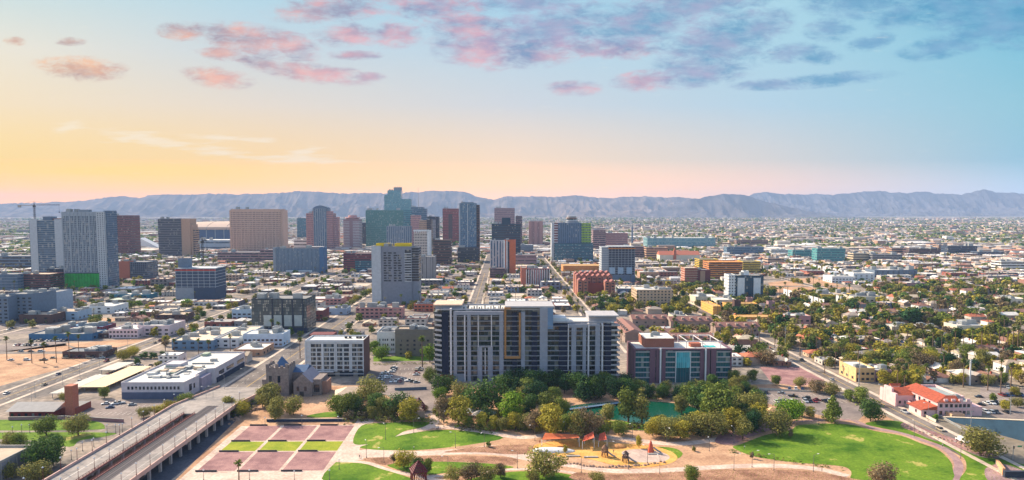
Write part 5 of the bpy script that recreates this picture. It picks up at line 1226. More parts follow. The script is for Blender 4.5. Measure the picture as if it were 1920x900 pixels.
def smooth(pts, n=5, closed=True):
    """Catmull-Rom through the points"""
    out = []; k = len(pts)
    for i in range(k if closed else k - 1):
        p0, p1, p2, p3 = [Vector(pts[(i + j) % k] if closed else pts[max(0, min(k - 1, i + j))]) for j in (-1, 0, 1, 2)]
        for s in range(n):
            t = s / n
            out.append(tuple(0.5 * ((2*p1) + (-p0+p2)*t + (2*p0-5*p1+4*p2-p3)*t*t + (-p0+3*p1-3*p2+p3)*t*t*t)))
    if not closed: out.append(tuple(pts[-1]))
    return out
def kerbed(name, pts, m, lift, kerb=True, sm=True):
    P = [tuple(at(*p).xy) for p in pts]
    if sm: P = smooth(P, 4)
    sheet(name, P, m, lift, world=True)
    return P
def band(name, pts, w, m, lift, world=False):
    P = [Vector(p if world else tuple(at(*p).xy)) for p in pts]
    P = [Vector(q) for q in smooth([tuple(p) for p in P], 5, closed=False)]
    L_, R_ = [], []
    for i, p in enumerate(P):
        d = (P[min(i + 1, len(P) - 1)] - P[max(i - 1, 0)]).normalized(); n_ = Vector((-d.y, d.x)) * (w / 2 if not isinstance(w, (list, tuple)) else (w[0] + (w[1] - w[0]) * i / (len(P) - 1)) / 2)
        L_.append(p + n_); R_.append(p - n_)
    b = MB()
    for i in range(len(P) - 1): b.quad((*R_[i], lift), (*R_[i+1], lift), (*L_[i+1], lift), (*L_[i], lift))
    return tag(b.build(name, m), kind='structure')

# the town's ground, from the park edge out
sheet('town_ground', [(-1500, 425), (1500, 425), (2600, 3200), (-2600, 3200)], gm_city, 0.006, world=True)
sheet('town_ground', [(-700, 200), (-181, 200), (-181, 424.9), (-700, 424.9)], gm_city, 0.006, world=True)
sheet('park_ground', [(-141, 200), (205, 200), (205, 424.9), (-141, 424.9)], gm_dirt, 0.006, world=True)
sheet('ground_strip', [(-180.9, 200), (-141.1, 200), (-141.1, 424.9), (-180.9, 424.9)], gm_asph, 0.005, world=True)

# streets: straight ones running away from the park and ones crossing them
VST = [(-780, 12, 460), (-610, 16, 460), (-455, 12, 440), (-295, 17, 330), (-161, 27, 421), (-34, 14, 470), (88, 11, 520), (216, 10.5, 270), (330, 9, 430), (452, 10, 430), (590, 12, 500), (740, 12, 560), (900, 12, 700)]
HST = [(528, 9), (628, 10), (742, 10), (860, 10), (985, 12), (1120, 12), (1270, 12), (1430, 12), (1600, 12)]
walk_m = gm_conc
paint = mat('road_paint', (214, 208, 196), 0.7, 0.1, 2.0); paint_y = mat('road_paint_yellow', (214, 170, 60), 0.7, 0.1, 2.0)
def street_v(x, w, y0, y1=1700, marks=True):
    MB().box(x - w/2 - 2.6, y0, 0.0, x - w/2 - 0.01, y1, 0.13).box(x + w/2 + 0.01, y0, 0.0, x + w/2 + 2.6, y1, 0.13)
    a = MB().box(x - w/2 - 2.6, y0, 0.0, x - w/2, y1, 0.13); tag(a.build('pavement', walk_m), kind='structure')
    a = MB().box(x + w/2, y0, 0.0, x + w/2 + 2.6, y1, 0.13); tag(a.build('pavement', walk_m), kind='structure')
    sheet('road', [(x - w/2, y0), (x + w/2, y0), (x + w/2, y1), (x - w/2, y1)], gm_asph, 0.016, world=True)
    b = MB(); y = y0 + 2
    while y < min(y1, 1000):
        for xx in ([x - w/4, x + w/4] if w > 11 else []):
            b.quad((xx - 0.09, y, 0.021), (xx + 0.09, y, 0.021), (xx + 0.09, y + 3, 0.021), (xx - 0.09, y + 3, 0.021), 0)
        y += 9
    for s in (-0.2, 0.2):
        b.quad((x + s - 0.07, y0, 0.021), (x + s + 0.07, y0, 0.021), (x + s + 0.07, min(y1, 1200), 0.021), (x + s - 0.07, min(y1, 1200), 0.021), 1)
    tag(b.build('road_markings', [paint, paint_y]), kind='structure')
    OCC.append((x - w/2 - 2.8, y0, x + w/2 + 2.8, y1))
for x, w, y0 in VST: street_v(x, w, y0)
for y, w in HST:
    xs = -0.8 * y - 40; xe = 0.8 * y + 40
    if y < 600: sheet('road', [(xs, y - w/2), (-175, y - w/2), (-175, y + w/2), (xs, y + w/2)], gm_asph, 0.026, world=True); sheet('road', [(232, y - w/2), (xe, y - w/2), (xe, y + w/2), (232, y + w/2)], gm_asph, 0.026, world=True); OCC.append((xs, y-w/2-1.5, -175, y+w/2+1.5)); OCC.append((232, y-w/2-1.5, xe, y+w/2+1.5))
    else: sheet('road', [(xs, y - w/2), (xe, y - w/2), (xe, y + w/2), (xs, y + w/2)], gm_asph, 0.026, world=True); OCC.append((xs, y - w/2 - 1.5, xe, y + w/2 + 1.5))

# open lots seen in the photograph
def lot(name, pts, m, lift=0.012, occ=True):
    sheet(name, pts, m, lift)
    if occ:
        P = [at(*p) for p in pts]; OCC.append((min(p.x for p in P), min(p.y for p in P), max(p.x for p in P), max(p.y for p in P)))
lot('dirt_lot', [(-60, 668), (120, 644), (176, 676), (60, 706), (-60, 742)], gm_dirt); lot('dirt_lot', [(120, 644), (180, 640), (300, 632), (176, 662)], gm_dirt)
lot('parking_lot', [(-60, 652), (120, 636), (126, 648), (-60, 668)], gm_asph2); lot('parking_lot', [(694, 676), (812, 672), (826, 730), (690, 744)], gm_asph2, occ=True)
lot('parking_lot', [(740, 720), (830, 716), (842, 768), (800, 782), (725, 742)], gm_asph2, 0.017); lot('parking_lot', [(130, 752), (345, 748), (330, 770), (262, 800), (120, 782)], gm_asph2)
lot('parking_lot', [(1398, 727), (1530, 733), (1612, 742), (1636, 762), (1608, 790), (1545, 780), (1440, 757), (1408, 744)], gm_asph2); lot('dirt_lot', [(1424, 688), (1504, 688), (1552, 712), (1500, 725), (1446, 717)], gm_gravel)
lot('parking_lot', [(1838, 722), (1925, 728), (1925, 800), (1838, 772)], gm_asph2)
lot('parking_lot', [(1060, 603), (1160, 600), (1330, 590), (1340, 600), (1190, 618)], gm_asph2); sheet('road', [(324, 905), (436, 795), (455, 775), (432, 776), (300, 860), (262, 905)], gm_shade, 0.014)  # dark sheet paints the elevated avenue's shadow on the ground beside it
lot('parking_lot', [(1200, 598), (1330, 594), (1340, 612), (1212, 616)], gm_asph2); lot('dirt_lot', [(1440, 530), (1520, 520), (1600, 540), (1540, 552), (1450, 548)], gm_dirt)
lot('lawn', [(700, 668), (812, 668), (812, 676), (700, 678)], gm_lawn, 0.02); lot('parking_lot', [(0, 606), (110, 606), (96, 622), (0, 628)], gm_asph2)
OCC.append((-190, 200, 232, 425))
def stall_lines(px, py, n, step, ln, rows_=1, gap=14):
    a = at(px, py); b = MB()
    for k in range(rows_):
        for i in range(n):
            x, y = a.x + i * step, a.y + k * gap; b.quad((x - .07, y, 0.045), (x + .07, y, 0.045), (x + .07, y + ln, 0.045), (x - .07, y + ln, 0.045))
    tag(b.build('parking_lines', paint), kind='structure')
stall_lines(1846, 776, 22, 2.8, 5, 4, 13); stall_lines(1452, 756, 20, 2.8, 5, 2, 14); stall_lines(180, 778, 16, 2.8, 5, 2, 14); stall_lines(738, 712, 8, 2.8, 5, 3, 14)

# park: paths first, then lawns and beds
band('path', [(632, 905), (640, 880), (650, 856), (672, 808), (700, 770)], 9, gm_walk, 0.012)
kerbed('plaza', [(340, 896), (452, 799), (664, 796), (660, 850), (628, 905), (330, 905)], gm_walk, 0.013, sm=False)
kerbed('plaza', [(636, 850), (700, 842), (770, 846), (860, 842), (946, 836), (1060, 870), (1010, 862), (900, 852), (760, 856), (680, 862), (640, 868)], gm_walk, 0.014)
band('path', [(640, 846), (700, 826), (760, 812), (806, 800), (816, 782), (812, 760)], 5.0, gm_walk, 0.016)
band('path', [(806, 799), (860, 803), (920, 812), (980, 820), (1040, 814), (1110, 816), (1180, 824), (1260, 832), (1330, 826), (1400, 812)], 5.0, gm_walk, 0.018)
band('path', [(650, 850), (770, 852), (900, 846), (990, 860), (1080, 874), (1150, 883), (1240, 882), (1340, 876), (1440, 873), (1530, 879), (1590, 893)], 4.6, gm_walk, 0.020)
band('path', [(640, 866), (690, 868), (730, 882), (800, 896), (850, 905)], 2.6, gm_walk, 0.022)
band('path', [(800, 894), (880, 888), (960, 880), (1040, 882), (1110, 893), (1160, 905)], 2.4, gm_walk, 0.0215)
band('path', [(1600, 788), (1640, 803), (1690, 812), (1730, 826), (1764, 838), (1788, 856), (1798, 876), (1786, 905)], 3.4, gm_mauve, 0.024)
band('path', [(1596, 787), (1500, 790), (1440, 800)], 2.4, gm_mauve, 0.0235)
# gravel plots in a grid
xs_, ys_ = (-131, -113.5, -95, -76), (345, 321, 307, 283)
for r_ in range(3):
    for c_ in range(3):
        mm = (gm_gravel, gm_lawn2, gm_gravel)[r_]
        y1, y0 = ys_[r_] - 0.6, ys_[r_ + 1] + 0.6
        sheet('gravel_plot' if r_ != 1 else 'lawn', [(xs_[c_] + 0.8, y0), (xs_[c_ + 1] - 0.8, y0), (xs_[c_ + 1] - 0.8, y1), (xs_[c_] + 0.8, y1)], mm, 0.024, world=True)
for r_, y in enumerate(ys_):
    for c_ in range(3):
        b = MB(); b.box(xs_[c_] + 0.6, y - 0.3, 0, xs_[c_] + 9.4, y + 0.3, 0.62)
        tag(b.build('low_wall', mat('dark_granite', (52, 46, 52))), 'dark low seat wall on the %s line of the gravel plots, %s of three' % (('far', 'second', 'third', 'near')[r_], ('leftmost', 'middle', 'rightmost')[c_]), 'seat wall', 'seat walls between the gravel plots')
LAWNS = [[(662,830),(678,798),(720,793),(802,791),(792,801),(760,808),(730,824),(690,833)],
 [(675,838),(710,828),(752,816),(800,808),(840,806),(890,810),(944,821),(880,834),(820,841),(768,844.5),(720,844),(690,842)],
 [(612,905),(626,870),(640,867),(680,869),(714,879),(760,893),(780,905)],
 [(726,873),(752,866.5),(808,865.5),(900,868),(958,874),(955,878),(910,880),(840,886),(806,890),(768,886)],
 [(880,905),(890,896),(960,884.5),(1030,884.5),(1080,892),(1110,898),(1120,905)],
 [(1374,839),(1392,832),(1434,816),(1482,806),(1498,797),(1548,794),(1600,797),(1640,808),(1690,817),(1726,831),(1758,843),(1778,860),(1786,878),(1772,905),(1610,905),(1596,884),(1576,874),(1500,868),(1450,862),(1408,854)],
 [(1622,795),(1660,788),(1698,793),(1690,800),(1720,813),(1745,824),(1785,835),(1836,856),(1880,862),(1930,876),(1930,905),(1806,905),(1812,880),(1808,860),(1786,843),(1760,833),(1720,819),(1680,808)],
 [(1224,838),(1262,840),(1280,850),(1268,860),(1250,846)],
 [(575,780),(620,772),(690,770),(690,778),(600,783)],
 [(-40,789),(110,787),(178,790),(196,800),(170,806),(-40,806)],[(-40,812),(200,811),(200,818),(150,826),(130,838),(60,826),(-40,822)],
 [(1052,786),(1110,790),(1200,800),(1320,800),(1310,790),(1240,798),(1168,790),(1110,786)],
 [(1010,795),(1052,789),(1100,796),(1180,806),(1320,808),(1330,800),(1240,806),(1150,800)]]
for i, l_ in enumerate(LAWNS): kerbed('lawn', l_, gm_lawn, 0.028 + 0.002 * i)
BEDS = [([(680,860),(740,857),(840,855),(960,858),(960,872),(900,867),(808,864.5),(752,865.5),(722,872)], gm_dirt2),
 ([(832,848),(900,838),(990,834),(1010,848),(960,852),(900,848)], gm_dirt2), ([(1080,886),(1150,890),(1300,884),(1440,880),(1530,886),(1590,896),(1590,905),(1120,905)], gm_dirt2),
 ([(1690,798),(1702,792),(1740,806),(1800,826),(1832,838),(1874,857),(1836,853),(1780,834),(1730,815)], gm_gravel), ([(1846,884),(1856,874),(1880,870),(1920,884),(1930,905),(1860,905)], gm_mauve), ([(1380,800),(1480,800),(1440,808),(1400,822),(1370,834),(1340,826)], gm_gravel)]
for i, (l_, mm) in enumerate(BEDS): kerbed('planting_bed', l_, mm, 0.056 + 0.002 * i)
kerbed('play_surface', [(1000,838),(1016,831),(1080,823),(1160,831),(1220,836),(1258,847),(1270,860),(1250,871),(1200,877),(1150,872),(1100,860),(1044,855),(1010,845)], gm_rubber, 0.075)
kerbed('sand_pit', [(1168,846),(1200,842),(1240,848),(1256,858),(1236,867),(1190,866),(1170,856)], gm_sand, 0.08)
# lake
lk = MATS.get('lake') or nt_new('lake_water')
m_, nt_, b_ = lk; b_.inputs['Base Color'].default_value = rgb(8, 72, 54); b_.inputs['Roughness'].default_value = 0.16; b_.inputs['Specular IOR Level'].default_value = 0.35
n_ = nt_.nodes.new('ShaderNodeTexNoise'); n_.inputs['Scale'].default_value = 1.2; bp = nt_.nodes.new('ShaderNodeBump'); bp.inputs['Strength'].default_value = 0.12; nt_.links.new(n_.outputs[0], bp.inputs['Height']); nt_.links.new(bp.outputs[0], b_.inputs['Normal'])
gx = nt_.nodes.new('ShaderNodeNewGeometry'); nt_.links.new(gx.outputs['Position'], n_.inputs[0])
kerbed('lake', [(1046,776),(1052,766),(1090,758),(1150,753),(1210,752),(1272,757),(1312,768),(1302,784),(1280,792),(1238,797),(1200,796),(1168,789),(1110,785),(1060,785)], m_, 0.05)
# pond island spit and small footbridge
p0, p1 = at(1066, 770), at(1165, 757)
br = empty('footbridge', tuple(p0.lerp(p1, 0.5)), 'low blue-grey footbridge crossing the green pond under dark trees', 'footbridge', rz=math.atan2(p1.y - p0.y, p1.x - p0.x)); Lb = (p1 - p0).length / 2
MB().box(-Lb, -1.4, 0.7, Lb, 1.4, 0.95, bottom=True).build('deck', mat('bridge_blue_grey', (84, 110, 136)), br)
for s in (-1.4, 1.3):
    b = MB(); b.box(-Lb, s, 1.7, Lb, s + 0.08, 1.8, bottom=True)
    for i in range(14): x = -Lb + 2 * Lb * i / 13; b.box(x, s, 0.95, x + 0.08, s + 0.08, 1.7)
    b.build('railing', METAL(), br)
for x in (-Lb * 0.6, 0, Lb * 0.6): MB().cyl(x, 0, 0, 0.72, 0.4, k=8).build('pile', CONC(), br)

# ------------------------------------------------------------------ elevated avenue, lower left
m_deck = wmat('bridge_roadway', (128, 122, 118), (158, 148, 140), 0.08, 0.6); m_par = mat('parapet_pink_concrete', (196, 160, 146)); m_rust = mat('rust_red_railing', (112, 58, 56)); m_pier = mat('pier_concrete', (150, 140, 138))
def viaduct():
    root = empty('road_bridge', (-161, 300, 0), 'elevated avenue on concrete piers with a sunken gap between its two decks, lower left', 'bridge')
    root.scale = (0.87, 1, 1); h = 5.5; ya, yb, yc = -75, 62, 122
    def ramp(x0, x1, dz0, dz1, name, m, z=h, ye=None):
        b = MB(); b.box(x0, ya, z + dz0, x1, yb, z + dz1, bottom=True)
        if name in ('deck', 'track_bed'): return b.build(name, m, root)
        n = len(b.v); e = 0.12
        b.v += [(x0, yb, z+dz0), (x1, yb, z+dz0), (x1, yc, e+dz0), (x0, yc, e+dz0), (x0, yb, z+dz1), (x1, yb, z+dz1), (x1, yc, e+dz1), (x0, yc, e+dz1)]
        for q in ((0,1,5,4),(1,2,6,5),(2,3,7,6),(3,0,4,7),(4,5,6,7),(3,2,1,0)): b.f.append(tuple(n+i for i in q)); b.mi.append(0)
        return b.build(name, m, root)
    ramp(-19, -5, -0.9, 0, 'deck', m_deck); ramp(9.0, 19, -0.9, 0, 'deck', m_deck); ramp(2.0, 9.0, -0.9, 0.02, 'track_bed', mat('track_bed_dark', (78, 70, 74)))
    MB().box(-5, 48, h - 0.9, 2, yb, h - 0.003, bottom=True).build('deck', m_deck, root)
    b = MB(); e = 0.03; b.v = [(-19, yb, h - 0.9), (19, yb, h - 0.9), (19, yc, e - 0.9), (-19, yc, e - 0.9), (-19, yb, h), (19, yb, h), (19, yc, e), (-19, yc, e)]
    b.f = [(0,1,5,4),(1,2,6,5),(2,3,7,6),(3,0,4,7),(4,5,6,7),(3,2,1,0)]; b.mi = [0] * 6; b.build('ramp', m_deck, root)
    for x in (-19.5, 18.9): ramp(x, x + 0.6, -0.9, 1.0, 'parapet', m_par)
    for x in (-4.9, 1.5):
        b = MB(); b.box(x, ya, h + 1.0, x + 0.12, 48, h + 1.15, bottom=True).box(x, ya, h + 0.5, x + 0.12, 48, h + 0.6, bottom=True)
        for i in range(62): b.box(x, ya + i * 2, h, x + 0.14, ya + i * 2 + 0.14, h + 1.1)
        b.build('railing', m_rust, root)
        MB().box(x - 0.15, ya, h - 0.4, x + 0.3, 48, h + 0.25, bottom=True).build('edge_beam', mat('red_edge', (134, 86, 80)), root)
    for x in (3.2, 4.4, 6.2, 7.4): MB().box(x, ya, h + 0.02, x + 0.16, yb + 30 if False else yb, h + 0.14).build('rail', DARK(), root)
    for x in (-12.2, -11.9, 13.8): 
        b = MB(); b.quad((x, ya, h + 0.008), (x + 0.14, ya, h + 0.008), (x + 0.14, yb, h + 0.008), (x, yb, h + 0.008)); b.build('lane_line', paint, root)
    for i in range(16):
        y = ya + 4 + i * 9
        for x in (-18.6, -5.6, 2.2, 18.2):
            MB().box(x - 0.55, y - 0.6, 0, x + 0.55, y + 0.6, h - 0.9).build('pier', m_pier, root)
    for x0, x1 in ((-19.2, -5), (2, 19.2)):
        for i in range(4): MB().box(x0, ya + 8 + i * 36, h - 1.6, x1, ya + 9.2 + i * 36, h - 0.95, bottom=True).build('cross_beam', m_pier, root)
    b = MB()
    for x in (-19.2, 18.6):
        n = len(b.v); b.v += [(x, yb, 0), (x + 0.5, yb, 0), (x + 0.5, yc, 0), (x, yc, 0), (x, yb, h - 0.9), (x + 0.5, yb, h - 0.9), (x + 0.5, yc, 0.01), (x, yc, 0.01)]
        for q in ((0,1,5,4),(1,2,6,5),(3,0,4,7),(4,5,6,7)): b.f.append(tuple(n+i for i in q)); b.mi.append(0)
    b.build('abutment', m_pier, root)
    return root, h
VI, VH = viaduct()
MARKS += [(-161, 300, 'elevated avenue'), (-100, 310, 'gravel plots'), (30, 330, 'playground'), (150, 340, 'large right lawn'), (60, 375, 'green pond'), (216, 380, 'curving right street'), (-295, 400, 'left avenue')]

# big blue retaining wall at the right
pa, pb = at(1768, 783), at(1935, 772); pc, pd = at(1768, 783), at(1935, 828)
def retaining():
    x0, y0 = at(1768, 782).x, at(1768, 782).y
    a = at(1768, 786); c = at(1935, 832)
    # wall face runs from the mission building towards the right edge of the view
    root = empty('retaining_wall', (a.x, a.y, 0), 'tall dark blue retaining wall running from the pink mission building to the right edge', 'wall')
    d = Vector((c.x - a.x, c.y - a.y, 0)); 
    b = MB(); top0, top1 = 1.2, 11.0
    n = Vector((-d.y, d.x, 0)).normalized() * 0.5
    P = [(0, 0), (d.x, d.y)]
    b.v = [(0,0,0), (d.x,d.y,0), (d.x+n.x,d.y+n.y,0), (n.x,n.y,0), (0,0,top0), (d.x,d.y,top1), (d.x+n.x,d.y+n.y,top1), (n.x,n.y,top0)]
    b.f = [(0,1,5,4),(1,2,6,5),(2,3,7,6),(3,0,4,7),(4,5,6,7)]; b.mi = [0]*5
    b.build('wall_face', mat('wall_slate_blue', (50, 78, 98), var=0.2, scale=0.15), root)
    b2 = MB(); b2.v = [(v[0] - n.x*0.3, v[1]-n.y*0.3, v[2] if False else v[2]) for v in b.v]; 
    b3 = MB(); b3.v = [(-n.x*.4,-n.y*.4,top0),(d.x-n.x*.4,d.y-n.y*.4,top1),(d.x+n.x*1.4,d.y+n.y*1.4,top1),(n.x*1.4,n.y*1.4,top0)] ; b3.v += [(x, y, z + 0.35) for x, y, z in b3.v]
    b3.f = [(0,1,5,4),(1,2,6,5),(2,3,7,6),(3,0,4,7),(4,5,6,7),(3,2,1,0)]; b3.mi = [0]*6
    b3.build('coping', m_cream, root)
retaining()
# ------------------------------------------------------------------ the fabric of the town
import numpy as np
AUTO = []                                 # (root, base phrase, x, y, group)
def sees(x, y, z=4, m=40):
    if y < 250: return False
    p = proj(x, y, z); return -m < p[0] < 1920 + m and p[1] < 930
roofmix = mix_mat('house_roofs', [(120,112,106),(168,148,128),(140,104,92),(196,186,172),(172,104,78),(104,100,102),(150,136,124),(206,200,190),(128,92,80),(186,168,144)], by='object')
wallmix = mix_mat('house_walls', [(196,180,160),(206,196,184),(168,148,130),(188,160,134),(150,110,92),(210,206,200),(176,168,160),(150,146,146)], by='object')
croofmix = mix_mat('shop_roofs', [(214,208,198),(196,186,172),(178,162,144),(214,210,204),(150,146,142),(186,170,150),(210,202,190),(128,124,122)], by='object', scale=0.12)
cwallmix = mix_mat('shop_walls', [(196,180,164),(150,96,82),(206,200,192),(132,122,118),(176,148,126),(120,130,146),(188,176,166),(142,84,74),(210,204,196),(98,92,96)], by='object')
sroof = mix_mat('distant_roofs', [(214,210,204),(150,136,124),(178,160,142),(206,204,204),(214,208,200),(166,108,86),(186,170,152),(140,132,128),(196,184,170),(104,98,98)], by='island', scale=0.02)
swall = mix_mat('distant_walls', [(190,172,152),(160,128,108),(200,190,178),(130,122,120),(176,150,128),(140,104,92)], by='island', scale=0.02)
def house_proto(kind, w, d, h, rf):
    root = empty('house', (0, 0, 0)); kids = []
    def P(mb, n, m, par=None):
        o = mb.build(n, m, par or root); return o
    kids.append((P(MB().box(-w/2, -d/2, 0, w/2, d/2, h), 'wall', wallmix), []))
    if kind == 'hip': r_ = P(MB().hip(-w/2, -d/2, w/2, d/2, h, h + rf, over=0.7), 'roof', roofmix)
    elif kind == 'gx': r_ = P(MB().gable(-w/2, -d/2, w/2, d/2, h, h + rf, axis='x', over=0.6), 'roof', roofmix)
    elif kind == 'gy': r_ = P(MB().gable(-w/2, -d/2, w/2, d/2, h, h + rf, axis='y', over=0.6), 'roof', roofmix)
    else:
        b = MB(); b.box(-w/2 - .2, -d/2 - .2, h - 0.01, w/2 + .2, d/2 + .2, h + 0.3); r_ = P(b, 'roof', roofmix)
    ch = MB().box(w * 0.2, -0.5, h + 0.1, w * 0.2 + 0.8, 0.4, h + rf + 0.7).build('chimney', m_brick, r_)
    kids.append((r_, [ch]))
    for x in (-w * 0.32, w * 0.26):
        kids.append((P(MB().box(x - 0.8, -d/2 - 0.08, 1.0, x + 0.8, -d/2 + 0.05, 2.2), 'window', g_dark), []))
    for y in (-d * 0.25, d * 0.2):
        kids.append((P(MB().box(-w/2 - 0.08, y - 0.7, 1.0, -w/2 + 0.05, y + 0.7, 2.2), 'window', g_dark), []))
    kids.append((P(MB().box(-0.5, -d/2 - 0.1, 0, 0.5, -d/2 + 0.05, 2.1), 'door', m_redbr), []))
    if kind in ('gx', 'hip'):
        kids.append((P(MB().gable(w*0.12, -d/2 - 2.4, w*0.42, -d/2 + 2, h - 0.1, h + rf * 0.7, axis='y', over=0.3), 'porch_roof', roofmix), []))
    return root, kids, (w, d)
def shop_proto(w, d, h, units, win, seed):
    root = empty('commercial_building', (0, 0, 0)); kids = []
    r = random.Random(seed)
    body = MB().box(-w/2, -d/2, 0, w/2, d/2, h - 0.6).build('wall', cwallmix, root); kids.append((body, []))
    rf = MB().box(-w/2 + 0.3, -d/2 + 0.3, h - 0.6, w/2 - 0.3, d/2 - 0.3, h - 0.45).build('roof', croofmix, root)
    b = MB(); ring(b, -w/2 - .02, -d/2 - .02, w/2 + .02, d/2 + .02, h - 0.6, h, 0.3); kids.append((b.build('parapet', cwallmix, root), []))
    subs = []
    for i in range(units):
        x, y, s = r.uniform(-w*0.38, w*0.3), r.uniform(-d*0.38, d*0.3), r.uniform(0.8, 2.2)
        subs.append(MB().box(x, y, h - 0.45, x + s, y + s * 1.2, h + 0.4 + r.random()).build('roof_unit', METAL(), rf))
    kids.append((rf, subs))
    for i in range(win):
        x = -w/2 + w * (i + 0.6) / (win + 0.2)
        kids.append((MB().box(x - w / win * 0.25, -d/2 - 0.08, 0.9, x + w / win * 0.25, -d/2 + 0.05, 2.6).build('window', g_dark, root), []))
        if h > 6.5: kids.append((MB().box(x - w / win * 0.25, -d/2 - 0.08, 4.4, x + w / win * 0.25, -d/2 + 0.05, 5.9).build('window', g_dark, root), []))
    for s in (-1, 1):
        for y in (-d * 0.25, d * 0.2): kids.append((MB().box(s*w/2 - 0.08, y - 1.2, 1.0, s*w/2 + 0.08, y + 1.2, 2.4).build('window', g_dark, root), []))
    kids.append((MB().box(-w*0.46, -d/2 - 0.1, 0, -w*0.46 + 1.2, -d/2 + 0.05, 2.3).build('door', DARK(), root), []))
    return root, kids, (w, d)
HP = [('hip',13,11,3.2,2.2),('gx',14,10,3.1,2.4),('gy',10,13,3.2,2.6),('hip',12,14,3.4,2.2),('gx',16,11,5.8,2.4),('flat',12,11,3.4,0.6),('hip',15,12,5.9,2.3),('gy',12,15,3.1,2.2)]
HDESC = ['long hip-roofed bungalow','cottage gabled side to side','cottage with its gable end forward','square hip-roofed bungalow','two-storey gabled house','flat-roofed little house','two-storey hip-roofed house','deep gabled cottage']
SP = [(22,18,4.6,3,4,1),(16,24,4.2,2,3,2),(30,20,5.4,4,5,3),(18,16,7.4,3,4,4),(26,26,6.0,5,4,5),(14,14,4.0,2,2,6),(34,16,7.2,4,6,7)]
SDESC = ['flat-roofed shop with rooftop units','narrow deep workshop','wide low store','two-storey flat-roofed block','square warehouse','tiny flat-roofed shop','long two-storey block']
parc = []                                  # (kind, proto index, x, y, rot, scale)
trees = []                                 # (kind, colour, x, y, height)
cars = []                                  # (x, y, heading)
r = random.Random(11)
xsv = sorted([(v[0], v[1]) for v in VST]); ysv = [392, 470] + [h[0] for h in HST] + [1760]
xedges = [-1400, -1250, -1090, -930] + [v[0] for v in xsv] + [1060, 1220, 1400]
lots = []
for i in range(len(xedges) - 1):
    for j in range(len(ysv) - 1):
        if j == 0 and xedges[i] < 210: continue
        bx0, bx1, by0, by1 = xedges[i] + 10, xedges[i + 1] - 10, ysv[j] + (8 if j > 1 else 1), ysv[j + 1] - (8 if j else 0)
        if not (sees(bx0, by1, 4, 300) or sees(bx1, by1, 4, 300)): continue
        res = bx0 > 225 and by0 < 900 or (bx0 > 80 and by0 < 760)
        pw, pd = (15.5, 22) if res else (25, 30)
        nx, ny = max(1, int((bx1 - bx0) / pw)), max(1, int((by1 - by0) / pd)); pw, pd = (bx1 - bx0) / nx, (by1 - by0) / ny
        for a in range(nx):
            for c in range(ny):
                x, y = bx0 + (a + 0.5) * pw, by0 + (c + 0.5) * pd
                if not sees(x, y, 4, 230): continue
                if res:
                    k = r.randrange(len(HP)); q = HP[k]
                    x += r.uniform(-1.5, 1.5); y += r.uniform(-3, 3); sc = r.uniform(0.9, 1.12)
                    w, d = q[1] * sc / 2 + 0.5, q[2] * sc / 2 + 0.5
                    u = r.random()
                    if u < 0.80 and free(x - w, y - d, x + w, y + d): parc.append(('h', k, x, y, 0 if r.random() < 0.6 else math.pi, sc)); OCC.append((x - w + 1, y - d + 1, x + w - 1, y + d - 1))
                    elif u < 0.9:
                        k = r.choice((0, 3, 5)); w, d = SP[k][0] * .5, SP[k][1] * .5
                        if free(x - w, y - d, x + w, y + d): parc.append(('s', k, x, y, 0, 0.9)); OCC.append((x - w, y - d, x + w, y + d))
                    for _ in range(r.choice((3, 4, 5, 6, 7))):
                        tx, ty = x + r.uniform(-pw, pw) * 0.6, y + r.uniform(-pd, pd) * 0.6
                        if free(tx - 1, ty - 1, tx + 1, ty + 1):
                            kk = 'palm' if r.random() < 0.16 else 'tree'
                            trees.append((kk, r.choice((0, 1, 1, 2, 2, 3, 3, 4, 2, 3, 4, 6)), tx, ty, r.uniform(6, 13) if kk == 'tree' else r.uniform(9, 17)))
                else:
                    u = r.random(); k = r.randrange(len(SP)); q = SP[k]; sc = r.uniform(0.8, 1.15)
                    if y > 950 and r.random() < 0.3: sc *= 1.3
                    w, d = q[0] * sc / 2, q[1] * sc / 2
                    if (u < 0.62 or u > 0.88) and free(x - w, y - d, x + w, y + d): parc.append(('s', k, x, y, 0, sc)); OCC.append((x - w, y - d, x + w, y + d))
                    elif u < 0.74:
                        for s_ in (-1, 1):
                            k = r.randrange(len(HP)); 
                            if free(x + s_ * 8 - 7, y - 8, x + s_ * 8 + 7, y + 8): parc.append(('h', k, x + s_ * 8, y, 0, 0.9)); OCC.append((x + s_*8 - 6, y - 6, x + s_*8 + 6, y + 6))
                    elif u < 0.88 and free(x - pw * .45, y - pd * .45, x + pw * .45, y + pd * .45):
                        lots.append((x, y, pw * 0.46, pd * 0.46))
                        OCC.append((x - pw*.4, y - pd*.4, x + pw*.4, y + pd*.4))
                    for _ in range(r.choice((1, 2, 2, 3, 4)) if x < 90 else r.choice((1, 2, 3, 4) if y < 1300 else (0, 1, 2))):
                        tx, ty = x + r.uniform(-pw, pw) * 0.6, y + r.uniform(-pd, pd) * 0.6
                        if free(tx - 1, ty - 1, tx + 1, ty + 1): 
                            kk = 'palm' if r.random() < 0.2 else 'tree'
                            trees.append((kk, r.choice((0, 1, 2, 3, 4, 5)), tx, ty, r.uniform(4.5, 9) if kk == 'tree' else r.uniform(9, 16)))
er = random.Random(77)
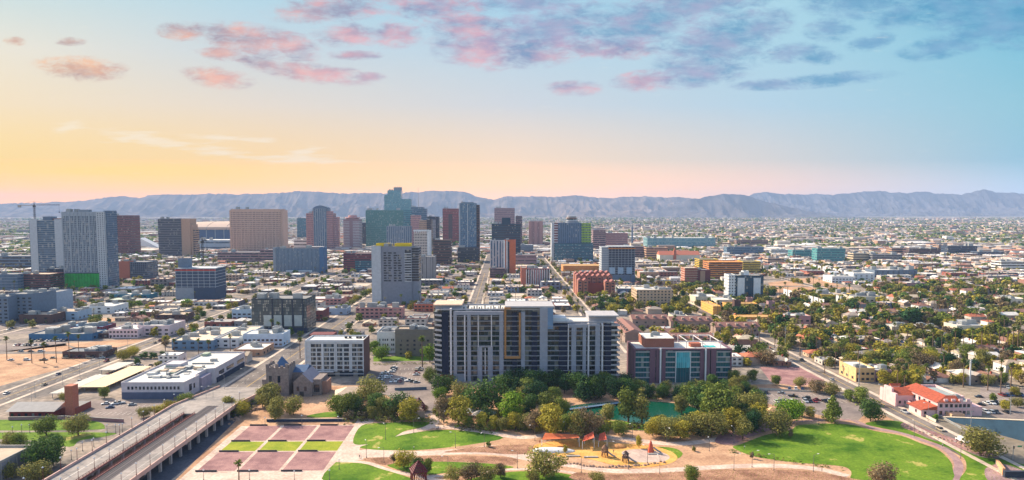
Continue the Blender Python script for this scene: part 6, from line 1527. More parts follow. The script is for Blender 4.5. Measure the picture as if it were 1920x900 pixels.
for _ in range(420):
    x, y = er.uniform(234, 470), er.uniform(405, 540)
    if not sees(x, y, 4, 230): continue
    k = er.choice((0, 1, 2, 3, 6)); q = HP[k]
    if er.random() < 0.25 and free(x - 8, y - 8, x + 8, y + 8): parc.append(('h', k, x, y, 0, 0.95)); OCC.append((x - 7, y - 7, x + 7, y + 7))
    elif free(x - 1.5, y - 1.5, x + 1.5, y + 1.5): trees.append(('palm' if er.random() < 0.15 else 'tree', er.choice((1, 2, 2, 3, 3, 4)), x, y, er.uniform(5, 10)))
for i, (x, y, w, d) in enumerate(lots):
    sheet('parking_lot', [(x - w, y - d), (x + w, y - d), (x + w, y + d), (x - w, y + d)], (gm_asph2, gm_asph, gm_asph2, gm_conc, gm_dirt)[i % 5], 0.032, world=True)
    if i % 5 != 4:
        for row in (-0.5, 0.5):
            for c_ in range(int(2 * w / 2.9)):
                if r.random() < 0.62: cars.append((x - w + 1.6 + c_ * 2.9, y + row * d, math.pi / 2))
def rows(px, py, n, dx, dy, head, pr=0.8):
    a = at(px, py)
    for i in range(n):
        if r.random() < pr: cars.append((a.x + dx * i, a.y + dy * i, head))
for a in ((740,690,9,0,-4.2,0.3),(722,700,7,0,-4.5,0.3),(752,712,6,2.8,-2,0.4),(700,716,7,2.9,0,1.57),(786,692,5,0,-4.4,0.1),(806,700,3,0,-5,0.1),(780,752,1,0,0,0),(198,758,2,6,0,0.5),(206,765,2,5,-1,0.5),(225,757,1,0,0,0.3),(248,760,1,0,0,0.5),
          (62,640,10,3,0,1.5),(30,648,9,3,0,1.5),(0,660,5,8,0,0.1),(20,676,4,12,0,0.1),(100,672,5,9,0,0.1),(1465,738,1,0,0,2.5),(1480,730,3,4,0,1.2),(1487,744,1,0,0,2.6),(1512,748,1,0,0,2.6),(1532,751,1,0,0,2.6),(1470,753,1,0,0,2.6),(1436,737,2,6,0,1.0),
          (1848,774,16,2.8,0,1.57),(1850,757,18,2.8,0,1.57),(1870,742,18,2.8,0,1.57),(1456,754,12,2.8,0,1.57),(1835,745,1,0,0,2.9),(1840,760,1,0,0,2.7),(1890,728,3,4,0,1.4),(1070,608,26,2.9,0,1.57),(1080,612,22,2.9,0,1.57),(1212,604,26,2.9,0,1.57),(1216,609,24,2.9,0,1.57),(872,566,22,2.9,0,1.57),(876,570,20,2.9,0,1.57),(640,520,14,2.9,0,1.57),(644,528,14,2.9,0,1.57),(642,538,14,2.9,0,1.57),
          (590,702,1,0,0,0),(150,716,9,2.8,5.6,1.6),(186,716,8,0,6.5,0.2)):
    rows(*a, **({} if len(a) < 7 else {}))
for x, w, y0 in VST:
    y = y0 + 20
    while y < 1150:
        y += r.uniform(10, 40)
        if x in (-161, 216): y += 20
        s_ = r.choice((-1, 1)); cars.append((x + s_ * w * 0.27, y, math.pi/2))
        if 600 < y and r.random() < 0.5: cars.append((x + s_ * (w/2 - 1.2), y + 5, math.pi/2))
# street trees and palms
for x, w, y0 in VST:
    y = max(y0, 520)
    while y < 1500:
        y += r.uniform(9, 22) if x in (88, 330, 452, 216) else r.uniform(16, 50)
        for s_ in (-1, 1):
            if r.random() < 0.7:
                kk = 'palm' if r.random() < (0.55 if x in (88, -34, 452) else 0.2) else 'tree'
                trees.append((kk, r.choice((1, 2, 3)), x + s_ * (w/2 + 3.6), y + r.uniform(-3, 3), r.uniform(5, 9) if kk == 'tree' else r.uniform(10, 17)))

# ---- individual buildings: the nearest three hundred of each kind, the rest as one mass
HPR = [house_proto(*q) for q in HP]; SPR = [shop_proto(*q) for q in SP]
used = set()
hs = sorted([p for p in parc if p[0] == 'h' and sees(p[2], p[3], 4, 0)], key=lambda p: p[3])[:295]
ss = sorted([p for p in parc if p[0] == 's' and sees(p[2], p[3], 4, 0)], key=lambda p: p[3])[:240]
keep = set(id(p) for p in hs) | set(id(p) for p in ss)
for p in hs + ss:
    pr = (HPR if p[0] == 'h' else SPR)[p[1]]
    if id(pr) not in used:
        used.add(id(pr)); o = pr[0]; o.location = (p[2], p[3], 0.02); o.rotation_euler = (0, 0, p[4]); o.scale = (p[5],) * 3
    else: o = copy_thing(pr[0], pr[1], (p[2], p[3], 0.02), p[4], (p[5],) * 3)
    if p[0] == 'h': tag(o, None, 'house', 'houses of the tree-filled district'); AUTO.append((o, HDESC[p[1]], p[2], p[3]))
    else: tag(o, None, 'commercial building', 'flat-roofed shops and workshops'); AUTO.append((o, SDESC[p[1]], p[2], p[3]))
for pr in HPR + SPR:
    if id(pr) not in used:
        for k, subs in pr[1]:
            for s_ in subs: bpy.data.objects.remove(s_)
            bpy.data.objects.remove(k)
        bpy.data.objects.remove(pr[0])
mb = MB()
for p in parc:
    if id(p) in keep: continue
    q = (HP if p[0] == 'h' else SP)[p[1]]
    if p[0] == 'h':
        w, d, h, rf = q[1] * p[5] / 2, q[2] * p[5] / 2, q[3], q[4]
        mb.box(p[2] - w, p[3] - d, 0, p[2] + w, p[3] + d, h, 0)
        if q[0] == 'hip': mb.hip(p[2] - w, p[3] - d, p[2] + w, p[3] + d, h, h + rf, 1)
        else: mb.gable(p[2] - w, p[3] - d, p[2] + w, p[3] + d, h, h + rf, 1, axis='x' if q[0] == 'gx' else 'y')
        mb.box(p[2] - w * .6, p[3] - d - .1, 1, p[2] - w * .2, p[3] - d, 2.3, 2); mb.box(p[2] + w * .2, p[3] - d - .1, 1, p[2] + w * .6, p[3] - d, 2.3, 2)
    else:
        w, d, h = q[0] * p[5] / 2, q[1] * p[5] / 2, q[2]
        mb.box(p[2] - w, p[3] - d, 0, p[2] + w, p[3] + d, h - 0.3, 0); mb.box(p[2] - w - .1, p[3] - d - .1, h - 0.3, p[2] + w + .1, p[3] + d + .1, h, 1)
        for i in range(3): x, y = p[2] + r.uniform(-w, w) * .7, p[3] + r.uniform(-d, d) * .7; mb.box(x, y, h, x + 2, y + 2, h + 1.2, 1)
        mb.box(p[2] - w * .8, p[3] - d - .1, 1, p[2] + w * .8, p[3] - d, 2.6, 2)
tag(mb.build('distant_houses', [swall, sroof, g_dark]), kind='stuff')

# ---- the far plain: roofs and trees thinning out to the foot of the hills
fr = random.Random(5)
mb = MB()
def far_y(): return 1760 + (9600 - 1760) * fr.random() ** 1.7
clus = [(fr.uniform(-0.85, 0.85), far_y(), fr.uniform(60, 420)) for _ in range(240)]
n = 0
for _ in range(15000):
    if fr.random() < 0.6:
        c = fr.choice(clus); y = c[1] + fr.gauss(0, c[2]); x = c[0] * c[1] + fr.gauss(0, c[2] * 1.6)
    else: y = far_y(); x = fr.uniform(-0.85, 0.85) * y
    if y < 1765 or y > 10500: continue
    big = fr.random()
    if big < 0.07: w, d, h = fr.uniform(40, 150), fr.uniform(25, 60), fr.uniform(5, 9)
    elif big < 0.085: w, d, h = fr.uniform(20, 50), fr.uniform(14, 24), fr.uniform(10, 20)
    else: s_ = 1 + y / 6000; w, d, h = fr.uniform(10, 22) * s_, fr.uniform(10, 18) * s_, fr.uniform(3.5, 7) * (1 + y / 12000)
    if not free(x - w/2, y - d/2, x + w/2, y + d/2) and y < 2700: continue
    mb.box(x - w/2, y - d/2, 0, x + w/2, y + d/2, h - 0.5, 0); mb.box(x - w/2 - .2, y - d/2 - .2, h - 0.5, x + w/2 + .2, y + d/2 + .2, h, 1)
tag(mb.build('distant_rooftops', [swall, sroof]), kind='stuff')
# ------------------------------------------------------------------ trees
def leaf_mat(name, c1, c2, tr=0.25):
    m, nt, b = nt_new(name); L = nt.links.new
    g = nt.nodes.new('ShaderNodeNewGeometry'); oi = nt.nodes.new('ShaderNodeObjectInfo')
    cr = nt.nodes.new('ShaderNodeValToRGB'); L(g.outputs['Random Per Island'], cr.inputs[0]); e = cr.color_ramp.elements
    e[0].position = 0.1; e[0].color = lin(c1) + (1,); e[1].position = 0.9; e[1].color = lin(c2) + (1,)
    mr = nt.nodes.new('ShaderNodeMapRange'); L(oi.outputs['Random'], mr.inputs[0]); mr.inputs[3].default_value = 0.75; mr.inputs[4].default_value = 1.25
    vm = nt.nodes.new('ShaderNodeVectorMath'); vm.operation = 'SCALE'; L(cr.outputs[0], vm.inputs[0]); L(mr.outputs[0], vm.inputs['Scale'])
    L(vm.outputs[0], b.inputs['Base Color']); b.inputs['Roughness'].default_value = 0.8; b.inputs['Specular IOR Level'].default_value = 0.15
    t = nt.nodes.new('ShaderNodeBsdfTranslucent'); L(vm.outputs[0], t.inputs[0]); mx = nt.nodes.new('ShaderNodeMixShader'); mx.inputs[0].default_value = tr
    L(b.outputs[0], mx.inputs[1]); L(t.outputs[0], mx.inputs[2]); o = [x for x in nt.nodes if x.type == 'OUTPUT_MATERIAL'][0]; L(mx.outputs[0], o.inputs[0])
    return m
LEAF = [leaf_mat('leaves_dark_green', (46, 76, 36), (96, 122, 52)), leaf_mat('leaves_mid_green', (78, 96, 36), (130, 138, 56)), leaf_mat('leaves_olive', (104, 104, 50), (156, 148, 76)),
        leaf_mat('leaves_yellow_green', (130, 124, 38), (178, 162, 60)), leaf_mat('leaves_grey_brown', (104, 88, 62), (146, 126, 92)), leaf_mat('leaves_bright_green', (80, 114, 24), (132, 156, 40)),
        leaf_mat('leaves_deep_green', (26, 56, 34), (54, 90, 46))]
LNAME = ['dark green', 'mid green', 'olive', 'yellow-green', 'grey-brown', 'bright green', 'deep green']
BARK = mat('bark', (92, 74, 60), 0.95, 0.25, 2.0); PBARK = mat('palm_bark', (112, 90, 72), 0.95, 0.25, 2.0)
def crown_arrays(rr, nleaf, lobes, size, shape='broad', W=1.0):
    """leaf-sized quads through a lumpy crown; unit tree: height 1, returns verts (n*4,3)"""
    cs = []
    if shape == 'pine':
        for i in range(lobes):
            t = i / lobes; a = rr.uniform(0, 6.28); rad = (1 - t) * 0.26 + 0.03
            cs.append((rad * math.cos(a) * 0.8, rad * math.sin(a) * 0.8, 0.18 + 0.78 * t, rad * 0.65 + 0.03))
    else:
        for i in range(lobes):
            a = rr.uniform(0, 6.28); el = rr.uniform(-0.95, 1.0); q = rr.uniform(0.5, 1.0)
            R_ = 0.42 * W
            z = 0.54 + 0.29 * el; rad = R_ * math.sqrt(max(0.05, 1 - (el * 0.85) ** 2)) * q * 0.72
            cs.append((rad * math.cos(a), rad * math.sin(a), z, rr.uniform(0.09, 0.21) * (0.8 + 0.4 * W)))
        cs.append((0, 0, 0.56, 0.25 * W))
    out = np.zeros((nleaf * 4, 3))
    tot = sum(c[3] ** 2 for c in cs)
    k = 0
    for c in cs:
        m = int(nleaf * c[3] ** 2 / tot) + 1
        for _ in range(m):
            if k >= nleaf: break
            d = Vector((rr.gauss(0, 1), rr.gauss(0, 1), rr.gauss(0, 1))).normalized(); q = rr.uniform(0.70, 1.25) if rr.random() < 0.85 else rr.uniform(0.3, 0.7)
            p = Vector((c[0], c[1], c[2])) + Vector((d.x, d.y, d.z * 0.85)) * c[3] * q
            nrm = (d + Vector((rr.uniform(-.8, .8), rr.uniform(-.8, .8), rr.uniform(-.4, .8)))).normalized()
            a = nrm.orthogonal().normalized(); b = nrm.cross(a); th = rr.uniform(0, 3.14); a, b = a * math.cos(th) + b * math.sin(th), b * math.cos(th) - a * math.sin(th)
            s1, s2 = size * rr.uniform(0.6, 1.2), size * rr.uniform(0.5, 1.0)
            for j, (u, v) in enumerate(((-1, -1), (1, -0.8), (0.9, 1), (-0.8, 0.9))): out[k * 4 + j] = p + a * (u * s1 / 2) + b * (v * s2 / 2)
            k += 1
    return out[:k * 4]
def quads_mesh(name, V, mats, midx=None):
    me = bpy.data.meshes.new(name); n = len(V); nf = n // 4
    me.vertices.add(n); me.vertices.foreach_set('co', np.asarray(V, dtype=np.float32).ravel())
    me.loops.add(n); me.loops.foreach_set('vertex_index', np.arange(n, dtype=np.int32))
    me.polygons.add(nf); me.polygons.foreach_set('loop_start', np.arange(0, n, 4, dtype=np.int32))
    for m in mats: me.materials.append(m)
    if midx is not None: me.polygons.foreach_set('material_index', np.asarray(midx, dtype=np.int32))
    me.update(calc_edges=True); me.validate()
    return me
def trunk_mb(rr, shape, W=1.0):
    b = MB()
    if shape == 'pine': b.tube((0, 0, -0.01), (0, 0, 0.9), 0.022, 0.005, 6)
    else:
        b.tube((0, 0, -0.01), (0.01, 0, 0.34), 0.028, 0.02, 6)
        for i in range(5):
            a = i * 1.26 + rr.uniform(-.4, .4); q = 0.25 * W
            b.tube((0.01, 0, 0.30), (q * math.cos(a) * 0.6, q * math.sin(a) * 0.6, 0.52), 0.016, 0.010, 5)
            b.tube((q * math.cos(a) * 0.6, q * math.sin(a) * 0.6, 0.52), (q * math.cos(a) * 1.1, q * math.sin(a) * 1.1, 0.74), 0.010, 0.004, 5)
    return b
rr = random.Random(3)
CROWN = {}; TRUNK = {}; FARC = {}
SH = [('broad', 14, 1.0), ('broad', 18, 1.25), ('broad', 11, 0.8), ('pine', 26, 1)]
for si, (shape, lb, W_) in enumerate(SH):
    V1 = crown_arrays(rr, 1500 if si == 2 else 2500, lb, 0.050, shape, W_)
    V2 = crown_arrays(rr, 620, lb, 0.105, shape, W_)
    TRUNK[si] = trunk_mb(rr, shape, W_).mesh('trunk', [BARK])
    for ci in range(len(LEAF)): CROWN[(si, ci)] = quads_mesh('crown', V1, [LEAF[ci]])
    FARC[si] = V2
    for ci in range(len(LEAF)):
        CROWN[(si, ci, 'm')] = quads_mesh('crown', V2, [LEAF[ci]])
def tree(x, y, h, si, ci, detail=True, wide=1.0, z=0.0, cat='tree', name='tree'):
    root = empty(name, (x, y, z), None, cat, None, rz=rr.uniform(0, 6.28)); root.scale = (h * wide, h * wide, h)
    for nm, me in (('trunk', TRUNK[si]), ('crown', CROWN[(si, ci)] if detail else CROWN[(si, ci, 'm')])):
        o = bpy.data.objects.new(nm, me); COL.objects.link(o); o.parent = root
    return root
PALMS = []
def palm_meshes(hh, seed):
    q = random.Random(seed); b = MB(); b.tube((0, 0, 0), (0.1, 0.05, hh * 0.5), 0.30, 0.24, 7); b.tube((0.1, 0.05, hh * 0.5), (0.0, 0.1, hh), 0.24, 0.2, 7)
    c = MB()
    n = 30
    for i in range(n):
        a = 6.283 * i / n * 2.4 + q.uniform(-.2, .2); el = q.uniform(-0.9, 1.2); L_ = q.uniform(1.5, 2.3)
        d = Vector((math.cos(a) * math.cos(el), math.sin(a) * math.cos(el), math.sin(el))); s_ = Vector((-math.sin(a), math.cos(a), 0))
        p0 = Vector((0, 0.1, hh)); p1 = p0 + d * L_ * 0.55; p2 = p0 + d * L_ - Vector((0, 0, 0.35))
        for (pa, pb, w0, w1) in ((p0, p1, 0.06, 0.42), (p1, p2, 0.42, 0.12)):
            c.quad(tuple(pa - s_ * w0), tuple(pa + s_ * w0), tuple(pb + s_ * w1), tuple(pb - s_ * w1))
            up = Vector((0, 0, 0.3)); c.quad(tuple(pa), tuple(pa + up * w0), tuple(pb + up), tuple(pb))
    sk = MB()
    for i in range(12):
        a = 6.283 * i / 12; d = Vector((math.cos(a), math.sin(a), 0)); s_ = Vector((-math.sin(a), math.cos(a), 0)); p = Vector((0, 0.1, hh - 0.2))
        sk.quad(tuple(p - s_ * .2), tuple(p + s_ * .2), tuple(p + d * 0.75 + s_ * .25 - Vector((0, 0, 1.5))), tuple(p + d * 0.75 - s_ * .25 - Vector((0, 0, 1.5))))
    return b.mesh('trunk', [PBARK]), c.mesh('crown', [leaf_mat('palm_fronds_%d' % seed, (70, 88, 34), (120, 130, 56))]), sk.mesh('dry_skirt', [mat('dry_fronds', (136, 108, 74), 0.95)])
PM = [palm_meshes(13.0, 1), palm_meshes(10.5, 2), palm_meshes(16.0, 3)]
PH = [13.0, 10.5, 16.0]
def palm(x, y, h, z=0.0):
    i = min(range(3), key=lambda k: abs(PH[k] - h)); s = h / PH[i]
    root = empty('palm_tree', (x, y, z), None, 'palm tree', 'palm trees of the town', rz=rr.uniform(0, 6.28)); root.scale = (s * rr.uniform(0.85, 1.2),) * 2 + (s,)
    for nm, me in zip(('trunk', 'crown', 'dry_skirt'), PM[i]):
        o = bpy.data.objects.new(nm, me); COL.objects.link(o); o.parent = root
    return root
# trees placed from the photograph: base pixel, crown top pixel, width factor, shape, colour
PT = [(87,816,783,1.1,1,1),(147,816,780,1.2,1,2),(75,884,826,1.0,1,0),(100,872,824,0.9,0,0),(55,868,836,1.1,0,6),(20,838,812,1.2,1,2),(36,846,815,1.0,0,1),(10,902,870,1.2,1,2),(70,905,868,1.2,1,2),
 (122,752,736,1.2,1,2),(300,778,760,1.6,1,3),(270,782,764,1.5,1,2),(318,768,752,1.4,1,3),(350,760,738,1.2,1,1),(505,772,724,1.0,0,2),(516,790,748,1.0,0,2),(550,778,746,1.1,1,2),(492,764,730,0.9,0,2),(455,778,752,1.2,1,3),(432,768,744,1.2,0,2),
 (632,776,742,1.2,1,1),(650,780,740,1.1,0,1),(668,776,744,1.1,1,0),(696,752,710,1.2,1,2),(706,776,738,1.1,0,0),(745,780,740,1.1,1,0),(720,780,746,1.0,0,2),(772,768,742,1.0,2,3),(768,792,750,1.1,0,3),(733,785,760,1.0,0,2),(700,788,764,1.0,0,2),
 (830,742,704,1.2,1,0),(912,776,716,1.25,1,0),(955,794,740,1.1,0,5),(832,792,742,0.9,2,4),(860,800,750,1.1,0,3),(842,770,748,1.0,0,2),(902,804,776,1.0,0,3),(924,806,782,1.0,0,3),(880,802,780,1.1,0,1),(942,808,784,1.0,0,2),(966,806,776,1.0,0,3),
 (1000,812,770,1.0,2,4),(985,806,776,1.0,0,2),(1030,820,764,1.0,0,3),(1056,812,780,1.1,0,1),(1083,824,770,0.9,2,2),(1103,820,770,1.0,1,4),(1137,792,760,1.0,0,2),(1178,792,728,0.95,2,1),(1203,796,740,0.95,2,2),(1189,740,712,0.9,3,1),(1240,742,716,0.9,3,1),
 (1224,818,784,1.1,0,3),(1252,822,784,1.1,1,2),(1276,824,790,1.1,0,3),(1160,816,790,1.2,1,1),(1130,818,796,1.2,1,1),(1120,806,780,1.0,0,2),(1290,816,780,1.1,1,2),(1310,812,776,1.0,0,3),(1334,820,776,1.1,1,2),(1345,794,728,1.1,0,1),(1316,772,724,1.1,1,0),(1375,812,770,1.1,0,3),
 (1392,824,782,1.0,2,2),(1372,780,738,1.0,0,6),(1404,786,740,1.1,1,2),(1420,796,760,1.1,0,3),(1425,770,742,1.1,0,1),(1296,760,722,1.1,1,1),(1278,776,744,1.0,0,2),(1457,815,772,1.1,1,2),(1480,790,750,1.3,1,5),(1498,780,756,1.1,0,5),(1561,791,744,0.9,3,1),(1518,784,764,1.1,0,2),
 (1408,742,720,1.3,1,2),(1390,732,700,1.0,0,2),(1410,716,690,1.0,0,1),(1376,722,690,1.0,0,1),(1455,722,704,1.2,0,1),(1500,726,708,1.3,1,2),(1530,736,712,1.3,1,4),(1560,742,718,1.2,1,2),
 (1632,790,750,1.2,1,0),(1612,756,728,1.1,0,1),(1590,752,732,1.1,0,1),(1838,854,806,1.4,1,2),(1655,912,872,1.3,1,4),(1020,894,846,1.3,1,2),(1298,908,874,1.0,0,1),(757,876,846,1.2,1,3),(782,890,862,1.0,0,0),(800,888,862,0.9,0,1),(738,868,850,0.8,2,4),
 (850,902,876,1.2,1,2),(884,902,870,1.3,1,4),(912,904,874,1.2,1,2),(938,896,872,1.1,0,4),(1000,905,886,1.2,1,2),(1120,908,886,1.3,1,2),(916,838,828,1.0,0,1),(1301,846,838,1.0,0,2),(1410,860,848,0.8,2,4),(1198,840,816,0.8,2,3),(1060,850,834,0.8,2,3),
 (1720,744,720,1.0,0,1),(1700,748,728,1.0,0,3),(1754,788,776,1.0,0,5),(716,674,650,1.2,1,5),(700,664,640,1.0,0,5),(806,680,646,1.0,2,5),(766,672,660,1.2,1,3),(806,716,690,1.1,1,1),(826,752,728,1.1,1,5),(250,668,650,1.6,1,3),(232,676,656,1.4,1,3),
 (270,672,660,1.6,0,0),(288,672,660,1.6,0,0),(308,670,658,1.6,0,0),(196,746,726,1.1,0,1),(1700,690,660,1.2,1,1),(1740,680,652,1.1,0,1),(1708,612,578,1.2,1,6),(1690,610,586,1.1,0,6),(1600,690,664,1.1,0,0),(1580,664,640,1.2,1,1),(1482,822,804,0.8,2,4),(1884,770,752,1.2,0,3),(1908,764,746,1.1,1,2),(1862,752,738,1.1,0,1),(1902,742,726,1.2,1,3),(1850,722,702,1.2,1,2),(1880,720,700,1.1,0,1),(1910,716,694,1.2,1,3),(1800,720,700,1.1,0,3)]
q = random.Random(12)
for i in range(38):                                            # dark belt at the foot of the condominium and round the pond
    px = 945 + 235 * (i / 38) + q.uniform(-8, 8); py = q.uniform(722, 752); h = q.uniform(30, 50) * (0.8 if py < 730 else 1)
    PT.append((px, py, py - h, q.uniform(0.9, 1.15), q.choice((0, 1, 2, 3, 1)), q.choice((0, 6, 0, 6, 1))))
for i in range(26):
    px = 1185 + 225 * (i / 26) + q.uniform(-8, 8); py = q.uniform(732, 752); PT.append((px, py, py - q.uniform(20, 36), 1.0, q.choice((0, 1, 2)), q.choice((0, 0, 6, 1, 2))))
for i in range(30):
    px = q.uniform(950, 1420); py = q.uniform(800, 814); PT.append((px, py, py - q.uniform(12, 24), 1.2, q.choice((0, 1)), q.choice((1, 2, 3, 3, 2))))
for i in range(22):
    px = q.uniform(640, 830); py = q.uniform(770, 788); PT.append((px, py, py - q.uniform(8, 20), 1.3, q.choice((0, 1)), q.choice((1, 2, 4))))
for i in range(20):
    px = q.uniform(840, 1060); py = q.uniform(752, 796); PT.append((px, py, py - q.uniform(18, 40), 1.1, q.choice((0, 1, 2)), q.choice((0, 1, 2, 3, 6))))
for i in range(14):
    px = q.uniform(1290, 1420); py = q.uniform(766, 812); PT.append((px, py, py - q.uniform(26, 44), 1.1, q.choice((0, 1)), q.choice((0, 1, 2, 6))))
TDESC = {0: 'round-crowned', 1: 'spreading', 2: 'upright airy', 3: 'conical pine'}
cand = []
for (px, py, pt, wd, si, ci) in PT:
    p = at(px, py); h = max(2.2, at_y(px, pt, p.y).z) * ((0.95 if 940 < px < 1420 and py < 753 else 1.1) if 620 < px < 1480 and py < 830 else 1.1)
    cand.append((h / p.y * 1.6, 'tree', si, ci, p.x, p.y, h, wd * q.uniform(0.92, 1.08)))
for (kk, ci, x, y, h) in trees:
    if not sees(x, y, 4, 230): continue
    cand.append((h / y, kk, q.choice((0, 0, 1, 1, 2)), ci, x, y, h, q.uniform(0.95, 1.35)))
cand.sort(key=lambda c: -c[0])
PPL = [(13,675,634),(60,681,640),(83,681,645),(106,680,634),(130,672,626),(148,668,630),(372,664,638),(392,664,640),(432,664,630),(327,662,638),(310,658,634),(1477,690,650),(1608,700,652),(448,905,868),(690,664,642),(792,690,634),(563,672,636),(1650,664,620),(1664,660,626),(1682,664,624),(1700,662,618),(1712,664,624),(1730,660,622),(1748,664,620),
       (1765,660,624),(1790,662,618),(1806,664,622),(1822,660,618),(1840,664,618),(1856,660,622),(1872,664,616),(1888,662,618),(1898,666,616),(1908,660,614),(1766,712,684),(1736,716,686),(1806,726,676),(1852,732,690),(1876,740,692),(1895,726,684),(1682,736,690),(1695,742,700),(1546,700,664),(1412,660,630),(1452,664,632),(1500,668,634),(1530,664,628),(1570,668,634),(1596,664,630),(1420,610,584),(1440,612,586)]
npalm = 0
for (px, py, pt) in PPL:
    p = at(px, py); o = palm(p.x, p.y, max(5, at_y(px, pt, p.y).z)); npalm += 1
    AUTO.append((o, 'tall palm' if px != 448 else 'stout palm', p.x, p.y))
ntree = 0; V = []; MI = []; PV = []
massV, massM = [], []
pv = []; pm = []
for c in cand:
    _, kk, si, ci, x, y, h, wd = c
    if kk == 'palm' and npalm < 285 and sees(x, y, 4, 0):
        o = palm(x, y, h); npalm += 1; AUTO.append((o, 'slim palm' if h > 12 else 'short palm', x, y)); continue
    if kk == 'tree' and ntree < 298 and sees(x, y, 4, 6):
        nm = 'pine_tree' if si == 3 else ('shrub' if h < 3.6 else 'tree')
        o = tree(x, y, h, si, ci, y < 520, wd, name=nm, cat='shrub' if nm == 'shrub' else 'tree'); o['group'] = 'trees of the park and town'; ntree += 1
        sz = 'large' if h > 12 else ('small' if h < 6 else 'medium')
        AUTO.append((o, ('%s %s %s' % (sz, LNAME[ci], TDESC[si])) + ('' if si == 3 else (' tree' if nm == 'tree' else ' shrub')), x, y)); continue
    if kk == 'palm':
        a = np.array([[x-.25,y,0],[x+.25,y,0],[x+.25,y,h],[x-.25,y,h],[x,y-.25,0],[x,y+.25,0],[x,y+.25,h],[x,y-.25,h]]); pv.append(a); pm += [7, 7]
        for i in range(8):
            an = i * 0.785; d = np.array([math.cos(an), math.sin(an), 0]); s_ = np.array([-math.sin(an), math.cos(an), 0]) * 0.5; p0 = np.array([x, y, h]); p1 = p0 + d * 1.9 + np.array([0, 0, 0.9 if i % 2 else -0.9])
            pv.append(np.array([p0 - s_ * .3, p0 + s_ * .3, p1 + s_, p1 - s_])); pm.append(2)
        continue
    base = FARC[si]; k = 300 if y < 640 else (170 if y < 1000 else 70)
    idx = q.randrange(0, 7); 
    sel = np.concatenate([base[j * 4: j * 4 + 4] for j in range(idx % 7, len(base) // 4, max(1, (len(base) // 4) // k))])
    ce = sel.reshape(-1, 4, 3); m_ = ce.mean(axis=1, keepdims=True); ce = m_ + (ce - m_) * (1.4 if k == 300 else 1.8 if k == 170 else 2.6)
    an = q.uniform(0, 6.28); ca, sa = math.cos(an), math.sin(an); A = ce.reshape(-1, 3) * np.array([h * wd, h * wd, h])
    A = np.stack([A[:, 0] * ca - A[:, 1] * sa + x, A[:, 0] * sa + A[:, 1] * ca + y, A[:, 2]], axis=1)
    massV.append(A); massM += [ci] * (len(A) // 4)
me = quads_mesh('distant_trees', np.concatenate(massV + pv), LEAF + [PBARK], massM + pm)
o = bpy.data.objects.new('distant_trees', me); COL.objects.link(o); tag(o, kind='stuff')
# far plain trees: small lumps of a few leaf faces
fq = np.random.RandomState(4); n = 26000
yy = 1760 + (9800 - 1760) * fq.rand(n) ** 1.6; xx = (fq.rand(n) * 1.7 - 0.85) * yy
msk = np.array([noise.noise(Vector((a * 0.0022, b * 0.0016, 1.5))) + 0.35 * noise.noise(Vector((a * 0.01, b * 0.008, 4))) > (-0.08 if a > -300 else 0.08) for a, b in zip(xx, yy)])
xx, yy = xx[msk], yy[msk]; n = len(xx)
hh = (4.5 + 5 * fq.rand(n)) * (1 + yy / 9000); ww = hh * (0.8 + 0.8 * fq.rand(n))
P = np.zeros((n, 5, 4, 3)); tmpl = np.array([[[-.5,-.4,0],[.5,-.4,0],[.35,-.1,.8],[-.35,-.1,.8]],[[.5,-.4,0],[.5,.5,0],[.3,.3,.8],[.35,-.1,.8]],[[-.5,.5,0],[-.5,-.4,0],[-.35,-.1,.8],[-.3,.3,.8]],[[-.35,-.1,.8],[.35,-.1,.8],[.15,.05,1],[-.15,.05,1]],[[-.15,.05,1],[.15,.05,1],[.3,.3,.8],[-.3,.3,.8]]])
jit = 1 + 0.5 * (fq.rand(n, 5, 4, 1) - 0.5)
P = tmpl[None] * jit; P[..., 0] = P[..., 0] * ww[:, None, None] + xx[:, None, None]; P[..., 1] = P[..., 1] * ww[:, None, None] + yy[:, None, None]; P[..., 2] *= hh[:, None, None]
mi = np.repeat(fq.choice([0, 0, 1, 2, 2, 6, 4], n), 5)
me = quads_mesh('distant_treetops', P.reshape(-1, 3), LEAF, mi); o = bpy.data.objects.new('distant_treetops', me); COL.objects.link(o); tag(o, kind='stuff')
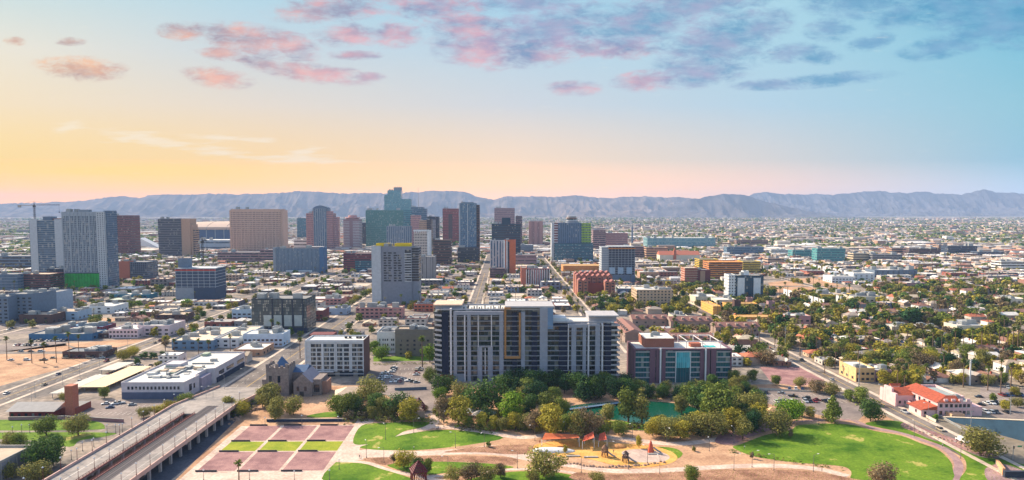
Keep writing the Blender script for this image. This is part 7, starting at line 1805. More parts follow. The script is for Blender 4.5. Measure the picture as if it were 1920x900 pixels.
# ------------------------------------------------------------------ cars
def car_proto(cname, col, kind, far=False):
    m = mat('car_paint_' + cname.replace(' ', '_'), col, 0.3, 0.03, 0.5, spec=0.6); gl = g_car; tyre = DARK()
    L_, Wd, H1, H2 = (4.5, 1.8, 0.78, 1.45) if kind == 'car' else ((4.9, 1.95, 1.0, 1.8) if kind == 'suv' else (5.6, 2.0, 1.0, 1.85))
    def body():
        b = MB(); hx, hy = L_/2, Wd/2
        pr = [(-hx, 0.32), (-hx, H1 * 0.92), (-hx + 0.15, H1), (hx * 0.45, H1), (hx - 0.2, H1 * 0.86), (hx, H1 * 0.7), (hx, 0.32)]
        n = len(b.v); k = len(pr)
        b.v += [(x, -hy, z) for x, z in pr] + [(x, hy, z) for x, z in pr]
        b.f.append(tuple(range(n, n + k))); b.f.append(tuple(n + k + i for i in reversed(range(k)))); b.mi += [0, 0]
        for i in range(k): j = (i + 1) % k; b.f.append((n + j, n + i, n + k + i, n + k + j)); b.mi.append(0)
        return b
    def cabin(lo, hi, inset, m=0, b=None):
        b = b or MB(); xa, xb = (-L_*0.36, L_*0.20) if kind != 'truck' else (-L_*0.08, L_*0.24)
        if kind == 'suv': xa = -L_*0.46
        y = Wd/2 - 0.06; n = len(b.v)
        b.v += [(xa, -y, lo), (xb, -y, lo), (xb, y, lo), (xa, y, lo), (xa + inset, -y + 0.16, hi), (xb - inset * 1.4, -y + 0.16, hi), (xb - inset * 1.4, y - 0.16, hi), (xa + inset, y - 0.16, hi)]
        for q_ in ((0,1,5,4),(1,2,6,5),(2,3,7,6),(3,0,4,7)): b.f.append(tuple(n+i for i in q_)); b.mi.append(m)
        return b, [(n+4), (n+5), (n+6), (n+7)]
    root = empty('parked_car', (0, 0, 0)); kids = []
    bb = body(); gb, tp = cabin(H1 - 0.01, H2, 0.45)
    v = [gb.v[i] for i in tp]; rb = MB(); rb.prism([(p[0], p[1]) for p in v], H2 - 0.02, H2 + 0.05)
    if far:
        n = len(bb.v); bb.v += gb.v; bb.f += [tuple(n + i for i in f) for f in gb.f]; bb.mi += [1] * len(gb.f)
        n = len(bb.v); bb.v += rb.v; bb.f += [tuple(n + i for i in f) for f in rb.f]; bb.mi += [0] * len(rb.f)
        bpy.data.objects.remove(root); o = bb.build('parked_car', [m, gl]); return o, []
    kids.append((bb.build('body', m, root), [])); kids.append((gb.build('windows', gl, root), [])); kids.append((rb.build('roof', m, root), []))
    for x in (-L_ * 0.31, L_ * 0.31):
        for y in (-Wd/2, Wd/2 - 0.2):
            w = MB(); w.tube((x, y - 0.02, 0.33), (x, y + 0.22, 0.33), 0.33, k=12); kids.append((w.build('wheel', tyre, root), []))
    for y in (-Wd/2 + 0.1, Wd/2 - 0.4): kids.append((MB().box(L_/2 - 0.02, y, H1 * 0.55, L_/2 + 0.03, y + 0.3, H1 * 0.7, bottom=True).build('headlight', WHITE(), root), []))
    return root, kids
g_car = nt_new('car_glass')[0]; g_car.node_tree.nodes['Principled BSDF'].inputs['Base Color'].default_value = (0.02, 0.025, 0.03, 1); g_car.node_tree.nodes['Principled BSDF'].inputs['Roughness'].default_value = 0.08
CC = [('white', (214, 214, 212)), ('silver', (160, 164, 168)), ('dark grey', (62, 66, 72)), ('black', (24, 26, 30)), ('blue', (36, 66, 110)), ('red', (120, 26, 30)), ('white', (214, 214, 212)), ('tan', (164, 150, 128))]
protos = {}
cq = random.Random(9)
cl = []
for (x, y, hd) in cars:
    if sees(x, y, 1, 0): cl.append((y, x, hd))
cl.sort()
# the ones that show: nothing stands close in front
cl = cl[:290]
for y, x, hd in cl:
    ci = cq.randrange(len(CC)); kind = cq.choice(('car', 'car', 'suv', 'truck')); far = y > 640
    key = (CC[ci][0], kind, far)
    if key not in protos: protos[key] = [car_proto(CC[ci][0], CC[ci][1], kind, far), False]
    pr, us = protos[key]
    h_ = hd + cq.choice((0, math.pi)) + cq.uniform(-0.03, 0.03)
    if not us: o = pr[0]; o.location = (x, y, 0.03); o.rotation_euler = (0, 0, h_); protos[key][1] = True
    else: o = copy_thing(pr[0], pr[1], (x, y, 0.03), h_)
    tag(o, None, 'car', 'cars parked and driving in the town'); AUTO.append((o, '%s %s' % (CC[ci][0], {'car': 'saloon', 'suv': 'tall family car', 'truck': 'pickup'}[kind]), x, y))

# ------------------------------------------------------------------ lamps, poles, signals
def lamp_proto(h, post, globe, kind):
    root = empty('street_lamp', (0, 0, 0)); kids = []
    b = MB(); b.cyl(0, 0, 0, 0.5, 0.22, 0.16, 8).cyl(0, 0, 0.5, h, 0.11, 0.07, 8); kids.append((b.build('post', post, root), []))
    if kind == 'globe':
        b = MB(); b.cyl(0, 0, h - 0.1, h + 0.1, 0.16, 0.38, 10).cyl(0, 0, h + 0.1, h + 0.55, 0.38, 0.1, 10); kids.append((b.build('lantern', globe, root), []))
    else:
        b = MB(); b.tube((0, 0, h - 0.2), (1.2, 0, h + 0.3), 0.06).tube((1.2, 0, h + 0.3), (2.4, 0, h + 0.35), 0.05); kids.append((b.build('arm', post, root), []))
        b = MB(); b.box(2.0, -0.16, h + 0.24, 2.9, 0.16, h + 0.42, bottom=True); kids.append((b.build('lamp_head', globe, root), []))
    return root, kids
LP = {'rust': [lamp_proto(4.6, m_rust, WHITE(), 'globe'), False], 'park': [lamp_proto(7.0, mat('dull_steel_post', (104, 100, 96), 0.6), WHITE(), 'arm'), False], 'short': [lamp_proto(4.0, mat('dull_steel_post', 0) if 0 else MATS['dull_steel_post'], WHITE(), 'globe'), False], 'street': [lamp_proto(9.5, METAL(), WHITE(), 'arm'), False]}
def lamp(kind, x, y, z, rz, base, group):
    pr, us = LP[kind]
    if not us: o = pr[0]; o.location = (x, y, z); o.rotation_euler = (0, 0, rz); LP[kind][1] = True
    else: o = copy_thing(pr[0], pr[1], (x, y, z), rz)
    tag(o, None, 'street lamp', group); AUTO.append((o, base, x, y))
for i in range(15):
    y = 238 + i * 10.5
    if y < 372:
        lamp('rust', -177.9, y, VH + 1.0, 0, 'rust-red globe lamp on the left parapet', 'lamps of the elevated avenue')
        lamp('rust', -144.3, y + 4, VH + 1.0, 0, 'rust-red globe lamp on the right parapet', 'lamps of the elevated avenue')
        if y < 340: lamp('rust', -165.7, y + 2, VH, 0, 'rust-red globe lamp beside the sunken gap', 'lamps of the elevated avenue')
for (px, py) in ((201,812),(217,812),(230,810),(256,812),(324,832),(240,838),(296,800),(304,812),(155,846),(176,838),(134,862),(41,812),(56,812),(24,816),(497,798),(566,794),(634,796),(382,900),(468,900),(552,902),(618,900),(636,880)):
    p = at(px, py); lamp('short', p.x, p.y, 0.02, 0, 'short globe lamp', 'short lamps of the park')
for (px, py) in ((687,858),(720,868),(723,824),(776,812),(832,800),(888,800),(854,840),(908,838),(840,886),(1003,826),(1060,816),(1090,886),(1186,820),(1250,828),(1214,868),(1237,888),(1376,882),(1451,882),(1525,884),(1376,830),(1535,796),(1801,860),(1714,818),(970,878),(1140,856),(1178,880),(1330,846),(1410,876)):
    p = at(px, py); lamp('park', p.x, p.y, 0.02, cq.uniform(0, 6.28), 'tall slim path lamp', 'tall lamps of the park paths')
for (px, py) in ((505,698),(421,732),(400,756),(387,757),(460,720),(545,668),(66,745),(118,722),(187,688),(240,660),(300,634),(150,708),(60,766),(1655,752),(1740,790),(1860,846),(1590,716),(1530,690)):
    p = at(px, py); lamp('street', p.x, p.y, 0.1, math.pi if px > 300 else 0, 'tall bracket lamp', 'bracket lamps of the streets')
for (px, py, pt, lb, rad) in ((1610, 730, 676, 'grey steel utility pole at the kerb left of the pink mission building', 0.35), (1818, 722, 674, 'thick pale steel pole behind the pink mission building', 0.62), (1894, 778, 735, 'dark floodlight pole rising above the blue retaining wall', 0.22), (1820, 806, 770, 'pale bare pole in front of the blue retaining wall', 0.16), (1472, 654, 612, 'wooden utility pole among the palms by the curving right street', 0.2)):
    p = at(px, py); z = at_y(px, pt, p.y).z; root = empty('utility_pole', (p.x, p.y, 0), lb, 'utility pole')
    b = MB(); b.cyl(0, 0, 0, z, rad, rad * 0.6, 12); b.build('shaft', WHITE() if px == 1818 else METAL(), root)
    b = MB()
    if px == 1894: b.box(-0.7, -0.3, z - 1.6, 0.7, 0.3, z, bottom=True); b.build('lamp_head', DARK(), root)
    else:
        for k in range(2 if px != 1820 else 1): b.box(-1.3, -0.07, z - 0.6 - k * 1.4, 1.3, 0.07, z - 0.4 - k * 1.4, bottom=True)
        b.build('cross_arm', METAL(), root)
        b = MB()
        for s in (-1.1, 0, 1.1): b.cyl(s, 0, z - 0.4, z - 0.1, 0.07, k=6)
        b.build('insulator_set', DARK(), root)
def wire(a, c, name, lb):
    a, c = Vector(a), Vector(c); b = MB(); n = 14; prev = None
    for i in range(n + 1):
        t = i / n; p = a.lerp(c, t); p.z -= 4 * 1.6 * t * (1 - t)
        if prev is not None: b.tube(prev, p, 0.035, k=4)
        prev = p
    tag(b.build(name, DARK()), lb, 'cable')
pA, pB, pC = at(1610, 730), at(1818, 722), at(1472, 654)
wire((pA.x, pA.y, at_y(1610, 678, pA.y).z - 0.2), (pC.x, pC.y, at_y(1472, 614, pC.y).z), 'overhead_cable', 'overhead cable from the grey kerbside pole back to the wooden pole')
wire((pB.x, pB.y, at_y(1818, 677, pB.y).z - 0.2), (pB.x + 90, pB.y - 40, 14), 'overhead_cable', 'overhead cable running right from the thick pale steel pole')
def signal(px, py, arm, lb):
    p = at(px, py); root = empty('traffic_signal', (p.x, p.y, 0.1), lb, 'traffic signal')
    MB().cyl(0, 0, 0, 6.4, 0.16, 0.12, 10).build('post', METAL(), root); MB().tube((0, 0, 5.8), (arm, 0, 6.2), 0.1, 0.06).build('mast_arm', METAL(), root)
    for x in (arm * 0.95, arm * 0.02):
        h = MB().box(x - 0.2, -0.35, 4.9, x + 0.2, -0.1, 6.1, bottom=True).build('signal_head', DARK(), root)
        for k, c in enumerate(((150, 30, 24), (180, 130, 30), (30, 120, 60))): MB().tube((x, -0.37, 5.85 - k * 0.35), (x, -0.33, 5.85 - k * 0.35), 0.12, k=10).build('lens', mat('lens_%d' % k, c, 0.3), h)
    MB().box(arm * 0.35, -0.12, 5.7, arm * 0.75, -0.06, 6.35, bottom=True).build('street_name_plate', mat('sign_green', (18, 122, 84), 0.5, 0.03), root)
signal(1846, 842, -4.5, 'traffic signal with a green street plate in front of the blue wall'); signal(1899, 862, 5.0, 'traffic signal with a green street plate at the right edge crossing')

# ------------------------------------------------------------------ park furniture and play things
def shade_tower(px, py, top, base, lb, scl):
    p = at(px, py); root = empty('shade_tower', (p.x, p.y, 0), lb, 'park pavilion', rz=R(20)); s = scl; zt = top
    MB().box(-2.6*s, -2.6*s, 0, 2.6*s, 2.6*s, base).build('stone_base', mat('pavilion_stone', (168, 146, 130)), root)
    b = MB()
    for sx in (-1, 1):
        for sy in (-1, 1): b.tube((sx*2.3*s, sy*2.3*s, base), (sx*2.1*s, sy*2.1*s, zt * 0.72), 0.22, k=6)
    b.build('post', m_dred, root)
    e = zt * 0.66; b = MB(); q_ = 3.0 * s
    P = [(-q_, -q_, e), (q_, -q_, e), (q_, q_, e), (-q_, q_, e)]
    for i in range(4):
        a, c = Vector(P[i]), Vector(P[(i+1) % 4]); ap = Vector((0, 0, zt))
        for k in range(7):
            t0 = k / 7; t1 = t0 + 0.10; b.quad(tuple(a.lerp(ap, t0)), tuple(c.lerp(ap, t0)), tuple(c.lerp(ap, t1)), tuple(a.lerp(ap, t1)))
        b.tube(a, ap, 0.14, k=5); b.tube(a, c, 0.14, k=5)
    b.build('lattice_roof', m_dred, root)
    b = MB()
    for i in range(4):
        a, c = Vector(P[i]), Vector(P[(i+1) % 4])
        for k in range(6):
            u, v = a.lerp(c, k / 6), a.lerp(c, (k + 1) / 6); b.tube((u.x*.92, u.y*.92, e), (v.x*.92, v.y*.92, base + 0.3), 0.08, k=4); b.tube((v.x*.92, v.y*.92, e), (u.x*.92, u.y*.92, base + 0.3), 0.08, k=4)
    b.build('lattice_screen', m_dred, root)
m_dred = mat('dark_red_steel', (92, 30, 40), 0.6, 0.15)
shade_tower(786, 785, 11.5, 4.5, 'dark red latticed pavilion tower on a stone base near the parked cars', 0.95)
shade_tower(785, 916, 11.5, 3.0, 'dark red latticed pavilion roof rising at the bottom edge of the view', 1.0)
def hut(px, py, w, d, h, roofc, lb):
    p = at(px, py); root = empty('park_shelter', (p.x, p.y, 0), lb, 'park shelter', rz=R(-12))
    b = MB()
    for x in (-w*.42, w*.42):
        for y in (-d*.42, d*.42): b.box(x - .15, y - .15, 0, x + .15, y + .15, h)
    b.build('post', CONC(), root); MB().box(-w*.3, -d*.2, 0, w*.3, d*.4, h - .3).build('wall', m_cream, root); MB().hip(-w/2, -d/2, w/2, d/2, h, h + 2.0, over=0.6).build('roof', roofc, root)
hut(908, 786, 11, 7, 3.0, mat('grey_shingle', (142, 138, 136)), 'grey hip-roofed shelter under the big dark trees left of the pond'); hut(1362, 746, 6, 5, 3.0, mat('tan_shingle', (176, 140, 112)), 'small tan-roofed shelter between trees before the right car park'); hut(878, 780, 5, 4, 2.6, WHITE(), 'small white-roofed kiosk left of the grey hip-roofed shelter')
hut(1447, 782, 4, 4, 3.6, mat('peach_shingle', (214, 170, 130)), 'little peach kiosk between the bright green trees and the tree cluster')
m_sail = mat('orange_sail_cloth', (206, 106, 62), 0.8, 0.1, 0.6); m_sail2 = mat('red_orange_cloth', (196, 88, 62), 0.8, 0.1)
def sail_canopy(pts, zs, m, lb, name='shade_sail'):
    P = [at(x, y) for x, y in pts]; c = sum(P, Vector()) / len(P); root = empty(name, tuple(c), lb, 'shade canopy')
    b = MB(); n = 6; A, B, C, D = [Vector((p.x - c.x, p.y - c.y, z)) for p, z in zip(P, zs)]
    g = [[(A.lerp(B, i/n)).lerp(D.lerp(C, i/n), j/n) - Vector((0, 0, 1.0 * math.sin(math.pi*i/n) * math.sin(math.pi*j/n))) for j in range(n+1)] for i in range(n+1)]
    for i in range(n):
        for j in range(n): b.quad(tuple(g[i][j]), tuple(g[i+1][j]), tuple(g[i+1][j+1]), tuple(g[i][j+1]))
    sh = b.build('cloth', m, root); so_ = sh.modifiers.new('thickness', 'SOLIDIFY'); so_.thickness = 0.06
    for q_ in (A, B, C, D): MB().cyl(q_.x, q_.y, 0, q_.z + 0.1, 0.14, 0.1, 8).build('post', WHITE(), root)
sail_canopy([(1016, 840), (1086, 838), (1084, 829), (1022, 831)], (4.0, 4.4, 3.6, 5.0), m_sail, 'wide orange shade sail over the left half of the playground')
sail_canopy([(1092, 842), (1114, 840), (1112, 830), (1096, 832)], (3.6, 5.0, 5.4, 3.8), m_sail2, 'red-orange peaked sail in the middle of the playground')
sail_canopy([(1122, 838), (1138, 838), (1134, 829), (1124, 829)], (3.0, 3.6, 5.0, 4.0), m_sail2, 'smallest red-orange sail right of the peaked one')
def blob_mesh(name, m, lb, cat, px, py, rx, ry, rz_, seed, mk=None):
    p = at(px, py); b = MB(); q_ = random.Random(seed); nu, nv = 14, 6
    for j in range(nv + 1):
        ph = math.pi / 2 * j / nv
        for i in range(nu):
            a = 6.283 * i / nu; w = 1 + 0.18 * math.sin(2 * a + seed) + 0.08 * q_.random()
            b.v.append((rx * w * math.cos(a) * math.cos(ph) , ry * w * math.sin(a) * math.cos(ph), rz_ * math.sin(ph)))
    for j in range(nv):
        for i in range(nu): k = (i + 1) % nu; b.f.append((j*nu+i, j*nu+k, (j+1)*nu+k, (j+1)*nu+i)); b.mi.append(0)
    o = b.build(name, m, loc=(p.x, p.y, 0.05), smooth=False); tag(o, lb, cat); return o
blob_mesh('climbing_mound', WHITE(), 'low white rubber climbing mound under the wide orange sail', 'play mound', 1036, 846, 8.5, 3.2, 1.6, 2)
blob_mesh('climbing_mound', mat('tan_mound', (196, 140, 84)), 'low tan climbing mound behind the timber play tower', 'play mound', 1160, 838, 4, 2.0, 1.4, 5)
def play_tower(px, py, h, m, lb, cone=False):
    p = at(px, py); root = empty('play_tower', (p.x, p.y, 0), lb, 'play tower')
    if cone:
        MB().cyl(0, 0, 0, h * 0.55, 1.6, 0.9, 8).build('base', m, root); MB().cyl(0, 0, h * 0.55, h, 1.0, 0.15, 8).build('spire', m, root)
    else:
        b = MB()
        for i in range(8):
            a = i * 0.785; b.tube((1.5*math.cos(a), 1.5*math.sin(a), 0), (1.1*math.cos(a), 1.1*math.sin(a), h * 0.75), 0.14, k=5)
        b.build('post', m, root); MB().cyl(0, 0, h*0.4, h*0.46, 1.7, k=10).cyl(0, 0, h * 0.72, h, 1.6, 0.3, 8).build('platform', m, root)
    b = MB(); b.tube((1.2, 0, h * 0.42), (3.0, -0.8, h * 0.2), 0.4, k=7).tube((3.0, -0.8, h * 0.2), (4.6, -1.0, 0.25), 0.4, k=7); b.build('slide', METAL(), root)
m_tim = mat('weathered_timber', (124, 92, 70))
play_tower(1134, 856, 5.5, m_tim, 'timber play tower with a slide at the heart of the playground'); play_tower(1173, 866, 5.0, mat('dark_timber', (84, 64, 58)), 'dark play tower beside the grey sand pit'); play_tower(1220, 848, 5.6, m_sail2, 'red-orange conical play tower at the right of the playground', True)
for (px, py) in ((1108, 858), (1228, 852), (1074, 856)):
    p = at(px, py); tag(MB().box(-3.2, -0.5, 0, 3.2, 0.5, 0.45).build('bench_wall', CONC(), loc=(p.x, p.y, 0.08)), 'low concrete bench wall %s' % {1108: 'in front of the timber play tower', 1228: 'crossing the grey sand pit', 1074: 'at the near left edge of the playground'}[px], 'bench')
# boulders along the playground and beds
rk = [MB() for _ in range(4)]
for k, b in enumerate(rk):
    q_ = random.Random(k + 40); 
    for j in range(4):
        for i in range(7):
            a = 6.283 * i / 7; c_ = math.cos(math.pi/2 * j / 3.4); w = 0.75 + 0.4 * q_.random(); b.v.append((w * math.cos(a) * c_, w * 0.8 * math.sin(a) * c_, 0.8 * math.sin(math.pi/2 * j / 3)))
    for j in range(3):
        for i in range(7): b.f.append((j*7+i, j*7+(i+1)%7, (j+1)*7+(i+1)%7, (j+1)*7+i)); b.mi.append(0)
RKM = [b.mesh('boulder', [mat('tan_boulder', (158, 128, 108), var=0.25, scale=0.8)]) for b in rk]
for i in range(70):
    if i < 34: t = i / 33; px, py = 1045 + 200 * t, 866 + 10 * math.sin(t * 3.1) + cq.uniform(-1.5, 1.5)
    elif i < 52: t = (i - 34) / 17; px, py = 1692 + 130 * t, 798 + 42 * t + cq.uniform(-2, 2)
    else: t = (i - 52) / 17; px, py = 430 + 70 * t, 790 - 30 * t + cq.uniform(-4, 6)
    p = at(px, py); o = bpy.data.objects.new('boulder', cq.choice(RKM)); COL.objects.link(o); s = cq.uniform(0.5, 1.1) * (1.5 if i >= 52 else 1); o.location = (p.x, p.y, 0.0); o.scale = (s, s, s * 0.9); o.rotation_euler = (0, 0, cq.uniform(0, 6))
    tag(o, None, 'boulder', 'boulders in the park beds'); AUTO.append((o, 'tan boulder', p.x, p.y))
# low planting in rows through the beds
pl = np.zeros((0, 3)); L4 = []
base = FARC[0][:40*4].reshape(-1, 4, 3); base = (base - base.reshape(-1, 3).mean(axis=0)) * 1.6
def inside(x, y, P):
    c = False
    for i in range(len(P)):
        (x0, y0), (x1, y1) = P[i], P[i-1]
        if (y0 > y) != (y1 > y) and x < (x1 - x0) * (y - y0) / (y1 - y0) + x0: c = not c
    return c
for l_, mm in BEDS[:5]:
    P = smooth([tuple(at(*p).xy) for p in l_], 3)
    x0, x1, y0, y1 = min(p[0] for p in P), max(p[0] for p in P), min(p[1] for p in P), max(p[1] for p in P)
    y = y0; rw = 0
    while y < y1:
        x = x0 + (rw % 2) * 0.9
        while x < x1:
            if inside(x, y, P) and cq.random() < 0.85:
                s = cq.uniform(0.5, 0.95); an = cq.uniform(0, 6.28); ca, sa = math.cos(an), math.sin(an)
                B_ = base[::3].reshape(-1, 3) * s * 1.5; B_ = np.stack([B_[:,0]*ca - B_[:,1]*sa + x + cq.uniform(-.2,.2), B_[:,0]*sa + B_[:,1]*ca + y, B_[:,2] * 0.8 + 0.35], axis=1); L4.append(B_)
            x += 1.9
        y += 1.7; rw += 1
V4 = np.concatenate(L4); me = quads_mesh('bed_plants', V4, [LEAF[2], LEAF[4], LEAF[1]], np.random.RandomState(2).choice([0, 0, 1, 2], len(V4)//4)); o = bpy.data.objects.new('bed_plants', me); COL.objects.link(o); tag(o, kind='stuff')
# ground shrubs in hedged masses under the trees and along the walks
L5 = []
for (px0, py0, px1, py1, n_, sp) in ((640,786,830,790,60,3),(940,800,1000,806,50,2.5),(1290,812,1420,806,90,4),(1050,798,1320,806,120,3),(1190,744,1400,748,120,4),(1640,774,1600,748,30,3),(860,800,950,806,60,2.5),(1360,846,1585,882,40,0.5),(1400,756,1470,790,40,2),(700,684,812,682,50,1),(345,752,300,790,50,2.5),(440,780,480,756,50,3)):
    a, c = at(px0, py0), at(px1, py1)
    for i in range(n_):
        t = cq.random(); x, y = a.x + (c.x - a.x) * t + cq.gauss(0, sp), a.y + (c.y - a.y) * t + cq.gauss(0, sp); s = cq.uniform(1.6, 3.6) if sp > 1 else 1.4
        an = cq.uniform(0, 6.28); ca, sa = math.cos(an), math.sin(an); B_ = base.reshape(-1, 3) * s * 1.3
        L5.append(np.stack([B_[:,0]*ca - B_[:,1]*sa + x, B_[:,0]*sa + B_[:,1]*ca + y, B_[:,2] * 0.8 + s * 0.3], axis=1))
V5 = np.concatenate(L5); me = quads_mesh('undergrowth', V5, LEAF, np.repeat(np.random.RandomState(6).choice([0, 1, 2, 2, 4, 1], len(L5)), 40)); o = bpy.data.objects.new('undergrowth', me); COL.objects.link(o); tag(o, kind='stuff')
# monument sign walls, lower right
a, c = at(1869, 866), at(1882, 893); d = c - a
root = empty('monument_wall', tuple(a), 'tapering tan stone monument wall on the round mauve pad, lower right', 'wall', rz=math.atan2(d.y, d.x)); Lw = d.length
b = MB(); b.v = [(0,-.5,0),(Lw,-.5,0),(Lw,.5,0),(0,.5,0),(0,-.5,1.2),(Lw,-.5,3.4),(Lw,.5,3.4),(0,.5,1.2)]; b.f = [(0,1,5,4),(1,2,6,5),(2,3,7,6),(3,0,4,7),(4,5,6,7)]; b.mi = [0]*5; b.build('wall_face', mat('pink_tan_stone', (206, 152, 112)), root); MB().box(-0.3, -0.7, 0, Lw + 0.3, 0.7, 0.3).build('footing', CONC(), root)  # monument wall in pink tan stone
a = at(1884, 896); tag(MB().box(0, 0, 0, 12, 1.0, 2.4).box(-0.2, -0.2, 2.4, 12.2, 1.2, 2.7, bottom=True).build('garden_wall', m_char, loc=tuple(a)), 'dark slate garden wall right of the tan monument wall', 'wall')
# garden walls
def gwall(p, q_, h, m, lb, t=0.35):
    a, c = at(*p), at(*q_); d = c - a; root = empty('garden_wall', tuple(a), lb, 'wall', rz=math.atan2(d.y, d.x))
    MB().box(0, -t/2, 0, d.length, t/2, h).build('wall_face', m, root); MB().box(-0.05, -t/2 - .08, h, d.length + .05, t/2 + .08, h + 0.15, bottom=True).build('coping', CONC(), root)
gwall((16, 788), (120, 786), 1.7, m_mauve, 'grey-mauve yard wall in front of the red brick building'); gwall((122, 786), (232, 792), 1.7, mat('rose_wall', (150, 110, 110)), 'long rose yard wall right of the red brick building, before the lawn')
gwall((500, 791), (650, 790), 1.4, m_navy, 'low dark boundary wall before the stone church lawn'); gwall((740, 732), (800, 730), 1.6, m_bgrey, 'blue-grey wall at the near end of the packed car park'); gwall((1400, 748), (1190, 744), 1.8, m_bgrey, 'shaded wall behind the trees at the foot of the plum brick block')
gwall((840, 752), (930, 748), 1.8, m_bgrey, 'shaded wall at the foot of the large condominium'); gwall((1420, 730), (1612, 740), 0.9, m_cream, 'low cream wall along the far side of the right car park'); gwall((1684, 754), (1755, 792), 1.3, m_cream, 'cream garden wall along the street front of the pink mission building')
gwall((1762, 782), (1870, 842), 1.0, METAL(), 'pale railing wall at the foot of the blue retaining wall')
# bus and van
for (px, py, lb, c_, L_) in ((1803, 828, 'small white delivery van on the curving right street', WHITE(), 5.4),):
    p = at(px, py); root = empty('delivery_van', (p.x, p.y, 0.05), lb, 'van', rz=R(100)); 
    MB().box(-L_/2, -1, 0.4, L_*0.28, 1, 2.4, bottom=True).box(L_*0.28, -1, 0.4, L_/2, 1, 1.3, bottom=True).build('body', c_, root); b = MB(); b.v=[(L_*.28,-.95,1.3),(L_*.44,-.95,1.3),(L_*.44,.95,1.3),(L_*.28,.95,1.3),(L_*.28,-.9,2.3),(L_*.28,.9,2.3)]; b.f=[(0,1,4),(1,2,5,4),(2,3,5)]; b.mi=[0]*3; b.build('windscreen', g_car, root)
    for x in (-1.6, 1.7):
        for y in (-1.05, 0.85): MB().tube((x, y, 0.4), (x, y + 0.2, 0.4), 0.4, k=12).build('wheel', DARK(), root)

# ------------------------------------------------------------------ people
def person(px, py, pose, shirt, trouser, lb, face):
    hgt = 1.74; V0 = {}; pts = [(0,0,.92),(0,0,1.12),(0,0.01,1.36),(0,0.01,1.46),(0,0,1.55),(0,-.01,1.66)]
    st = 0.22 if pose == 'walk' else 0.05
    legs = [(.09,0,.88),(.10,-st*.5,.48),(.10,-st if pose=='walk' else 0,.07),(.10,-st-.14,.03)]; legs2 = [(-.09,0,.88),(-.10,st*.4,.48),(-.10,st,.08),(-.10,st-.13,.03)]
    arm = [(.19,0,1.38),(.24,.08,1.12),(.25,-.06,.9)]; arm2 = [(-.19,0,1.38),(-.25,-.05,1.12),(-.25,-.16,.92)]
    verts = pts + legs + legs2 + arm + arm2; e = [(0,1),(1,2),(2,3),(3,4),(4,5),(0,6),(6,7),(7,8),(8,9),(0,10),(10,11),(11,12),(12,13),(2,14),(14,15),(15,16),(2,17),(17,18),(18,19)]
    rad = [.15,.14,.17,.07,.085,.1,.1,.07,.045,.04,.1,.07,.045,.04,.06,.045,.03,.06,.045,.03]
    me = bpy.data.meshes.new('person'); me.from_pydata(verts, e, []); o = bpy.data.objects.new('person', me); COL.objects.link(o)
    sk = o.modifiers.new('skin', 'SKIN'); sb = o.modifiers.new('sub', 'SUBSURF'); sb.levels = 1; sb.render_levels = 1
    for i, v in enumerate(me.skin_vertices[0].data): v.radius = (rad[i], rad[i] * 0.8); v.use_root = (i == 0)
    me.materials.append(shirt); me.materials.append(trouser); me.materials.append(mat('skin_tone', (170, 120, 92), 0.6, 0.05))
    dg = bpy.context.evaluated_depsgraph_get(); ev = o.evaluated_get(dg); m2 = bpy.data.meshes.new_from_object(ev); o.modifiers.clear(); o.data = m2
    if len(m2.materials) < 3:
        m2.materials.clear()
        for mm in (shirt, trouser, MATS['skin_tone']): m2.materials.append(mm)
    for f in m2.polygons:
        z = f.center.z; x = abs(f.center.x); f.material_index = 1 if z < 0.93 and x < 0.2 else (2 if z > 1.47 or (x > 0.2 and z < 1.1) else 0)
    p = at(px, py); o.location = (p.x, p.y, 0.07); o.rotation_euler = (0, 0, face); tag(o, lb, 'person', 'people walking in the park')
    b = MB(); b.cyl(0, 0.02, 1.66, 1.78, 0.11, 0.06, 8); h = b.build('hair', DARK(), o)
sh_w, sh_b, sh_r = mat('white_shirt', (206, 204, 200)), mat('blue_shirt', (60, 84, 130)), mat('red_shirt', (160, 50, 46)); tr_d = mat('dark_trousers', (40, 44, 56))
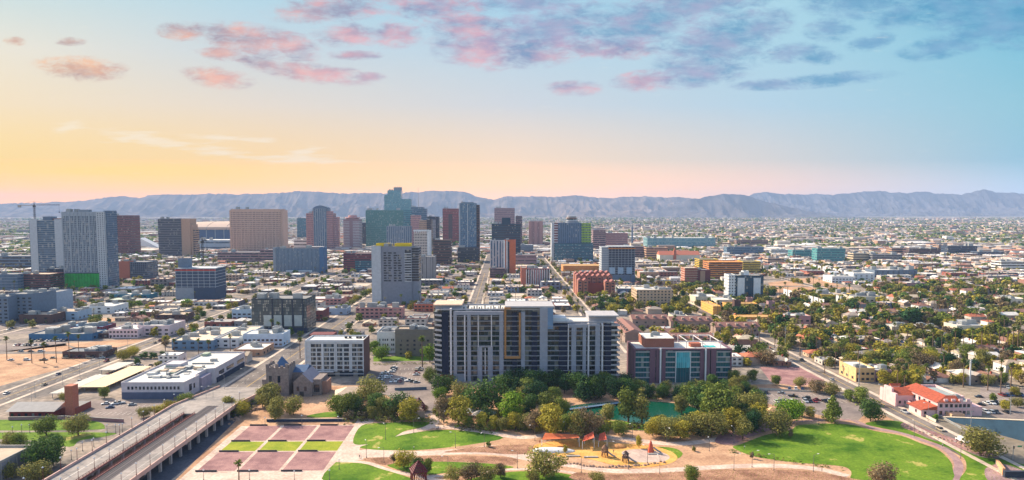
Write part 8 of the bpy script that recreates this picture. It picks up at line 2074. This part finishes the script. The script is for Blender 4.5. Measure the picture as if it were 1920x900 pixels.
for a in ((819, 806, 'walk', sh_w, tr_d, 'person in a white top walking on the path at the tip of the lens-shaped lawn', 1.0), (822, 806, 'walk', sh_b, tr_d, 'person in a blue top walking beside the one in white near the lens-shaped lawn', 1.2), (674, 860, 'stand', tr_d, tr_d, 'person in dark clothes standing where the plaza meets the brown bed', 0), (677, 861, 'walk', sh_b, tr_d, 'person in a blue top behind the dark-clothed one on the plaza', 2),
          (776, 843, 'stand', sh_w, tr_d, 'person in white standing on the near edge of the lens-shaped lawn', 3), (1541, 884, 'walk', tr_d, tr_d, 'person in dark clothes on the path below the large right lawn', 1.4), (1767, 838, 'walk', sh_w, tr_d, 'person in white on the mauve path beside the large right lawn', 2.4), (1396, 842, 'stand', sh_w, tr_d, 'person in white on the left tip of the large right lawn', 0),
          (1012, 832, 'walk', sh_r, tr_d, 'person in red left of the wide orange sail', 0.4), (1150, 850, 'stand', sh_b, tr_d, 'person in blue by the timber play tower', 0.4)):
    person(*a)

# ------------------------------------------------------------------ wording: each repeat says where it stands
ORD = ['nearest', 'second nearest', 'third nearest', 'fourth nearest', 'fifth nearest', 'sixth nearest', 'seventh nearest', 'eighth nearest', 'ninth nearest', 'tenth nearest', 'eleventh nearest', 'twelfth nearest']
TENS = {2: 'twenty', 3: 'thirty', 4: 'forty', 5: 'fifty'}
ONES = ['', 'first', 'second', 'third', 'fourth', 'fifth', 'sixth', 'seventh', 'eighth', 'ninth', 'tenth', 'eleventh', 'twelfth', 'thirteenth', 'fourteenth', 'fifteenth', 'sixteenth', 'seventeenth', 'eighteenth', 'nineteenth']
def ordw(n):
    if n == 0: return 'nearest to it'
    n += 1
    if n < 20: return ONES[n] + ' nearest'
    t, u = divmod(n, 10); return (TENS.get(t, 'many') + ('ieth' if u == 0 else '-' + ONES[u])).replace('yieth', 'ieth') + ' nearest'
MARKS = [m for m in MARKS if m[2]]
bucket = {}
for o, base, x, y in AUTO:
    mk = min(MARKS, key=lambda m: (m[0] - x) ** 2 + (m[1] - y) ** 2 * 0.5)
    dx, dy = x - mk[0], y - mk[1]; d = math.hypot(dx, dy)
    if 'parapet' in base or 'sunken' in base: rel = 'of'; mk = (0, 0, 'elevated avenue')
    elif 0: pass
    elif abs(dx) > abs(dy) * 1.1: rel = 'left of' if dx < 0 else 'right of'
    else: rel = 'beyond' if dy > 0 else 'in front of'
    bucket.setdefault((base, rel, mk[2]), []).append((d, o))
for (base, rel, mk), lst in bucket.items():
    lst.sort(key=lambda t: t[0])
    for i, (d, o) in enumerate(lst):
        t = '%s %s the %s' % (base, rel, mk)
        if len(lst) > 1: t += ', ' + ordw(i)
        if len(t.split()) > 16: t = t.replace('large right lawn', 'large lawn').replace('curving right street', 'curving street').replace(' the ', ' ', 1)
        o['label'] = t
        if 'category' not in o: o['category'] = {'shrub': 'shrub', 'pine_tree': 'tree'}.get(o.name.split('.')[0], 'tree')
scene.camera = cam
